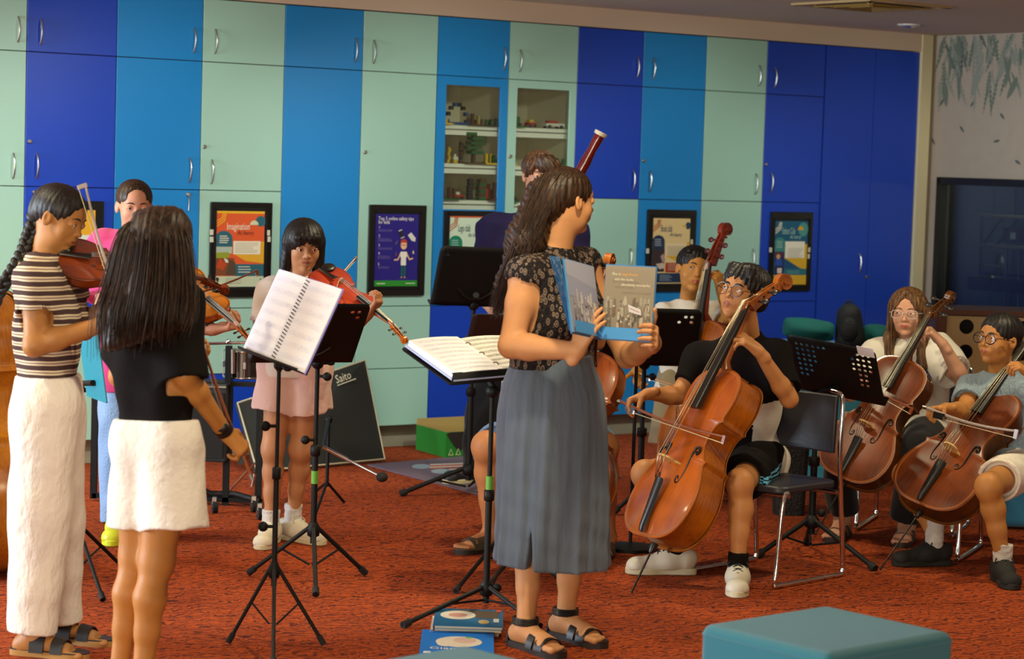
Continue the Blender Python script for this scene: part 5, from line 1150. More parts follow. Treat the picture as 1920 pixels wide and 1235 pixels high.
# ------------------------------------------------------------ long-haired girl seen from behind
def girl_back():
    Y = 7.0; q = lambda x, y, d=0: P(x, y, Y+d)
    p = Person('girl with long dark hair in black top and white shorts, seen from behind', q(270, 1290)*[1, 1, 0], '#b07438', '#7a4030', scale=.92)
    shL, shR, hL, hR = q(240, 562, .08), q(338, 562, .02), q(262, 852, .06), q(322, 852, .0); J = (shL, shR, hL, hR)
    p.torso(*J, bulk=.88); elR, wrR = q(347, 704, -.04), q(422, 810, .12); p.arm(shR, elR, wrR, 1.02); elL, wrL = q(225, 705, .14), q(345, 682, .30); p.arm(shL, elL, wrL, 1.0)
    p.hand(wrR, (.62, .25, -.62), (-.45, .5, -.6), 'R', [(35, 45, 25), (50, 55, 30), (60, 60, 30), (60, 65, 30)], (.8, .3, .4), 4, k=1.02)
    p.hand(wrL, (.55, -.1, .80), (.6, -.55, -.5), 'L', [(25, 40, 20), (40, 60, 40), (50, 70, 40), (50, 70, 40)], (.7, .5, .5), 5)
    anL, anR = q(222, 1264, .02), q(266, 1268, -.06); p.leg(hL, q(254, 1040, .05), anL, 1.0); p.leg(hR, q(293, 1052, -.02), anR, 1.06)
    p.foot(anL, (-.55, .8)); p.foot(anR, (-.55, .8))
    p.head(q(298, 462), (-.50, .86, -.05), (.0, 0, 1), .222, neck=q(292, 556), nr=.05)
    p.skin_body()
    def hr(L):
        L.ell((0, -.05, .17), (.40, .48, .40)); L.cap((0, -.14, .0), (0, -.22, -.55), .37, .34, k=.1); L.cap((.05, -.22, -.5), (.22, -.26, -1.15), .36, .30, k=.1)
        L.cap((-.12, -.2, -.5), (-.16, -.26, -1.0), .33, .30, k=.1); L.ell((0, .62, -.2), (.40, .45, .52), k=.03, mode='s')
    # local x axis is the girl's right; hang the hair straight down in world space
    T = Sdf(); c = p.hc
    T.ell(c+np.array([-.004, .012, .026]), (.096, .120, .097)); T.ell(c+np.array([-.045, .05, .045]), (.05, .05, .045), k=.04); T.ell(q(326, 425, -.02), (.045, .07, .06), k=.03); T.cap(c+np.array([.0, -.015, .0]), q(285, 560, -.05), .083, .112, k=.06, flat=((0, 1, 0), 1.15)); T.cap(q(280, 545, -.06), q(250, 640, -.06), .105, .095, k=.06, flat=((0, 1, 0), 1.5)); T.cap(q(325, 520, -.04), q(338, 630, -.08), .055, .040, k=.05, flat=((0, 1, 0), 1.3))
    T.cap(q(262, 405, .1), q(268, 420, .08), .022, .02, k=.03)
    T.plane(q(270, 640), -ZZ*1.0+np.array([.35, 0, 0]), k=.03)
    def g(X): return .0011*(np.sin(X[:, 0]*260+X[:, 2]*9+3*np.sin(X[:, 2]*7))+.7*np.sin(X[:, 0]*410-X[:, 2]*12)+.5*np.sin(X[:, 0]*120+X[:, 2]*20))
    T.ops.append((g, 0, 'd')); sdf_obj('hair', T, HDK, p.root, .0042)
    G = []; r = random.Random(5)
    for i in range(26):
        u = i/25; x0 = 262+80*u; a = 2*u-1
        G.append([q(292+30*a, 395+16*abs(a), -.01-.04*(1-a*a)), q(290+62*a, 440, -.06-.04*(1-a*a)), q(285+80*a, 530, -.09-.05*(1-a*a)), q(272+84*a+8*u, 590, -.13-.02*(1-a*a)), q(262+76*a+20*u+r.uniform(-8, 8), 655-46*u+22*r.random(), -.12)])
    strands('hair_strands', G, 520, (.004, .012), .0022, HDK, p.root, 3, 12)
    tee(p, BLACKT, J, (shL+(elL-shL)*.75, shR+(elR-shR)*1.04), grow=.010, hem=.085, r0=.062, r1=.074, neck=.05, fold=.004, seed=21, bulk=.90)
    SH = cloth('cream twill', '#e4dace', bump=.5, bscale=40)
    bottoms(p, SH, (hL, hR), [([hL, q(258, 985, .06)], [.100, .104]), ([hR, q(328, 992, -.04)], [.106, .114])], 'shorts', waist=.11, fold=.0035, cut=True, pel=.104, seed=8, fr=20)
    w_ = wrR; d = nrm(wrR-elR); b = MB(); b.tube([w_-d*.022, w_-d*.002], .0305, 20); c = w_-d*.012+np.array([.0, -.030, .012]); b.sphere(c, (.020, .008, .018), 16, 8); b.build('wristwatch', mat('black rubber', '#141316', .4), p.root, 40)
    bow(q(462, 868, .14), q(338, 500, .10), (-1, 0, -.3), 'violin bow held low by the long-haired girl seen from behind', stick=mat('warm bow stick', '#8a4518', .35, coat=.4))
girl_back()
# ------------------------------------------------------------ girl in pink
def girl_pink():
    Y = 9.9; q = lambda x, y, d=0: P(x, y, Y+d)
    p = Person('girl in pink t-shirt and jeans behind the others, playing an orange violin', q(245, 985)*[1, 1, 0], '#c78f72', '#a05a52', scale=.92)
    shR, shL, hR, hL = q(198, 462, .04), q(298, 466, -.02), q(226, 690), q(276, 690); J = (shL, shR, hL, hR)
    p.torso(*J, chest=.01); elR, wrR = q(192, 580, -.05), q(290, 560, -.28); p.arm(shR, elR, wrR); elL, wrL = q(330, 600, -.12), q(400, 618, -.32); p.arm(shL, elL, wrL, 1.1)
    p.hand(wrL, (.86, -.25, .15), (-.35, .1, .92), 'L', [(50, 40, 25), (58, 45, 25), (62, 50, 25), (64, 50, 25)], (.5, .3, .8), 6, k=1.12); p.hand(wrR, (.9, -.2, -.1), (0, 0, -1), 'R', .55)
    anR, anL = q(222, 985, -.05), q(286, 978, .05); p.leg(hR, q(220, 830, -.03), anR); p.leg(hL, q(278, 830), anL); p.foot(anR, (.05, -1)); p.foot(anL, (.2, -1))
    p.head(q(252, 388), (.30, -.94, -.10), (.0, 0, 1), .217, neck=q(248, 460, .03), nose=1., lipz=1.)
    p.skin_body()
    def hr(L):
        L.ell((0, -.08, .19), (.362, .45, .36)); L.ell((0, -.40, .0), (.16, .18, .20), k=.08); L.ell((0, .54, -.14), (.40, .42, .46), k=.02, mode='s'); L.ell((0, .42, .25), (.20, .22, .17), k=.04, mode='s')
        for s in (-1, 1): L.ell((s*.38, .03, -.10), (.12, .17, .20), k=.02, mode='s')
    p.hair_sdf(hr, 'hair', HDBR, groove=.0008)
    PK = cloth('pink cotton', '#c8417a')
    tee(p, PK, J, (shL+(elL-shL)*.5, shR+(elR-shR)*.85), grow=.028, hem=-.10, low=(0, 0, -.05), r0=.074, r1=.080, neck=.060, seed=31)
    JN = cloth('light denim', '#7f9dc4', bump=.5, bscale=120, var=.08, vscale=10)
    bottoms(p, JN, (hL, hR), [([hR, q(218, 830, -.03), q(219, 975, -.04)], [.105, .085, .075]), ([hL, q(278, 830), q(284, 968, .05)], [.105, .085, .075])], 'jeans', waist=.11, cut=True)
    lime = mat('lime rubber clog', '#c9cf22', .45); g = q(213, 985, -.08)*[1, 1, 0]
    for a, d in ((anR, (.03, -1)), (anL, (.2, -1))):
        o = shoe(p.root, np.array([a[0], a[1], .09]), d, 1.12, 0., lime, lime, 'clog', clog=True); f = nrm([d[0], d[1], 0]); t = np.cross(f, ZZ); b = MB(); r = random.Random(2); gg = np.array([a[0], a[1], 0.])
        cs = [mat('print blue', '#1d6f8f', .6), mat('print black', '#1b2025', .6), mat('print coral', '#d9663c', .6)]
        for (x, y, w_, h_, ci) in ((.015, .115, .022, .020, 0), (-.022, .10, .016, .012, 1), (-.012, .125, .020, .010, 2), (.004, .15, .018, .008, 2), (-.028, .135, .006, .012, 1), (.028, .14, .006, .006, 1), (-.005, .175, .014, .007, 1), (.022, .165, .005, .005, 1)):
            z = .062-.34*max(0, y-.09); b.sphere(gg+f*y*1.12+t*x*1.12+ZZ*(z*1.12+.004), (w_*.55, h_*.55, .006), 10, 6, ax=(t, nrm(f-ZZ*.35), nrm(ZZ+f*.35)), mi=ci)
        b.build('printed_pattern', cs, o, 180)
    d = nrm(wrL-elL); b = MB(); b.tube([wrL-d*.03, wrL-d*.012], .029, 18); b.build('wristband', mat('black rubber', '#141316', .4), p.root, 40)
    tl, nt_ = q(322, 520, -.12), q(442, 622, -.40); d = nrm(nt_-tl); nt_ = tl+d*.49
    instrument('violin', imat(tl, nt_, (.15, -.72, .66)), 'bright yellow-orange violin played by the girl in pink', (wood('amber varnish', '#e08a1e', '#b8640f'), W_VI, PURFD), .47)
    bow(q(318, 562, -.40), q(482, 507, -.22), (.1, 0, -1), 'violin bow of the girl in pink, crossing in front of the orange poster')
girl_pink()
# ------------------------------------------------------------ girl with the fringe
def girl_fringe():
    Y = 9.85; q = lambda x, y, d=0: P(x, y, Y+d)
    p = Person('girl with black fringe and bobbed hair in white t-shirt and pale pink shorts playing violin', q(540, 1000)*[1, 1, 0], '#b98058', '#94503f', scale=.86)
    shR, shL, hR, hL = q(514, 548, .03), q(604, 552), q(528, 700), q(578, 700); J = (shL, shR, hL, hR)
    p.torso(*J); elR, wrR = q(482, 645, -.06), q(548, 596, -.30); p.arm(shR, elR, wrR, 1.0); elL, wrL = q(650, 625, -.12), q(688, 592, -.36); p.arm(shL, elL, wrL)
    p.hand(wrL, (.55, -.1, .72), (-.7, .3, .4), 'L', .7, k=1.05); p.hand(wrR, (.8, -.4, .1), (0, -.2, -1), 'R', .5)
    anR, anL = q(508, 976, .0), q(550, 965, .10); p.leg(hR, q(512, 842, -.02), anR, 1.02); p.leg(hL, q(564, 842, .02), anL, 1.02)
    p.head(q(570, 461), (.28, -.93, -.22), (.0, 0, 1), .212, neck=q(560, 540, .03), nose=.8, cheek=1.05, jaw=1.03, lipz=1.1, gaze=(.35, -.85, -.32))
    p.skin_body()
    def hr(L):
        L.ell((0, -.06, .17), (.41, .47, .395)); L.cap((.30, -.06, .05), (.37, -.02, -.62), .14, .10, k=.12); L.cap((-.30, -.06, .05), (-.36, -.06, -.75), .15, .11, k=.12); L.cap((0, -.28, .0), (.02, -.28, -.62), .24, .22, k=.12)
        L.ell((0, .52, -.28), (.245, .50, .50), k=.02, mode='s'); L.ell((0, .18, -.55), (.24, .30, .42), k=.03, mode='s')
        L.cap((-.19, .33, .26), (.19, .33, .26), .085, k=.05); L.cap((-.20, .335, .15), (.20, .335, .15), .045, .045, k=.03)
    p.hair_sdf(hr, 'hair', HBLK, groove=.0012)
    tee(p, cloth('ivory cotton', '#ded2c6'), J, (shL+(elL-shL)*.55, shR+(elR-shR)*.66), grow=.018, hem=-.015, r0=.070, r1=.076, neck=.058, seed=41)
    bottoms(p, cloth('pale pink cotton', '#dcb6ac', bump=.5, bscale=30), (hL, hR), [([hR, q(514, 770, .0)], [.112, .118]), ([hL, q(580, 768, .02)], [.112, .118])], 'shorts', waist=.10, pel=.118, fold=.005, seed=6)
    ws = mat('white leather', '#cfc6b2', .5); wsk = cloth('white sock', '#c9c2bd', bump=.5, bscale=150)
    shoe(p.root, anR, (-.12, -1), .98, 0., ws, mat('off white sole', '#c9bd9c', .6), 'sneaker', lacem=mat('white lace', '#d9d2c4', .8), sock=wsk); shoe(p.root, anL, (.80, -.60), .98, 0., ws, MATS['off white sole'], 'sneaker', lacem=MATS['white lace'], sock=wsk)
    tl = q(594, 516, -.16); nt_ = tl+nrm(q(712, 608, -.36)-tl)*.46
    instrument('violin', imat(tl, nt_, (.05, -.42, .90)), 'red-orange violin played by the girl with the black fringe', (W_RED, W_RED, PURFD), .44, scroll_m=W_VI)
    bow(q(560, 600, -.46), q(668, 482, -.05), (-.5, 0, -.8), 'violin bow of the girl with the black fringe, slanting up against the blue cupboard')
girl_fringe()
# ------------------------------------------------------------ woman presenting the picture book
def floral():
    m = bpy.data.materials.new('black floral print'); m.use_nodes = True; nt = m.node_tree; b = nt.nodes['Principled BSDF']; N = nt.nodes.new; L = nt.links.new
    tc = N('ShaderNodeTexCoord'); mp = N('ShaderNodeMapping'); mp.inputs['Scale'].default_value = (1, 1, .55); L(tc.outputs['Object'], mp.inputs[0])
    vo = N('ShaderNodeTexVoronoi'); vo.inputs['Scale'].default_value = 60; L(mp.outputs[0], vo.inputs['Vector']); vo2 = N('ShaderNodeTexVoronoi'); vo2.feature = 'DISTANCE_TO_EDGE'; vo2.inputs['Scale'].default_value = 62; L(mp.outputs[0], vo2.inputs['Vector'])
    r = N('ShaderNodeValToRGB'); e = r.color_ramp.elements; e[0].position = .0; e[0].color = srgb('#9c8672'); e[1].position = .55; e[1].color = srgb('#171316'); x = e.new(.26); x.color = srgb('#171316'); x = e.new(.36); x.color = srgb('#8a7464'); x = e.new(.46); x.color = srgb('#171316')
    r2 = N('ShaderNodeValToRGB'); r2.color_ramp.elements[0].position = .03; r2.color_ramp.elements[0].color = srgb('#57493f'); r2.color_ramp.elements[1].position = .06; r2.color_ramp.elements[1].color = (0, 0, 0, 1)
    mx = N('ShaderNodeMixRGB'); mx.blend_type = 'LIGHTEN'; mx.inputs[0].default_value = .25; L(vo.outputs['Distance'], r.inputs[0]); L(vo2.outputs['Distance'], r2.inputs[0]); L(r.outputs[0], mx.inputs[1]); L(r2.outputs[0], mx.inputs[2]); L(mx.outputs[0], b.inputs['Base Color']); b.inputs['Roughness'].default_value = .85; b.inputs['Specular IOR Level'].default_value = .2; return m
def woman():
    Y = 8.0; q = lambda x, y, d=0: P(x, y, Y+d)
    p = Person('woman in sleeveless floral top and long grey-blue skirt holding an open picture book', q(1030, 1205)*[1, 1, 0], '#c98e5e', '#a8584a', scale=1.03)
    shR, shL, hR, hL = q(988, 514, -.12), q(1092, 500, .12), q(1006, 745, -.06), q(1066, 742, .06); J = (shL, shR, hL, hR)
    p.torso(*J, chest=.03, bulk=1.02); elR, wrR = q(958, 648, -.19), q(1082, 658, -.31); p.arm(shR, elR, wrR, 1.14); elL, wrL = q(1176, 668, .04), q(1226, 644, -.28); p.arm(shL, elL, wrL, 1.08)
    p.hand(wrR, (.42, -.05, .88), (.72, .62, -.28), 'R', [(6, 8, 4), (8, 10, 6), (10, 12, 6), (12, 14, 8)], (.85, .35, -.2), 3, k=.98)
    p.hand(wrL, (-.02, -.90, .30), (-1, .02, .0), 'L', [(30, 62, 40), (30, 62, 40), (32, 62, 40), (34, 62, 40)], (.5, .7, -.2), 5, k=1.0)
    anR, anL = q(985, 1178, -.13), q(1060, 1160, .05); p.leg(hR, q(1000, 975, -.04), anR, 1.0); p.leg(hL, q(1080, 965, .03), anL, 1.0)
    p.foot(anR, (.62, -.78), .015, 1.06); p.foot(anL, (.66, -.75), .015, 1.06)
    p.head(q(1066, 378), (.84, .52, -.02), (-.05, 0, 1), .226, neck=q(1038, 480, .02), nose=1.1, lipz=1.0, nr=.054, brow='#3a2518')
    p.skin_body()
    def hr(L):
        L.ell((0, -.09, .17), (.375, .455, .375)); L.ell((0, -.36, .0), (.30, .26, .34), k=.12); L.ell((0, .56, -.14), (.42, .46, .50), k=.02, mode='s')
        for s in (-1, 1): L.ell((s*.38, .03, -.14), (.12, .16, .20), k=.02, mode='s')
    p.hair_sdf(hr, 'hair', HDBR, groove=.0016)
    T = Sdf(); T.ell(q(1028, 309, .0), (.040, .035, .034)); T.ell(q(1020, 300, .0), (.022, .022, .020), k=.02); T.ell(q(1038, 318), (.03, .03, .03), k=.02)
    T.ops.append((lambda X: .003*np.sin(X[:, 0]*300+X[:, 2]*200)*np.sin(X[:, 1]*160), 0, 'd')); sdf_obj('top_knot', T, HDBR, p.root, .004)
    T = Sdf(); T.cap(q(1018, 370, -.02), q(985, 450, -.06), .070, .062, k=.05, flat=((0, 1, 0), 1.1)); T.cap(q(985, 450, -.06), q(950, 530, -.02), .060, .034, k=.05); T.cap(q(950, 530, -.02), q(932, 585, .02), .034, .014, k=.04)
    T.ops.append((lambda X: .0022*(np.sin(X[:, 0]*200+X[:, 2]*130)+np.sin(X[:, 0]*330+X[:, 2]*190+X[:, 1]*90)), 0, 'd')); sdf_obj('loose_hair', T, HDBR, p.root, .0045)
    G = [[q(1045+dx, 318+abs(dx)*.3, -.07), q(1015+dx*.7, 380, -.10), q(985+dx*.6, 455, -.11), q(955+dx*.5, 530, -.06), q(932+dx*.35, 590, -.01)] for dx in range(-35, 30, 6)]+[[q(1000, 360, -.05), q(970, 440, -.07), q(945, 520, -.03), q(928, 560, .0)], [q(1010, 400, -.11), q(1000, 450, -.12), q(985, 490, -.12)]]
    strands('hair_strands', G, 620, (.004, .010), .0013, HDBR, p.root, 9, 14, curl=.003)
    FL = floral()
    def ex(T):
        for a, e in ((shR, elR), (shL, elL)): d = nrm(e-a); T.cap(a+d*.035, a+d*.30, .066, .066, k=.006, mode='s')
    tee(p, FL, J, (None, None), grow=.015, hem=.105, neck=.058, fold=.0035, seed=51, chest=.03, bulk=1.02, extra=ex, h=.0055, collar=-.02)
    # skirt: long A-line with soft vertical folds and a slit
    T = Sdf(); up = p.up; rows = [(664, 1036, .140, .125), (684, 1036, .156, .138), (720, 1037, .184, .172), (780, 1036, .200, .186), (860, 1037, .207, .186), (950, 1038, .213, .188), (1010, 1036, .219, .184), (1100, 1033, .228, .192)]
    cs = [q(x, y, .0) for y, x, _, _ in rows]; skirtline(T, [c[2] for c in cs], cs, [r_[2] for r_ in rows], [r_[3] for r_ in rows], p.rh); wc, hc, bc = cs[0], cs[3], cs[-1]
    c0 = np.array(hc, np.float32); z0, z1 = float(wc[2]), float(bc[2])
    def g(X):
        a = np.arctan2(X[:, 1]-c0[1], X[:, 0]-c0[0]); t = np.clip((z0-X[:, 2])/(z0-z1), 0, 1)
        return (.003+.012*t)*(np.sin(a*9+2*t)+.6*np.sin(a*17+1.1+3*t)+.3*np.sin(a*31))*.55+.002*np.sin(X[:, 2]*60+a*4)*t
    T.ops.append((g, 0, 'd'))
    sl = q(993, 1040, -.20); sd = nrm(np.array([-.28, -.96, 0])); sx = np.cross(sd, ZZ)
    T.fn(lambda X: np.maximum(np.abs((X-sl.astype(np.float32))@sx.astype(np.float32)-.0)-.022*np.clip((float(sl[2])+.10-X[:, 2])/.22, 0, 1), np.maximum(-((X-hc.astype(np.float32))@sd.astype(np.float32)), X[:, 2]-float(sl[2])-.12)), k=.006, mode='s')
    T.plane(q(1034, 1056, 0), (-.06, 0, -1), k=.004)
    sdf_obj('skirt', T, SKIRTB, p.root, .0055)
    BL = mat('black sandal leather', '#141214', .42); SO = mat('dark sole', '#2a201b', .6)
    sandal(p.root, anR, (.62, -.78), 1.10, 0., SO, BL, ((.055, .085), (.095, .135)), True); sandal(p.root, anL, (.66, -.75), 1.10, 0., SO, BL, ((.055, .085), (.095, .135)), True)
woman()
# ------------------------------------------------------------ cellist hidden behind the woman
def hidden_cellist():
    Y = 9.95; q = lambda x, y, d=0: P(x, y, Y+d)
    p = Person('person in denim shorts and sandals seated with a cello behind the standing woman', q(1030, 1020)*[1, 1, 0], '#c08050', '#9a5344', scale=1.0)
    shR, shL, hR, hL = q(962, 600), q(1092, 600), q(985, 852, .16), q(1062, 852, .16); J = (shL, shR, hL, hR)
    p.torso(*J); elR, wrR = q(955, 690, -.08), q(985, 745, -.3); p.arm(shR, elR, wrR); elL, wrL = q(1118, 640, -.12), q(1122, 570, -.2); p.arm(shL, elL, wrL)
    p.hand(wrL, (.1, 0, 1), (-.3, .5, 0), 'L', .7); p.hand(wrR, (.5, -.5, -.5), (0, -.3, -1), 'R', .5)
    knR, knL, anR, anL = q(912, 836, -.18), q(1132, 838, -.18), q(922, 1000, -.08), q(1138, 1004, -.1); p.leg(hR, knR, anR, 1.16); p.leg(hL, knL, anL, 1.16)
    p.foot(anR, (-.62, -.6), .015, 1.05); p.foot(anL, (-.2, -1), .015, 1.05)
    p.head(q(1032, 512), (-.1, -1, .05), (0, 0, 1), .22, neck=q(1030, 590, .02)); p.skin_body()
    p.hair_sdf(lambda L: (L.ell((0, -.08, .18), (.38, .46, .38)), L.ell((0, .52, -.14), (.38, .42, .46), k=.02, mode='s')), 'hair', HDBR)
    tee(p, cloth('grey cotton', '#77736e'), J, (shL+(elL-shL)*.7, shR+(elR-shR)*.7), seed=61)
    bottoms(p, MATS['light denim'], (hL, hR), [([hL, hL+(knL-hL)*.78], [.118, .108]), ([hR, hR+(knR-hR)*.80], [.118, .112])], 'shorts')
    for a, d in ((anR, (-.62, -.6)), (anL, (-.2, -1))): sandal(p.root, a, d, 1.1, 0., mat('dark sole', '#2a201b', .6), mat('olive sandal', '#4f4736', .6), ((.05, .13),))
    instrument('cello', cell_M(q(1040, 965, -.42), q(1118, 560, -.12), .93), 'orange cello behind the standing woman, one rounded edge and the scroll showing', (W_OR, W_OR2, PURF), .96, endpin=.16)
    chair(q(1030, 955, .16)*[1, 1, 0], (0, -1), 'chrome and vinyl chair hidden behind the standing woman')
hidden_cellist()
# ------------------------------------------------------------ tall man with the bassoon
def man():
    Y = 11.95; q = lambda x, y, d=0: P(x, y, Y+d)
    p = Person('tall man in navy polo shirt holding a bassoon behind the standing woman', q(930, 905)*[1, 1, 0], '#c08a6c', '#9a5344', scale=1.08)
    shR, shL, hR, hL = q(926, 430), q(1070, 436), q(950, 650, .05), q(1010, 650, .05); J = (shL, shR, hL, hR)
    p.torso(*J, bulk=1.12); elR, wrR = q(905, 545, -.05), q(945, 610, -.25); p.arm(shR, elR, wrR, 1.05); elL, wrL = q(1088, 545, -.08), q(1050, 470, -.24); p.arm(shL, elL, wrL, 1.05)
    p.hand(wrL, (-.1, 0, 1), (-.6, .5, 0), 'L', .6); p.hand(wrR, (-.3, -.3, -.5), (.6, .3, 0), 'R', .6)
    anR, anL = q(895, 880, .0), q(1020, 880, .1); p.leg(hR, q(908, 770), anR); p.leg(hL, q(1018, 770), anL)
    p.head(q(1012, 330), (.22, -.96, -.06), (0, 0, 1), .238, neck=q(1004, 420, .02), nose=1.1, nr=.058, brow='#33200f'); p.skin_body()
    def hr(L):
        L.ell((0, -.06, .20), (.385, .47, .37)); L.ell((0, .54, -.16), (.36, .42, .46), k=.02, mode='s'); L.ell((0, -.36, -.12), (.26, .20, .30), k=.1)
        for s in (-1, 1):
            L.cap((s*.05, .25, .46), (s*.30, .33, .16), .085, .045, k=.04); L.cap((s*.30, .15, .25), (s*.355, .10, -.02), .06, .025, k=.05)
        L.cap((.0, .2, .6), (.0, -.1, .62), .02, k=.03, mode='s')
    p.hair_sdf(hr, 'hair', HBR, groove=.0025)
    NV = mat('navy polo cotton', '#1c1532', .9, spec=.15); tee(p, NV, J, (shL+(elL-shL)*.9, shR+(elR-shR)*.9), grow=.020, hem=-.04, r0=.074, r1=.078, neck=.066, seed=71, bulk=1.12, fold=.005, collar=.01)
    b = MB(); pts = [p.neckp+np.array([cos(a)*.078, -sin(a)*.075, .012+.02*sin(a)*-1]) for a in np.linspace(-.3, pi+.3, 14)]; b.tube(pts, .013, 8); b.build('collar', NV, p.root, 180)
    bottoms(p, cloth('black trouser cloth', '#121013'), (hL, hR), [([hR, q(908, 770), q(896, 882)], [.11, .09, .075]), ([hL, q(1018, 770), q(1020, 882, .1)], [.11, .09, .075])], 'trousers', cut=False)
    for a, d in ((anR, (-.8, -.6)), (anL, (.2, -1))): shoe(p.root, a, d, 1.12, 0., mat('black shoe leather', '#17151a', .5), mat('cream sole', '#c9bb90', .6), 'shoe')
    # bassoon
    a, c = q(1127, 249, -.50), q(872, 726, -.42); d = nrm(c-a); e = empty('bassoon', c, 'dark red bassoon with cream bell ring rising against the navy cupboard', 'bassoon'); R = wood('bassoon varnish', '#7a1814', '#4a0c0c')
    b = MB(); b.lathe(a+d*.004, a+d*.30, [(0, .024), (.04, .026), (.16, .026), (.30, .0225), (.55, .029), (.80, .0275), (1, .022)], 24); b.build('bell_joint', R, e, 50)
    b = MB(); pr = [(0, .027), (0, .033), (.6, .034), (1, .031), (1, .016), (.0, .016)]; b.lathe(a-d*.004, a+d*.014, pr, 28); b.build('bell_ring', mat('ivory', '#e0d2ae', .4), e, 50)
    b = MB(); b.lathe(a+d*.30, a+d*.95, [(0, .020), (.03, .022), (.5, .019), (1, .021)], 20); b.build('bass_joint', R, e, 50)
    s_ = nrm(np.cross(d, (0, 1, 0))); b = MB(); b.lathe(a+d*.93, a+d*1.30, [(0, .030), (.05, .034), (.95, .034), (1, .028)], 22); b.build('boot_joint', R, e, 50)
    b = MB(); b.lathe(a+d*.50-s_*.035, a+d*.95-s_*.030, [(0, .014), (.5, .016), (1, .018)], 18); b.build('wing_joint', R, e, 50)
    b = MB(); b.tube([a+d*(.3+.02*i)+nrm(np.array([0, -1, 0]))*.026 for i in range(30)], .003, 6)
    for i in range(6): b.sphere(a+d*(.36+.11*i)+np.array([0, -.027, 0]), (.012, .006, .012), 10, 6)
    b.build('keywork', mat('silver plate', '#c9c6c0', .2, 1.), e, 50)
man()
# ------------------------------------------------------------ boy with the double bass
def boy_bass():
    Y = 11.65; q = lambda x, y, d=0: P(x, y, Y+d)
    p = Person('small boy in white t-shirt standing behind the double bass', q(1275, 930)*[1, 1, 0], '#b57c3c', '#a5483c', scale=.80)
    shR, shL, hR, hL = q(1250, 590, .02), q(1336, 590, .0), q(1262, 735), q(1306, 735); J = (shL, shR, hL, hR)
    p.torso(*J); elR, wrR = q(1212, 645, -.06), q(1196, 688, -.22); p.arm(shR, elR, wrR); elL, wrL = q(1372, 612, -.18), q(1352, 548, -.28); p.arm(shL, elL, wrL, 1.12)
    p.hand(wrL, (-.22, -.1, .96), (-.75, .62, .1), 'L', [(48, 62, 30), (54, 66, 35), (60, 68, 35), (64, 66, 35)], (.7, -.2, .6), 8, k=1.2); p.hand(wrR, (.1, -.3, -.75), (.2, -.6, -.5), 'R', .45, k=1.15)
    anR, anL = q(1248, 905), q(1312, 905); p.leg(hR, q(1250, 820), anR, 1.1); p.leg(hL, q(1310, 820), anL, 1.1)
    p.head(q(1300, 507, -.02), (.20, -.95, .10), (.20, 0, 1), .238, neck=q(1288, 580, .05), nose=.75, cheek=1.12, jaw=1.10, lipz=1.3, nr=.050, gaze=(-.15, -.98, .05)); p.skin_body()
    def hr(L):
        L.ell((0, -.07, .19), (.375, .455, .365)); L.ell((0, .52, -.20), (.385, .42, .50), k=.015, mode='s'); L.cap((-.24, .26, .36), (.24, .26, .36), .055, k=.05)
        for s in (-1, 1): L.ell((s*.39, .03, -.10), (.12, .15, .18), k=.02, mode='s')
        L.plane((0, 0, -.22), (0, -.2, -1), k=.04)
    p.hair_sdf(hr, 'hair', HBLK, groove=.0016)
    tee(p, WHITET, J, (shL+(elL-shL)*.6, shR+(elR-shR)*.62), grow=.018, hem=-.05, r0=.070, r1=.078, neck=.062, seed=81)
    T = Sdf(); T.cap(q(1318, 575, -.13), q(1296, 640, -.17), .010, k=.01, flat=((0, 1, 0), .5)); 
    b = MB(); b.tube([q(1316, 566, -.09), q(1308, 590, -.135), q(1300, 630, -.15), q(1296, 690, -.14)], .026, 8, flat=(0, 1, 0)); V = b.v[0]; b.build('apron_strap', mat('taupe webbing', '#8d7a66', .85), p.root, 180)
    bottoms(p, cloth('khaki cotton', '#8f7f60'), (hL, hR), [([hR, q(1247, 832)], [.11, .115]), ([hL, q(1314, 832)], [.11, .115])], 'shorts', pel=.118)
    shoe(p.root, anR, (-.2, -1), .9, 0., mat('black shoe leather', '#17151a', .5), mat('cream sole', '#c9bb90', .6), 'shoe'); shoe(p.root, anL, (.2, -1), .9, 0., MATS['black shoe leather'], MATS['cream sole'], 'shoe')
    M = cell_M(q(1282, 884, -.42), q(1340, 502, -.28), .60, 1.0)
    instrument('double_bass', M, 'small double bass with red-brown scroll held by the small boy', (W_OR2, W_BR, PURF), 1.0, endpin=.15, scroll_m=wood('red brown varnish', '#8a2c12', '#5e1a0c'))
    bow(q(1203, 700, -.26), q(1330, 735, -.50), (0, 0, -1), 'bass bow in the right hand of the small boy', stick=mat('ochre bow stick', '#a8762c', .35, coat=.4))
boy_bass()
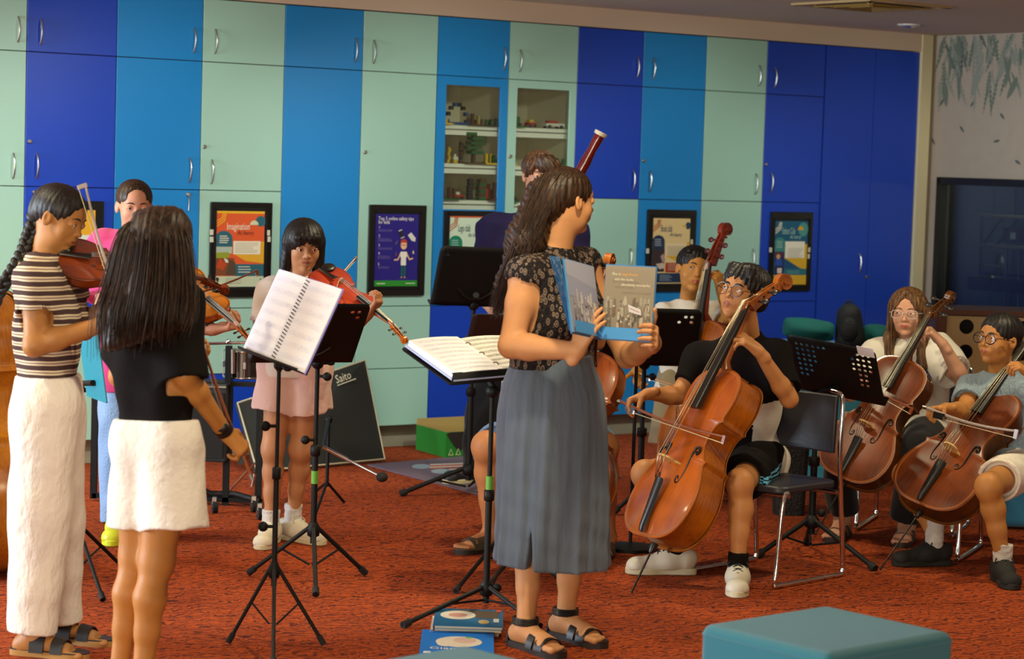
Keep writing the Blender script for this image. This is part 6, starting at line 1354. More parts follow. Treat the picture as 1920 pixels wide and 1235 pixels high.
# ------------------------------------------------------------ girl in the lettered white t-shirt, with cello
def girl_white():
    Y = 10.75; q = lambda x, y, d=0: P(x, y, Y+d)
    p = Person('girl with long brown hair and clear glasses in white lettered t-shirt, seated with a cello', q(1705, 1010)*[1, 1, 0], '#cc9678', '#b05a50', scale=.97)
    shR, shL, hR, hL = q(1646, 668, .06), q(1752, 662, -.02), q(1690, 818, .14), q(1738, 818, .08); J = (shL, shR, hL, hR)
    p.torso(*J, chest=.012); elL, wrL = q(1806, 714, -.16), q(1768, 645, -.24); p.arm(shL, elL, wrL); elR, wrR = q(1608, 735, -.08), q(1585, 700, -.36); p.arm(shR, elR, wrR)
    p.hand(wrL, (-.62, -.05, .62), (-.55, .25, -.78), 'L', [(40, 45, 25), (50, 55, 30), (56, 58, 30), (58, 58, 30)], (.6, .3, .8), 6, k=1.05); p.hand(wrR, (-.1, -.3, -.5), (.3, 0, -.5), 'R', .5)
    knR, knL, anR, anL = q(1585, 850, -.28), q(1722, 842, -.38), q(1580, 972, -.22), q(1700, 985, -.30); p.leg(hR, knR, anR); p.leg(hL, knL, anL); p.foot(anL, (-.3, -.95), .012, 1.1); p.foot(anR, (-.4, -.9), .012, 1.1)
    p.head(q(1702, 587, -.02), (-.32, -.93, .0), (.0, 0, 1), .224, neck=q(1704, 655, .05), gaze=(-.6, -.8, .02), brow='#4a3020', brow_t=.009); p.skin_body()
    p.glasses(.115, .082, '#c9c4c0', .0075, rect=True)
    def hr(L):
        L.ell((0, -.08, .18), (.395, .46, .375)); L.cap((.28, -.05, .1), (.33, .06, -.55), .14, .12, k=.12); L.cap((-.28, -.05, .1), (-.33, .06, -.60), .14, .12, k=.12); L.cap((.33, .06, -.55), (.30, .20, -1.08), .14, .10, k=.1); L.cap((-.33, .06, -.55), (-.40, .20, -1.08), .15, .12, k=.1)
        L.cap((0, -.3, 0), (0, -.25, -.7), .22, .22, k=.12); L.ell((0, .50, -.20), (.26, .46, .56), k=.025, mode='s'); L.ell((0, .18, -.6), (.22, .32, .40), k=.03, mode='s')
        L.cap((-.04, .30, .44), (-.25, .34, .08), .06, .02, k=.03); L.cap((.04, .30, .44), (.25, .34, .08), .06, .02, k=.03)
    p.hair_sdf(hr, 'hair', HLB, groove=.0014)
    G = []
    for s in (-1, 1):
        for i in range(7): u = i/6; G.append([p.hl(s*(.2+.12*u), .25-.2*u, .35), p.hl(s*(.30+.08*u), .2-.15*u, -.2), p.hl(s*(.28+.10*u), .22-.1*u, -.7), p.hl(s*(.26+.10*u), .28-.05*u, -1.12)])
    strands('hair_strands', G, 170, (.002, .008), .0020, HLB, p.root, 13, 10)
    ts = tee(p, WHITET, J, (shL+(elL-shL)*.72, shR+(elR-shR)*.80), grow=.028, hem=-.02, r0=.082, r1=.092, neck=.058, seed=91, fold=.006, flare=.02, low=(-.02, -.06, -.05))
    # blue lettering across the chest
    V, Fc = text_mesh('HAVANA', .062, 'CENTER'); ms = (shL+shR)/2; up, r, f = p.up, p.r, p.f; V2 = []
    bpy.context.view_layer.update(); off = np.array(p.root.location)
    for v in V:   # laid onto the cloth
        o_ = ms-up*.085-r*v[0]+up*v[1]+f*.5; hit, lo_, no_, _ = ts.ray_cast(Vector(o_-off), Vector(-f)); V2.append(np.array(lo_)+off+f*.0025 if hit else o_-f*.33)
    b = MB(); b.add(V2, Fc); b.build('lettering', mat('navy lettering', '#22306e', .8), p.root, 0)
    bottoms(p, cloth('black trouser cloth', '#121013'), (hL, hR), [([hR, knR, q(1580, 955, -.22)], [.112, .085, .075]), ([hL, knL, q(1700, 968, -.30)], [.112, .09, .078])], 'trousers')
    for a, d in ((anR, (-.4, -.9)), (anL, (-.3, -.95))): sandal(p.root, a, d, 1.08, 0., mat('dark sole', '#2a201b', .6), mat('brown strap', '#3d2418', .5), ((.03, .06), (.095, .12)))
    instrument('cello', cell_M(q(1577, 896, -.46), q(1744, 600, -.24), .78, .84), 'brown cello held by the girl in the white lettered t-shirt', (W_BR, W_BR2, PURF), .84, endpin=.33)
    bow(q(1572, 688, -.42), q(1712, 766, -.66), (-.3, 0, -1), 'cello bow emerging from behind the perforated black desk', k=1.25)
    chair(q(1712, 975, .12)*[1, 1, 0], (-.35, -.94), 'chrome chair under the girl in the white lettered t-shirt')
girl_white()
# ------------------------------------------------------------ girl in the blue knit top, with cello
def girl_knit():
    Y = 9.95; q = lambda x, y, d=0: P(x, y, Y+d)
    p = Person('girl with dark round glasses in blue-grey knitted top, seated bowing a brown cello', q(1880, 1050)*[1, 1, 0], '#b3783f', '#a0503c', scale=.88)
    shR, shL, hR, hL = q(1826, 735, .05), q(1918, 728, -.02), q(1868, 872, .14), q(1922, 872, .06); J = (shL, shR, hL, hR)
    p.torso(*J, bulk=1.05); elR, wrR = q(1805, 772, -.10), q(1775, 765, -.28); p.arm(shR, elR, wrR, 1.1); elL, wrL = q(1972, 760, -.12), q(1934, 705, -.26); p.arm(shL, elL, wrL)
    p.hand(wrR, (-.85, -.30, -.05), (.0, -.30, -.95), 'R', [(52, 50, 25), (58, 54, 30), (62, 56, 30), (64, 55, 30)], (.35, .15, .9), 6, k=1.02); p.hand(wrL, (-.75, -.1, .55), (-.3, .3, -.85), 'L', [(40, 50, 30), (50, 55, 30), (55, 58, 30), (58, 58, 30)], (.6, .3, .8), 6)
    knR, knL, anR, anL = q(1697, 890, -.06), q(1853, 912, -.50), q(1752, 1005, -.12), q(1880, 1046, -.48); p.leg(hR, knR, anR, 1.08); p.leg(hL, knL, anL, 1.12)
    p.head(q(1872, 637, -.02), (-.78, -.60, .10), (.06, 0, 1), .226, neck=q(1876, 715, .04), nose=.85, cheek=1.05, gaze=(-.85, -.5, .15), nr=.055); p.skin_body()
    p.glasses(.115, .098, '#17131c', .0095)
    def hr(L):
        L.ell((0, -.08, .18), (.37, .46, .365)); L.ell((0, -.47, -.10), (.19, .20, .22), k=.08); L.ell((0, .54, -.17), (.40, .44, .47), k=.02, mode='s')
        for s in (-1, 1): L.ell((s*.38, .03, -.12), (.12, .16, .20), k=.02, mode='s')
    p.hair_sdf(hr, 'hair', HBLK, groove=.0012)
    KN = cloth('blue grey cable knit', '#8496a3', bump=1.6, bscale=48, bstretch=(1.3, 1.3, .6)); tee(p, KN, J, (shL+(elL-shL)*.5, shR+(elR-shR)*.55), grow=.022, hem=-.03, r0=.074, r1=.078, neck=.064, seed=101, bulk=1.05, fold=.004, low=(-.02, -.05, -.05))
    bottoms(p, cloth('cream twill', '#ded0bf'), (hL, hR), [([hR, hR+(knR-hR)*.6], [.108, .108]), ([hL, hL+(knL-hL)*.72], [.108, .108])], 'shorts')
    bk = mat('black knit shoe', '#151311', .8); so = mat('black sole', '#1c1a18', .7); wsk = cloth('white sock', '#c9c2bd')
    shoe(p.root, anR, (-.95, -.25), 1.0, 0., bk, so, 'sneaker', lacem=so, sock=wsk, sockh=.15); shoe(p.root, anL, (.05, -1), 1.0, 0., bk, so, 'sneaker', lacem=so, sock=wsk, sockh=.12)
    instrument('cello', cell_M(q(1722, 945, -.30), q(1930, 648, .06), .74, .88), 'brown cello held by the girl in the blue-grey knitted top', (W_BR, W_BR2, PURF), .88, endpin=.37)
    bow(q(1752, 768, -.36), q(1908, 808, -.62), (-.1, 0, -1), 'cello bow in the right hand of the girl in the knitted top', k=1.4, stick=mat('pale bow stick', '#9a8c86', .3, coat=.4))
    chair(q(1912, 1040, .10)*[1, 1, 0], (-.40, -.92), 'chrome chair under the girl in the knitted top, cut by the frame')
girl_knit()
# ------------------------------------------------------------ music stands
M_STB = mat('satin black metal', '#0f0e0e', .55, spec=.25); M_RUB = mat('black rubber foot', '#0e0d0d', .8)
def stand(label, c, u, v, base, hub, feet, holes=None, tape=None, knobs=(), r=.011, wire=False, lip=True, desk=True, clamp=True, brace=True, skin_=None, name='music_stand', sheet=None):
    """c: middle of the desk's lower edge; u: along the width; v: up the slope; base: floor point under the pole; hub: height where the legs spread"""
    c, u, v = map(lambda a: np.asarray(a, float), (c, u, v)); base = np.asarray(base, float)*[1, 1, 0]; e = empty(name, base, label, 'music stand'); n = nrm(np.cross(u, v)); W_, H_ = np.linalg.norm(u), np.linalg.norm(v); U, V = nrm(u), nrm(v)
    V = nrm(V-U*(V@U)); front = -1 if n[1] > 0 else 1
    dm = skin_ or M_STB
    if desk:
        b = MB(); nx, ny = 16, 11; cx, cy = W_/nx, H_/ny; vid = {}
        P0 = c-U*W_/2
        def pt(x, y): return P0+U*x+V*y
        for i in range(nx):
            for j in range(ny):
                x0, y0 = i*cx, j*cy; corner = (i in (0, nx-1)) and (j == ny-1)
                if holes and (i, ny-1-j) in holes:
                    n_ = 16; m_ = (x0+cx/2, y0+cy/2); rr = min(cx, cy)*.30; V_ = []; 
                    for k in range(n_):
                        a = 2*pi*k/n_; s_ = 1/max(abs(cos(a)), abs(sin(a))); V_.append(pt(m_[0]+cos(a)*s_*cx/2, m_[1]+sin(a)*s_*cy/2))
                    for k in range(n_): a = 2*pi*k/n_; V_.append(pt(m_[0]+cos(a)*rr, m_[1]+sin(a)*rr))
                    b.add(V_, [(k, (k+1) % n_, n_+(k+1) % n_, n_+k) for k in range(n_)])
                elif corner:
                    s_ = -1 if i == 0 else 1; xa = x0 if i == 0 else x0+cx; xb = x0+cx if i == 0 else x0
                    pts = [pt(xb, y0), pt(xa, y0)]+[pt(xa-s_*cx*(1-cos(t)), y0+cy*sin(t)) for t in np.linspace(0, pi/2, 5)[1:]]; b.add(pts, [tuple(range(len(pts)))])
                else: b.add([pt(x0, y0), pt(x0+cx, y0), pt(x0+cx, y0+cy), pt(x0, y0+cy)], [(0, 1, 2, 3)])
        nn = n if n[2] > 0 else -n
        if lip:
            L0, L1 = P0, P0+U*W_; b.add([L0, L1, L1+nn*.045, L0+nn*.045], [(0, 1, 2, 3)]); b.add([L0+nn*.045, L1+nn*.045, L1+nn*.045+V*.008, L0+nn*.045+V*.008], [(0, 1, 2, 3)])
        d = b.build('desk', dm, e, 30, recalc=False)
        import bmesh
        bm = bmesh.new(); bm.from_mesh(d.data); bmesh.ops.remove_doubles(bm, verts=bm.verts, dist=.0006); bmesh.ops.recalc_face_normals(bm, faces=bm.faces); bm.to_mesh(d.data); bm.free()
        s_ = d.modifiers.new('thickness', 'SOLIDIFY'); s_.thickness = .002; s_.offset = 0
        if wire:
            b = MB(); m_ = c+V*.045-nn*.012; b.tube(smoothpts([m_-U*.095+V*.055, m_-U*.06+V*.02, m_-U*.02, m_+U*.02, m_+U*.06+V*.02, m_+U*.095+V*.055], 5), .004, 6); b.build('desk_bracket', mat('grey steel', '#3c3b39', .4, .8), e, 60)
    else: nn = n if n[2] > 0 else -n
    top = c+V*H_*.22-nn*.02
    hp = np.array([base[0], base[1], hub]); b = MB(); mid = hp+(np.array([base[0], base[1], top[2]])-hp)*.45; tt = np.array([base[0], base[1], top[2]-.05])
    b.cyl(mid, tt, r*.72, n=12); b.build('upper_pole', M_STB, e, 60); b = MB(); b.cyl(hp-ZZ*.06, mid, r, n=12); b.lathe(mid-ZZ*.03, mid+ZZ*.015, [(0, r*1.1), (.1, r*1.6), (.9, r*1.6), (1, r)], 14); b.build('lower_pole', M_STB, e, 60)
    if clamp: b = MB(); b.tube([tt-ZZ*.02, tt+ZZ*.02, top-V*.0], r*1.05, 10); b.sphere(tt, r*2.0, 12, 8); b.cyl(tt, tt+U*.05, .006, n=8); b.sphere(tt+U*.055, (.016, .016, .010), 12, 6); b.build('tilt_clamp', M_STB, e, 60)
    b = MB(); b.lathe(hp-ZZ*.035, hp+ZZ*.025, [(0, r*1.1), (.1, r*1.9), (.6, r*2.2), (1, r*1.2)], 16); b.build('hub', M_STB, e, 60)
    for kz, kd in knobs:
        b = MB(); k0 = np.array([base[0], base[1], kz]); kk = nrm(np.array([kd, -.3, 0])); b.cyl(k0, k0+kk*.035, .006, n=8); b.sphere(k0+kk*.042, (.018, .012, .018), 12, 6); b.build('knob', M_STB, e, 60)
    for i, f_ in enumerate(feet):
        f_ = np.asarray(f_, float)*[1, 1, 0]; d = nrm(f_-base); a = hp+d*r*1.6; z = f_+ZZ*.012; b = MB(); b.tube([a, z], r*.72, 10); lg = b.build('leg', M_STB, e, 60)
        b = MB(); dd = nrm(z-a); b.tube([z-dd*.035, z], r*1.12, 10); b.build('foot_cap', M_RUB, lg, 60)
        if brace: b = MB(); m2 = a+(z-a)*.45; b.tube([m2, np.array([base[0], base[1], max(hub*.30, .05)])+d*.012], r*.38, 6); b.build('brace', M_STB, lg, 60)
    if tape: b = MB(); b.cyl(np.array([base[0], base[1], tape[0]]), np.array([base[0], base[1], tape[1]]), r*1.12, n=14); b.build('tape_mark', TAPE, e, 60)
    return e
def zof(px, py, Y): return P(px, py, Y)[2]
# A: thin stand with the spiral-bound score
wA = np.array([.247, -.316, -.046]); hA = np.array([.117, .05, .285]); bl = P(455, 655, 7.90); cA = bl+wA/2-ZZ*.004
nA = nrm(np.cross(wA, hA)); hubA = zof(516, 1068, 7.72)
bsA = P(523, 700, 7.74)*[1, 1, 0]
stand('thin black music stand in front holding the bright spiral-bound score', cA-nA*.014, wA*.95, hA*.86, bsA, hubA, [PF(428, 1210), PF(607, 1214), PF(512, 1256)], knobs=((.42, -1), (zof(530, 800, 7.72), -1)), r=.0095)
sc = empty('spiral_score', bl+wA/2, 'open spiral-bound score with bright white pages on the thin front stand', 'sheet music')
M_PAGE = mat('white page', '#e9e6ee', .5); M_PG2 = mat('score print grey', '#d3d1e0', .6)
def page(o, U, V, W_, H_, bend, name, parent, lines_=0, sd=1, th=.004, flip=1, mp=M_PAGE, staff=M_PG2):
    n = nrm(np.cross(U, V)); n = n if n[2] > 0 else -n; N_ = 12; Vv = []; r = random.Random(sd); b = MB()
    def pt(x, y, z=0.): t = x/W_; return o+U*x*flip+V*y+n*(bend*sin(pi*min(t, 1))**1+th+z)
    Vv = [pt(W_*i/N_, y) for y in (0, H_) for i in range(N_+1)]+[o+U*W_*i/N_*flip+V*y for y in (0, H_) for i in range(N_+1)]; m = N_+1
    Fc = [(i, i+1, m+i+1, m+i) for i in range(N_)]+[(2*m+i, 3*m+i, 3*m+i+1, 2*m+i+1) for i in range(N_)]+[(i, 2*m+i, 2*m+i+1, i+1) for i in range(N_)]+[(m+i, m+i+1, 3*m+i+1, 3*m+i) for i in range(N_)]+[(0, m, 3*m, 2*m), (N_, 2*m+N_, 3*m+N_, m+N_)]
    b.add(Vv, Fc, 0)
    for k in range(lines_):
        y = H_*(.10+.80*k/max(lines_-1, 1)); 
        for q in range(5): yy = y+q*.0035-.007; b.add([pt(x, yy+dz, .0006) for dz in (0, .0008) for x in np.linspace(W_*.08, W_*.92, 8)], [(i, i+1, 9+i, 8+i) for i in range(7)], 1)
        for q in range(16): x = W_*r.uniform(.1, .9); yy = y+r.uniform(-.008, .010); b.add([pt(x+a_*.0018, yy+b_*.0014, .0008) for a_, b_ in ((-1, -1), (1, -1), (1, 1), (-1, 1))], [(0, 1, 2, 3)], 1)
    return b.build(name, [mp, staff], parent, 0)
UA, VA = nrm(wA), nrm(hA-nrm(wA)*(hA@nrm(wA))); LW = np.linalg.norm(wA)
page(bl+UA*LW*.5-nA*.004*0, UA, VA, LW*.49, .305, .012, 'left_page', sc, 7, 1, flip=-1); page(bl+UA*LW*.5, UA, VA, LW*.49, .305, .010, 'right_page', sc, 7, 2)
b = MB(); b.prism(rrect(LW*1.0, .312, .004), bl+UA*LW*.5+VA*.152-nA*.003, (UA, VA, nA), -.001, .002); b.build('cover', mat('lilac plastic cover', '#8f86d8', .3), sc, 0)
for k in range(24):
    b = MB(); o = bl+UA*LW*.5+VA*(.012+.0122*k)+nA*.004; b.tube([o+UA*.011*cos(a)+nA*.009*sin(a)+VA*.002*a for a in np.linspace(-.4, pi+.4, 9)], .0017, 6); b.build('binding_ring', mat('black wire ring', '#1e1830', .3), sc, 60)
# B
hB = np.array([.099, -.20, .245]); wB = np.array([.385, .155, .0]); brB = P(660, 679, 9.0); cB = brB-wB/2
HL = {(14, 1), (13, 1), (14, 2), (1, 1), (2, 1), (1, 2)}
stand('black music stand with green-taped pole in front of the girl with the fringe', cB, wB, hB, P(590, 900, 9.02), zof(590, 990, 9.02), [PF(465, 1080), PF(686, 1080), PF(592, 1120)], HL, tape=(zof(586, 906, 9.02), zof(586, 882, 9.02)), knobs=((zof(578, 824, 9.02), -1), (zof(605, 705, 9.02), 1)), r=.0125, wire=True)
# C conductor's stand with the open binder
c0 = P(845, 716, 8.28); vC = np.array([-.18, .23, .10]); uC = np.array([.36, .285, .018]); bC = P(918, 900, 8.47)
stand('low black music stand with green tape beside the standing woman, carrying the open binder', c0+uC/2-ZZ*.012, uC, vC*1.1, bC, zof(916, 1100, 8.47), [PF(755, 1178), PF(1012, 1180), PF(960, 1050)], tape=(zof(918, 925, 8.47), zof(918, 892, 8.47)), knobs=((zof(925, 1100, 8.47), 1),), r=.0125, wire=True)
bn = empty('ring_binder', c0+uC/2, 'open white ring binder of sheet music lying on the low stand by the woman', 'binder')
UC = nrm(uC); VC = nrm(vC-UC*(vC@UC)); nC = nrm(np.cross(UC, VC)); nC = nC if nC[2] > 0 else -nC; o = c0+UC*.005+nC*.004
b = MB(); b.prism(rrect(.47, .325, .01), o+UC*.235+VC*.155, (UC, VC, nC), .0, .006); b.build('cover', mat('pale blue binder cover', '#aab4d8', .35), bn, 40)
page(o+UC*.235+nC*.006, UC, VC, .225, .305, .006, 'left_page', bn, 8, 3, th=.022, flip=-1, mp=mat('cool page', '#eceaf2', .45)); page(o+UC*.235+nC*.006, UC, VC, .225, .305, .006, 'right_page', bn, 8, 4, th=.012, mp=mat('warm page', '#dcd8cc', .5), staff=mat('music ink', '#77736c', .6))
for k in range(3): b = MB(); q_ = o+UC*.235+VC*(.06+.09*k)+nC*.012; b.tube([q_+UC*.018*cos(a)+nC*.020*sin(a) for a in np.linspace(0, pi, 9)], .0022, 6); b.build('ring', M_HAND, bn, 60)
# D tall black desk seen from behind, in front of the bassoonist
blD = P(806, 571, 11.35); wD = np.array([.42, .16, -.012]); hD = np.array([-.022, -.13, .293])
stand('tall black music stand seen from behind, in front of the tall man', blD+wD/2, wD, hD, P(884, 700, 11.45), zof(886, 878, 11.45), [PF(750, 930), PF(905, 925), PF(960, 892)], {(14, 1), (1, 1)}, knobs=((zof(886, 650, 11.45), 1),), r=.0155, wire=True)
# E the hidden cellist's stand
tlE = P(858, 588, 9.20); wE = np.array([.44, .05, -.005]); hE = np.array([-.03, -.26, .15])
stand('dark low-tilted music stand half hidden left of the standing woman', tlE-hE+wE/2, wE, hE, P(950, 800, 9.42), zof(950, 1000, 9.42), [PF(854, 1113), PF(1045, 1085), PF(960, 1010)], knobs=(), r=.0115, skin_=mat('dark brown desk', '#1c100e', .55))
# F stand in front of the small boy
brF = P(1303, 687, 10.9); wF = np.array([.465, .03, .0]); hF = np.array([-.006, -.17, .283])
stand('black music stand in front of the small boy, four holes near its corner', brF-wF/2, wF, hF, P(1204, 800, 10.95), zof(1206, 925, 10.95), [PF(1150, 965), PF(1252, 962), PF(1210, 935)], {(14, 1), (13, 1), (14, 2), (12, 2), (1, 1), (2, 1), (1, 2)}, knobs=((zof(1204, 705, 10.95), 1),), r=.015)
# G perforated stand
blG = P(1496, 728, 10.0); wG = np.array([.352, -.20, -.045]); hG = np.array([-.099, -.20, .254])
HG = set()
for j, (l, r_) in enumerate(((6, 3), (4, 3), (4, 3), (4, 3), (3, 2), (3, 2), (2, 2), (0, 0))):
    for i in range(1, 1+l): HG.add((i, j+1))
    for i in range(15-r_-(1 if j else 0), 15-(1 if j > 3 else 0)): HG.add((i, j+1))
stand('perforated black music stand between the two cellists on the right', blG+wG/2, wG, hG, P(1526, 880, 9.98), zof(1522, 975, 9.98), [PF(1641, 1071), PF(1418, 1047), PF(1512, 1022)], HG, knobs=((zof(1524, 960, 9.98), 1),), r=.0155)
b = MB(); q0 = blG+wG*.93+hG*.96; b.box(q0+nrm(np.cross(wG, hG))*.004, (.075, .055, .001), (nrm(wG), nrm(hG), nrm(np.cross(wG, hG)))); setp(b.build('note_paper', M_PAGE, smooth=0), 'small white paper clipped to the top corner of the perforated stand', 'paper')
# H collapsible stand with a teal folder at the left
H0 = P(168, 742, 8.6); wH = np.array([.11, -.22, .0]); hH = np.array([-.045, .05, .235])
TEAL = mat('teal plastic', '#0f8296', .4)
stand('folding wire music stand behind the girl with the braid', H0+wH/2+ZZ*.01, wH, hH, P(146, 900, 8.74), zof(142, 985, 8.74), [PF(193, 1130), PF(238, 1076), PF(90, 1085)], knobs=(), r=.0105, desk=False)
UH, VH = nrm(wH), nrm(hH); nH = nrm(np.cross(UH, VH)); b = MB(); b.prism(rrect(.26, .27, .01), H0+wH/2+hH*.55, (UH, VH, nH), .004, .009); setp(b.build('folder', TEAL, smooth=0), 'teal plastic folder on the folding wire stand at the left', 'folder')
b = MB()
for t in (-.12, -.04, .04, .12): b.tube([H0+wH/2+UH*t*.2, H0+wH/2+UH*t+VH*.26], .0035, 6)
for t in (.02, .13, .25): b.tube([H0+wH/2-UH*.12*(.4+2.2*t)+VH*t, H0+wH/2+UH*.12*(.4+2.2*t)+VH*t], .0035, 6)
for o in bpy.data.objects:
    if o.name.startswith('music_stand') and o.get('label', '').startswith('folding wire'): b.build('wire_desk', M_STB, o, 60)
# microphone on a boom near the hidden cellist's scroll
mc = P(1108, 494, 9.7); mb = P(1200, 504, 10.0); e = empty('microphone_stand', mb*[1, 1, 0], 'black microphone on a boom stand pointing at the hidden cello scroll', 'microphone stand')
b = MB(); d = nrm(mc-mb); b.tube([mb, mc+(mb-mc)*.28], .006, 8); b.build('boom', M_STB, e, 60); b = MB(); b.lathe(mc+(mb-mc)*.32, mc-d*-.03, [(0, .009), (1, .013)], 14); b.sphere(mc+d*.012, (.022, .022, .022), 14, 10); b.build('microphone', mat('black mic grille', '#121113', .6, bump=.4, bscale=900), e, 60)
b = MB(); b.cyl(mb*[1, 1, 0]+ZZ*.03, mb, .008, n=10); b.lathe(mb*[1, 1, 0], mb*[1, 1, 0]+ZZ*.03, [(0, .12), (.5, .12), (1, .02)], 24); b.build('pole_and_base', M_STB, e, 60)
# ------------------------------------------------------------ the picture book held by the woman
gb, gt = P(1128, 634, 7.72), P(1106, 499, 7.76); rb, rt = P(1221, 640, 7.66), P(1198, 503, 7.70); lb, lt = P(1074, 622, 7.54), P(1048, 484, 7.58)
pb_ = empty('picture_book', (gb+rb)/2, 'open picture book with grey crowd drawings and blue bottom band, held by the woman', 'book')
def bookhalf(a0, a1, c0_, c1_, name, items, base, th):
    U = nrm(c0_-a0); V = nrm(a1-a0); V = nrm(V-U*(V@U)); n = np.cross(U, V); n = n if n[1] < 0 else -n; W_ = np.linalg.norm(c0_-a0); H_ = np.linalg.norm(a1-a0); ax = (U, V, n)
    b = MB(); b.box(a0+U*W_/2+V*H_/2-n*th/2, (W_+.006, H_+.008, .004), ax); b.build('cover', mat('book cover blue', '#2f6fa8', .4), pb_, 0)
    b = MB(); b.box(a0+U*W_/2+V*H_/2-n*(th/2-.002-th/4), (W_, H_, th/2), ax); b.build('page_block', mat('page edge', '#5d94b8', .7), pb_, 0)
    fx = (U, V, n) if U[0] > 0 else (-U, V, n)
    art(items, W_, H_, a0+U*W_/2+V*H_/2+n*(.0015), fx, name, pb_, base)
r = random.Random(4); GR = ['#8f8577', '#a39a8c', '#6f675c', '#b4a99a', '#77604f', '#9b9ba0']
def crowd(n, u0, u1, v0, v1, sd, cols):
    r = random.Random(sd); it = []
    for i in range(n):
        u = r.uniform(u0, u1); v = v0+(v1-v0)*i/n; h = r.uniform(.12, .20); w_ = r.uniform(.022, .035); c = r.choice(cols)
        it.append(('p', c, [(u-w_*.8, v+h*.25), (u+w_*.8, v+h*.25), (u+w_*1.1, v+h*.8), (u+w_*.5, v+h), (u-w_*.5, v+h), (u-w_*1.1, v+h*.8)])); it.append(('e', r.choice(cols), u, v+h*.12, w_*.75, h*.12)); it.append(('l', '#5a5248', [(u, v+h*.35), (u+r.uniform(-.01, .01), v+h*.95)], .0008))
    return it
itR = crowd(46, .08, .94, .38, .78, 5, GR[:5])+[('r', '#4b96d8', 0, .84, 1, 1)]+[('t', '#ded6c4', .16, .13, .013, 'She is'), ('t', '#d9a040', .34, .13, .013, 'magnificent'), ('t', '#ded6c4', .22, .20, .012, 'and she looks'), ('t', '#ded6c4', .36, .27, .012, 'absolutely wonderful')]+[('p', '#c9c6cc', [(.52, .52), (.78, .58), (.80, .66), (.55, .62)]), ('l', '#a0465a', [(.55, .57), (.76, .62)], .002)]
itL = [('r', '#a9aabf', 0, 0, 1, .45), ('p', '#9a9cb6', [(0, .2), (1, .32), (1, .5), (0, .5)])]+crowd(26, .10, .92, .38, .80, 8, ['#c5c0c4', '#a9a3ae', '#8d8796', '#d3ced0'])+[('r', '#4b96d8', 0, .84, 1, 1)]
bookhalf(gb, gt, rb, rt, 'right_page', itR, '#8a7f70', .010); bookhalf(gb, gt, lb, lt, 'left_page', itL, '#9c9aa6', .010)
# fanned blue page edges at the far left of the book
for k in range(6):
    b = MB(); a = lb+np.array([-.002*k, .008*k+.006, .0]); t_ = lt+np.array([-.006*k, .010*k+.006, .004]); b.add([a, a+np.array([.002, .03, 0]), t_+np.array([.002, .03, 0]), t_, a+np.array([.0012, 0, 0]), a+np.array([.0032, .03, 0]), t_+np.array([.0032, .03, 0]), t_+np.array([.0012, 0, 0])], [(0, 1, 2, 3), (4, 7, 6, 5), (0, 3, 7, 4), (1, 5, 6, 2), (3, 2, 6, 7), (0, 4, 5, 1)]); b.build('page', mat('blue page edge', '#2f86c4', .6), pb_, 0)
# ------------------------------------------------------------ ottomans, bench, cushions
UPH = mat('teal wool upholstery', '#1d6f80', .85, bump=.35, bscale=420, sheen=.3, var=.03, vscale=200); UPB = mat('blue wool upholstery', '#1f6a94', .85, bump=.35, bscale=420, sheen=.3, var=.03, vscale=200)
def ottoman(L_, B_, R_, N_, label, h=.42):
    """four corners of the top as seen in the photograph"""
    L_, B_, R_, N_ = [PF(*p, h)*[1, 1, 0] for p in (L_, B_, R_, N_)]; d1 = nrm(nrm(B_-L_)+.25*nrm(np.cross(ZZ, R_-B_))); d2 = np.cross(d1, ZZ); sx = np.linalg.norm(B_-L_)*.99; sy = np.linalg.norm(R_-B_)*.90; c = B_-d1*sx/2+d2*sy/2
    T = Sdf(); T.box(c+ZZ*(h/2+.02), (sx, sy, h-.02), (d1, d2, ZZ), rnd=.028, k=.02); e = empty('ottoman', c, label, 'ottoman'); sdf_obj('cushion', T, UPH, e, .008); b = MB()
    pr = [c+d1*x+d2*y+ZZ*(h-.016) for x, y in rrect(sx+.001, sy+.001, .028, 6)]; b.tube(pr+[pr[0]], .0024, 6, caps=False); b.build('seam_piping', UPH, e, 180)
    for qx in (-1, 1):
        for qy in (-1, 1): b = MB(); q_ = c+d1*qx*sx*.40+d2*qy*sy*.40; b.cyl(q_, q_+ZZ*.035, .018, n=12); b.build('foot', M_RUB, e, 60)
    return e
ottoman((1326, 1180), (1548, 1138), (1752, 1206), (1509, 1250), 'square blue-teal ottoman in the right foreground'); ottoman((650, 1255), (872, 1213), (1076, 1281), (833, 1325), 'teal ottoman just entering the bottom edge of the photo')
def block(px0, px1, ptop, Y, depth, label, m, name, cat, yaw=0.):
    a = P(px0, ptop, Y); c = P(px1, ptop, Y); w_ = c[0]-a[0]; h = (a[2]+c[2])/2; T = Sdf(); ctr = np.array([(a[0]+c[0])/2, Y+depth/2, h/2+.006]); ax = (np.array([cos(yaw), sin(yaw), 0]), np.array([-sin(yaw), cos(yaw), 0]), ZZ); T.box(ctr, (w_, depth, h-.012), ax, rnd=.03); o = sdf_obj(name, T, m, None, .010); return setp(o, label, cat)
block(1462, 1662, 741, 12.25, .5, 'long teal bench block behind the chair and the perforated stand', mat('pale teal vinyl', '#2c7f96', .6), 'bench', 'bench'); hb = block(1440, 1690, 648, 13.05, .45, 'higher teal storage seat against the navy cupboards', UPB, 'storage_seat', 'bench')
GC = mat('green teal cushion cloth', '#0f665c', .8, bump=.2, bscale=200)
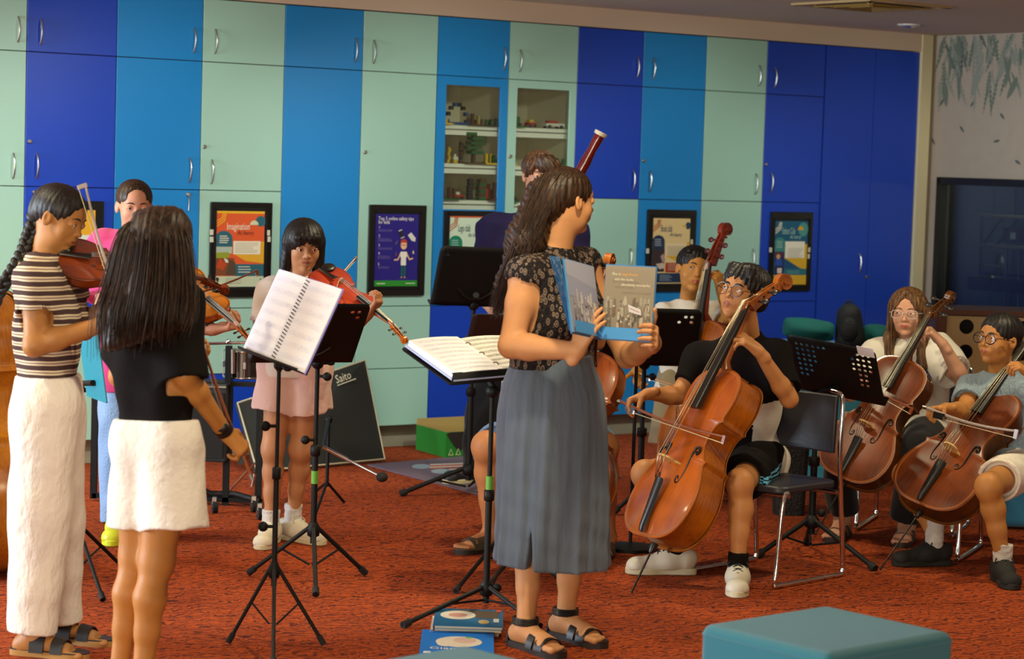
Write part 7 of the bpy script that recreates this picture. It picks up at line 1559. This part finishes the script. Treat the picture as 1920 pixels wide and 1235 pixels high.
def cushion(px, py, Y, w_, h, d, label, tilt=0.):
    c = P(px, py, Y); e = empty('cushion', c-ZZ*h/2, label, 'cushion'); T = Sdf(); ax = (np.array([cos(tilt), 0, sin(tilt)]), np.array([0, 1., 0]), np.array([-sin(tilt), 0, cos(tilt)]))
    T.box(c, (w_, d*.42, h*.86), ax, rnd=.03); T.ell(c, (w_*.46, d*.5, h*.46), ax, k=.03)
    sdf_obj('pad', T, GC, e, .007); b = MB(); pts = [c+ax[0]*x+ax[2]*z*.55 for x, z in rrect(w_*.98, h*.5, .03, 5)]; b.tube(pts+[pts[0]], .005, 6, caps=False); b.build('black_piping', mat('black piping', '#0c1413', .7), e, 180)
cushion(1516, 617, 13.12, .29, .125, .24, 'green-teal cushion with black piping, left of the black bag', -.08); cushion(1648, 628, 13.12, .18, .12, .22, 'green-teal cushion half hidden right of the black bag', -.12)
e = empty('backpack', P(1592, 650, 13.0), 'black mesh backpack standing on the seat against the navy cupboards', 'bag'); BG = mat('black ripstop', '#161514', .6, bump=.6, bscale=150)
T = Sdf(); T.cap(P(1592, 592, 13.1), P(1594, 636, 13.1), .072, .088, k=.02, flat=((0, 1, 0), 1.1)); T.plane(P(1592, 650, 13.1), -ZZ, k=.01); sdf_obj('body', T, BG, e, .007)
T = Sdf(); T.ell(P(1592, 618, 12.98), (.055, .03, .07)); sdf_obj('front_pocket', T, BG, e, .006); b = MB(); b.tube(smoothpts([P(1584, 572, 13.12), P(1588, 565, 13.12), P(1596, 565, 13.12), P(1600, 572, 13.12)], 4), .006, 8); b.build('carry_loop', BG, e, 60)
# black basket under the boy's chair
block(1886, 2010, 885, 10.9, .45, 'dark teal seat block behind the girl in the knitted top', UPB, 'seat_block', 'bench')
c = P(1482, 860, 11.2); b = MB(); T_ = .004
BK = mat('black woven basket', '#15110f', .7, bump=.8, bscale=90)
zb0 = .0; cc = np.array([c[0], c[1], 0]); hz = zof(1482, 828, 11.2)
outer = rrect(.17, .17, .03); inner = rrect(.155, .155, .025); V = [cc+np.array([x*.85, y*.85, .0]) for x, y in outer]+[cc+np.array([x, y, hz]) for x, y in outer]+[cc+np.array([x, y, hz]) for x, y in inner]+[cc+np.array([x*.85, y*.85, .01]) for x, y in inner]; n = len(outer)
b.add(V, [(k*n+i, k*n+(i+1) % n, (k+1)*n+(i+1) % n, (k+1)*n+i) for k in range(3) for i in range(n)]+[tuple(range(n))[::-1], tuple(range(3*n, 4*n))]); setp(b.build('basket', BK), 'black waste basket on the carpet behind the chrome chair', 'basket')
# ------------------------------------------------------------ books on the carpet
def floorbook(p00, p10, p11, z0, th, items, base, label, cov, pagec='#d8d0bc'):
    a, b_, c_ = PF(*p00, z0), PF(*p10, z0), PF(*p11, z0); U = nrm(b_-a); W_ = np.linalg.norm(b_-a); V = nrm(np.cross(ZZ, U)); H_ = abs((c_-b_)@V); o = (a+b_)/2+V*H_/2; e = empty('book', o*[1, 1, 1], label, 'book')
    b = MB(); b.box(o+ZZ*(th-.001), (W_, H_, .002), (U, V, ZZ)); b.box(o+ZZ*.001, (W_, H_, .002), (U, V, ZZ)); b.box(o-U*W_/2+ZZ*th/2, (.002, H_, th), (U, V, ZZ)); b.build('cover', mat('book cover '+cov, cov, .35), e, 0)
    b = MB(); b.box(o+ZZ*th/2+U*.001, (W_-.008, H_-.008, th-.004), (U, V, ZZ)); b.build('page_block', mat('pages '+pagec, pagec, .8), e, 0)
    if items is not None: art(items, W_, H_, o+ZZ*(th+.0005), (U, V, ZZ), 'cover_print', e, base)
floorbook((806, 1190), (935, 1194), (945, 1162), .0, .008, None, None, 'thin white paper book at the bottom of the small stack on the carpet', '#e2dccb')
floorbook((812, 1184), (941, 1188), (944, 1154), .0085, .018, None, None, 'red and orange book in the middle of the small stack on the carpet', '#c0562a')
itb = [('p', '#5c4c3a', [(.35, .05), (.95, .12), (.92, .55), (.45, .5)]), ('e', '#d8cfc0', .34, .38, .26, .26), ('e', '#c08a7c', .34, .38, .14, .12), ('r', '#d2d7d2', .86, .55, .94, .75), ('e', '#b9a26a', .72, .75, .08, .12), ('r', '#d9502a', .9, .02, .97, .14)]
floorbook((812, 1178), (943, 1182), (945, 1150), .0270, .012, itb, '#14608f', 'dark blue picture book with a white oval, topmost of the small stack', '#14608f')
itc = [('e', '#e3d8c8', .52, .48, .32, .22), ('e', '#d8b8ac', .6, .42, .16, .12), ('e', '#6fbf5a', .66, .30, .05, .03), ('e', '#e3d8c8', .34, .56, .12, .13), ('t', '#f0ece0', .12, .80, .050, 'Giants', 1.), ('r', '#9cc4ec', .10, .06, .9, .085), ('r', '#dfe6ee', .05, .90, .15, .98)]
floorbook((786, 1232), (926, 1236), (922, 1190), .0, .012, itc, '#1b78d8', 'bright blue picture book lying flat in front of the teal ottoman', '#1b78d8')
# rug
b = MB(); A_, B_, C_, D_ = PF(688, 873), PF(905, 931), PF(1165, 896), PF(952, 850); b.add([p+ZZ*z for z in (.002, .008) for p in (A_, B_, C_, D_)], [(3, 2, 1, 0), (4, 5, 6, 7), (0, 1, 5, 4), (1, 2, 6, 5), (2, 3, 7, 6), (3, 0, 4, 7)])
rg = empty('rug', (A_+C_)/2*[1, 1, 0], 'grey-purple rug printed with orange and white pencils, on the carpet by the green box', 'rug'); b.build('pile', mat('rug pile', '#6d5a66', .95, bump=.5, bscale=300, var=.12, vscale=80), rg, 0)
def rp(x, y, z): return PF(x, y, 0)*[1, 1, 0]+ZZ*z
b = MB()
for (x0, y0, L) in ((772, 877, 230), (808, 886, 230)):
    for k, (da, db, mi) in enumerate(((-5, -2, 0), (-2, .5, 1), (.5, 3, 0), (3, 5, 1))): b.add([rp(x0+34, y0+da*.9, .0087), rp(x0+34, y0+db*.9, .0087), rp(x0+L, y0+db*.9-8, .0087), rp(x0+L, y0+da*.9-8, .0087)], [(0, 1, 2, 3)], mi)
    b.add([rp(x0+18*(1-cos(a))-0, y0+4.5*sin(a), .0086) for a in np.linspace(-pi*.85, pi*.85, 14)], [tuple(range(14))], 2)
b.build('pencil_print', [mat('rug white', '#cfc2b4', .9), mat('rug orange', '#c2562c', .9), mat('rug pale blue', '#93a2aa', .9)], rg, 0)
# green cardboard tray box
e = empty('cardboard_tray', PF(830, 850), 'green printed cardboard tray box standing on the carpet by the cupboards', 'box'); f0, f1, f2 = PF(780, 842), PF(835, 858), PF(935, 852)
d1 = nrm(f2-f1); d1[2] = 0; d1 = nrm(d1); d2 = nrm(np.cross(ZZ, d1)); W_ = .38; D_ = .26; H_ = .145; o = f1*[1, 1, 0]
o = f1*[1, 1, 0]; GRN = mat('green carton print', '#1f7a22', .6); KR = mat('kraft board', '#b89a5c', .8); DKP = mat('dark carton print', '#241a14', .7)
b = MB(); d2 = nrm((f0-f1)*[1, 1, 0]); D_ = np.linalg.norm((f0-f1)[:2]); t = .004
b.box(o+d1*W_/2+ZZ*H_/2, (W_, t, H_), (d1, nrm(np.cross(ZZ, d1)), ZZ)); b.box(o+d2*D_/2+ZZ*H_/2, (D_, t, H_), (d2, nrm(np.cross(ZZ, d2)), ZZ)); b.box(o+d1*W_+d2*D_/2+ZZ*H_/2, (D_, t, H_), (d2, nrm(np.cross(ZZ, d2)), ZZ)); b.build('sides', GRN, e, 0)
b = MB(); b.box(o+d2*D_+d1*W_/2+ZZ*(H_*.5+.02), (W_, t, H_+.03), (d1, nrm(np.cross(ZZ, d1)), ZZ)); b.add([o+ZZ*.004, o+d1*W_+ZZ*.004, o+d1*W_+d2*D_+ZZ*.004, o+d2*D_+ZZ*.004], [(0, 1, 2, 3)]); b.build('inside', KR, e, 0)
b = MB(); nf = -nrm(np.cross(ZZ, d1)); nf = nf if nf[1] < 0 else -nf
b.add([o+d1*x+ZZ*z+nf*.0035 for x, z in ((.0, .135), (.03, .145), (.38, .145), (.38, .055), (.12, .050), (.09, .03), (.05, .07))], [tuple(range(7))], 0)
for x in (.035, .085): b.add([o+d1*(x-.02)+ZZ*.012+nf*.0036, o+d1*(x+.02)+ZZ*.012+nf*.0036, o+d1*x+ZZ*.052+nf*.0036, o+d1*(x-.012)+ZZ*.018+nf*.0042, o+d1*(x+.012)+ZZ*.018+nf*.0042, o+d1*x+ZZ*.044+nf*.0042], [(0, 1, 4, 3), (1, 2, 5, 4), (2, 0, 3, 5)], 1)
b.build('printed_shapes', [DKP, mat('pale green print', '#b5c98a', .7)], e, 0)
# ------------------------------------------------------------ percussion corner
a, b1, c1, d0 = P(443, 757, 12.25), P(682, 676, 12.9), P(719, 856, 12.65), P(480, 872, 12.0)
e = empty('instrument_cover_panel', (c1+d0)/2*[1, 1, 0], 'large black panel with a name in white script, behind the girl with the fringe', 'panel')
d0[2] = .012; c1[2] = .012; U = nrm(c1-d0); V = nrm(b1-c1); n = nrm(np.cross(U, V)); n = n if n[1] < 0 else -n
b = MB(); q_ = [d0, c1, b1, a]; b.add([p+n*.012 for p in q_]+[p-n*.012 for p in q_], [(0, 1, 2, 3), (7, 6, 5, 4), (0, 4, 5, 1), (1, 5, 6, 2), (2, 6, 7, 3), (3, 7, 4, 0)]); b.build('board', mat('black tolex', '#232320', .7, bump=.4, bscale=260), e, 0)
b = MB(); b.tube([p+n*.012 for p in q_]+[q_[0]+n*.012], .006, 8); b.build('edge_trim', mat('pale edging', '#b8ab8c', .5), e, 60)
V_, F_ = text_mesh('Saito', .066); Ut = nrm(b1-a); Ut = nrm(P(665, 706, 12.8)-P(622, 722, 12.7)); Vt = nrm(np.cross(n, Ut)); Vt = Vt if Vt[2] > 0 else -Vt; 
o = b1+(a-b1)*.275-Vt*.165; o = b1+(a-b1)*.275+(c1-b1)*.235; r_ = ray(631, 719); o = CP+r_*(((b1-CP)@n+.0145)/(r_@n)); b = MB(); b.add([o+Ut*(v[0]*.82+v[1]*.2)+Vt*v[1] for v in V_], F_); V2 = [o+Ut*x+Vt*z for x, z in ((.0, -.014), (.13, -.014), (.13, -.009), (.0, -.009))]; b.add(V2, [(0, 1, 2, 3)]); b.build('script_name', mat('cream lettering', '#d8cfb4', .5), e, 0)
# wheeled percussion stand
e = empty('percussion_stand', PF(400, 935), 'wheeled black and chrome percussion stand behind the two nearest girls', 'stand'); Yp = 10.9
def Pp(x, y, d=0.): return P(x, y, Yp+d)
b = MB(); b.tube([Pp(340, 645), Pp(470, 642)], .007, 10); b.sphere(Pp(428, 640), .012, 10, 8); b.build('top_rail', M_CHR, e, 60)
for (x, y0, y1) in ((427, 646, 950), (178, 735, 935), (487, 720, 955)):
    b = MB(); b.box((Pp(x, y0)+Pp(x-2, y1))/2, (.030, .03, (y1-y0)/S(Yp))); b.build('post', M_STB, e, 30)
b = MB(); b.tube([Pp(437, 655, -.03), Pp(437, 700, -.03)], .010, 12); b.build('chrome_tube', M_CHR, e, 60)
b = MB(); b.box((Pp(176, 936)+Pp(480, 930))/2, (.79, .03, .022)); b.tube([Pp(368, 912), Pp(395, 926), Pp(440, 926), Pp(488, 940, -.1)], .016, 8); b.build('base_beam', M_STB, e, 40)
b = MB(); b.box((Pp(365, 716)+Pp(425, 716))/2, (.20, .12, .012)); b.box((Pp(432, 714)+Pp(490, 726))/2, (.16, .05, .02)); b.build('shelf', M_STB, e, 30)
for (x, y) in ((402, 950), (476, 948), (196, 968), (487, 962)):
    Yw = 7224/(y+12-(300+.032*(x-960))); w_ = PF(x, y+12, 0)+ZZ*.032; b = MB(); b.cyl(w_-np.array([.011, .004, 0]), w_+np.array([.011, .004, 0]), .030, n=18); b.cyl(w_-np.array([.014, .005, 0]), w_+np.array([.014, .005, 0]), .012, n=12, mi=1); b.box(w_+ZZ*.03, (.02, .03, .03), mi=1); b.build('caster', [M_RUB, M_HAND], e, 50)
b = MB(); b.tube([Pp(478, 868, -.2), Pp(432, 918, -.05)], .006, 8); b.tube([Pp(478, 888, -.25), Pp(473, 912, -.25)], .008, 8); b.build('chrome_strut', M_CHR, e, 60)
# snare drum on the stand
e = empty('snare_drum', Pp(455, 712, .02), 'chrome-shelled snare drum on the percussion stand', 'drum'); b = MB(); dc = Pp(455, 708, .10); b.lathe(dc, dc+ZZ*.135, [(0, .085), (1, .085)], 28); b.build('shell', mat('drum shell steel', '#8f8c84', .18, 1.), e, 60)
for z in (.004, .131): b = MB(); b.tube([dc+np.array([cos(t)*.090, sin(t)*.090, z]) for t in np.linspace(0, 2*pi, 29)], .005, 6, caps=False); b.build('hoop', M_CHR, e, 60)
b = MB(); b.lathe(dc+ZZ*.130, dc+ZZ*.133, [(0, .086), (1, .086)], 28); b.build('drum_head', M_PAGE, e, 60)
for k in range(8): b = MB(); t = 2*pi*k/8+.2; q_ = dc+np.array([cos(t)*.094, sin(t)*.094, 0]); b.cyl(q_+ZZ*.006, q_+ZZ*.13, .0025, n=6); b.box(q_+ZZ*.067-np.array([cos(t), sin(t), 0])*.004, (.012, .012, .03)); b.build('tension_lug', M_CHR, e, 60)
# amplifier
a0, a1 = Pp(352, 720, -.12), Pp(424, 720, -.12); z0 = zof(390, 868, Yp-.12); e = empty('amplifier', Pp(388, 868, .05), 'black box amplifier on the percussion stand under the violin bow', 'amplifier'); b = MB(); b.box(np.array([(a0[0]+a1[0])/2, Yp+.05, (a0[2]+z0)/2]), (a1[0]-a0[0], .26, a0[2]-z0)); bevel(b.build('case', mat('black tolex', '#232320', .7), e, 0), .008); b = MB(); b.box(np.array([(a0[0]+a1[0])/2, Yp-.083, (a0[2]+z0)/2-.01]), (a1[0]-a0[0]-.03, .006, a0[2]-z0-.06)); b.build('grille', mat('grille cloth', '#1a1715', .9, bump=.6, bscale=500), e, 0)
b = MB(); b.box(np.array([(a0[0]+a1[0])/2, Yp-.084, a0[2]-.012]), (a1[0]-a0[0]-.01, .006, .008)); b.build('trim', M_HAND, e, 0)
# low microphone boom by the green-taped stand
e = empty('microphone_stand', PF(600, 905), 'short chrome-boomed microphone stand between the green-taped stand and the rug', 'microphone stand'); k0, k1 = P(606, 838, 9.9), P(712, 892, 9.75)
b = MB(); b.tube([k0, k0+(k1-k0)*.45], .009, 10); b.tube([k0+(k1-k0)*.42, k1], .006, 10); b.build('boom', M_CHR, e, 60); b = MB(); b.sphere(k1+nrm(k1-k0)*.012, (.026, .022, .022), 14, 10); b.build('microphone', mat('black mic grille', '#121113', .6), e, 60)
pb2 = PF(612, 950); b = MB(); b.cyl(pb2+ZZ*.10, np.array([pb2[0], pb2[1], k0[2]+.01]), .009, n=10); b.sphere([pb2[0], pb2[1], k0[2]], .02, 12, 8); b.tube([np.array([pb2[0], pb2[1], k0[2]]), k0], .008, 8); b.build('pole', M_STB, e, 60)
for f_ in (PF(645, 944), PF(585, 985), PF(590, 925)): b = MB(); b.tube([pb2+ZZ*.12, f_+ZZ*.008], .007, 8); b.build('leg', M_STB, e, 60)
# ------------------------------------------------------------ right-hand side furniture
WDN = mat('brown wood trim', '#5a2d17', .45, coat=.2); PLY = mat('pale plywood', '#b89b6a', .6, var=.05, vscale=8)
Yc = 12.3; x0 = P(1757, 640, Yc)[0]; x1 = x0+1.0; zt = zof(1840, 586, Yc); e = empty('wooden_cabinet', ((x0+x1)/2, Yc+.2, 0), 'pale plywood cabinet with round holes and brown edging under the internal window', 'cabinet')
def holed(o, U, V, W_, H_, hs, r, m, parent, name, th=.018):
    """panel with round holes, cell by cell"""
    b = MB(); n = np.cross(U, V); xs = sorted({0, W_} | {h[0]-r*1.25 for h in hs} | {h[0]+r*1.25 for h in hs}); ys = sorted({0, H_} | {h[1]-r*1.25 for h in hs} | {h[1]+r*1.25 for h in hs})
    for xa, xb in zip(xs[:-1], xs[1:]):
        for ya, yb in zip(ys[:-1], ys[1:]):
            hit = [h for h in hs if xa < h[0] < xb and ya < h[1] < yb and abs((xb-xa)-2.5*r) < 1e-6 and abs((yb-ya)-2.5*r) < 1e-6]
            if hit:
                h = hit[0]; N_ = 32; V_ = []
                for k in range(N_): a = 2*pi*k/N_; s_ = 1/max(abs(cos(a)), abs(sin(a))); V_.append(o+U*(h[0]+cos(a)*s_*1.25*r)+V*(h[1]+sin(a)*s_*1.25*r))
                for k in range(N_): a = 2*pi*k/N_; V_.append(o+U*(h[0]+cos(a)*r)+V*(h[1]+sin(a)*r))
                b.add(V_, [(k, (k+1) % N_, N_+(k+1) % N_, N_+k) for k in range(N_)])
            else: b.add([o+U*xa+V*ya, o+U*xb+V*ya, o+U*xb+V*yb, o+U*xa+V*yb], [(0, 1, 2, 3)])
    ob = b.build(name, m, parent, 0, recalc=False); s_ = ob.modifiers.new('thickness', 'SOLIDIFY'); s_.thickness = th; s_.offset = 0; return ob
h1 = P(1812, 612, Yc); h2 = P(1808, 659, Yc); hs = [(h1[0]-x0, h1[2]), (h1[0]-x0, h2[2]), (h1[0]-x0+.30, h1[2]), (h1[0]-x0+.30, h2[2])]
X_ = np.array([1., 0, 0]); holed(np.array([x0, Yc, 0]), X_, ZZ, 1.0, zt-.02, hs, .040, PLY, e, 'front_panel')
b = MB(); b.box((x0+.5, Yc+.20, zt), (1.04, .46, .028)); b.build('top', WDN, e, 0); b = MB(); b.box((x0+.022, Yc-.014, zt/2-.01), (.045, .012, zt-.03)); b.box((x0-.006, Yc+.2, zt/2), (.018, .42, zt-.03)); b.build('side', WDN, e, 0)
b = MB(); b.box((x0+.5, Yc+.42, zt/2), (1.0, .012, zt-.03)); b.build('back', mat('cabinet inside', '#4a4440', .8), e, 0)
# black stacked frames behind the internal window
uR, zR = rwt(1862, 470); e = empty('equipment_rack', RWp(uR+.3, 0, -.6), 'black metal rack of folded frames seen through the internal window', 'rack'); RM = mat('rack black', '#171310', .35, .3); 
def Rw(px, py, d): u, z = rwt(px, py, d); return RWp(u, z, d)
for i, (xa, ya, xb, yb) in enumerate(((1840, 403, 2000, 412), (1842, 404, 1838, 512), (1878, 410, 1846, 455), (1908, 412, 1870, 458), (1838, 458, 2000, 470), (1836, 512, 2000, 524), (1832, 528, 2000, 542), (1888, 430, 1884, 600), (1912, 470, 1908, 600), (1846, 496, 1882, 499), (1846, 466, 1882, 469))):
    b = MB(); a, c = Rw(xa, ya, -.55), Rw(xb, yb, -.55); b.tube([a, c], .012 if i < 9 else .005, 8); b.build('frame_bar', RM if i not in (0, 4, 9, 10) else mat('rack edge', '#8a7c58', .4, .5), e, 60)
b = MB(); b.box(Rw(1900, 440, -.5), (.10, .10, .10), RAX); b.build('lamp_box', RM, e, 30); b = MB(); b.box(Rw(1899, 442, -.44), (.045, .045, .004), RAX); b.build('label_plate', mat('grey plate', '#8f8a7c', .5), e, 0)
b = MB(); b.box(Rw(1870, 534, -.52), (.5, .09, .06), RAX); b.build('lower_beam', RM, e, 30)
b = MB(); b.cyl(RWp(uR+.35, 0, -.6), RWp(uR+.35, zR+.1, -.6), .03, n=12); b.lathe(RWp(uR+.35, 0, -.6), RWp(uR+.35, .03, -.6), [(0, .25), (1, .22)], 24); b.build('stand_post', RM, e, 60)
# double bass standing at the left edge
M = cell_M(P(-42, 1085, 8.9), P(-110, 330, 9.2), .55, 1.5)
instrument('double_bass', M, 'golden-brown double bass cut off by the left edge of the photo', (wood('gold varnish', '#d08a22', '#a8661a'), wood('gold varnish dark', '#c07a1c', '#8a4a12'), PURFD), 1.5, endpin=.10)
# ------------------------------------------------------------ repeats share a group
GROUPS = {'poster_frame': 'poster frames on the cupboard doors', 'music_stand': 'music stands of the ensemble', 'cupboard': 'wall cupboard columns', 'display_cupboard': 'glass-fronted display cupboards', 'brick_model': 'brick models on the display shelves',
          'folding_chair': 'chrome chairs of the cellists', 'cello': 'cellos of the ensemble', 'violin': 'violins of the ensemble', 'double_bass': 'double basses', 'bow': 'bows of the string players', 'ottoman': 'teal ottomans in the foreground',
          'cushion': 'green-teal cushions', 'book': 'books on the carpet', 'microphone_stand': 'microphone stands'}
for o in bpy.data.objects:
    k = o.name.split('.')[0]
    if o.parent is None and k in GROUPS and o.get('label'): o['group'] = GROUPS[k]
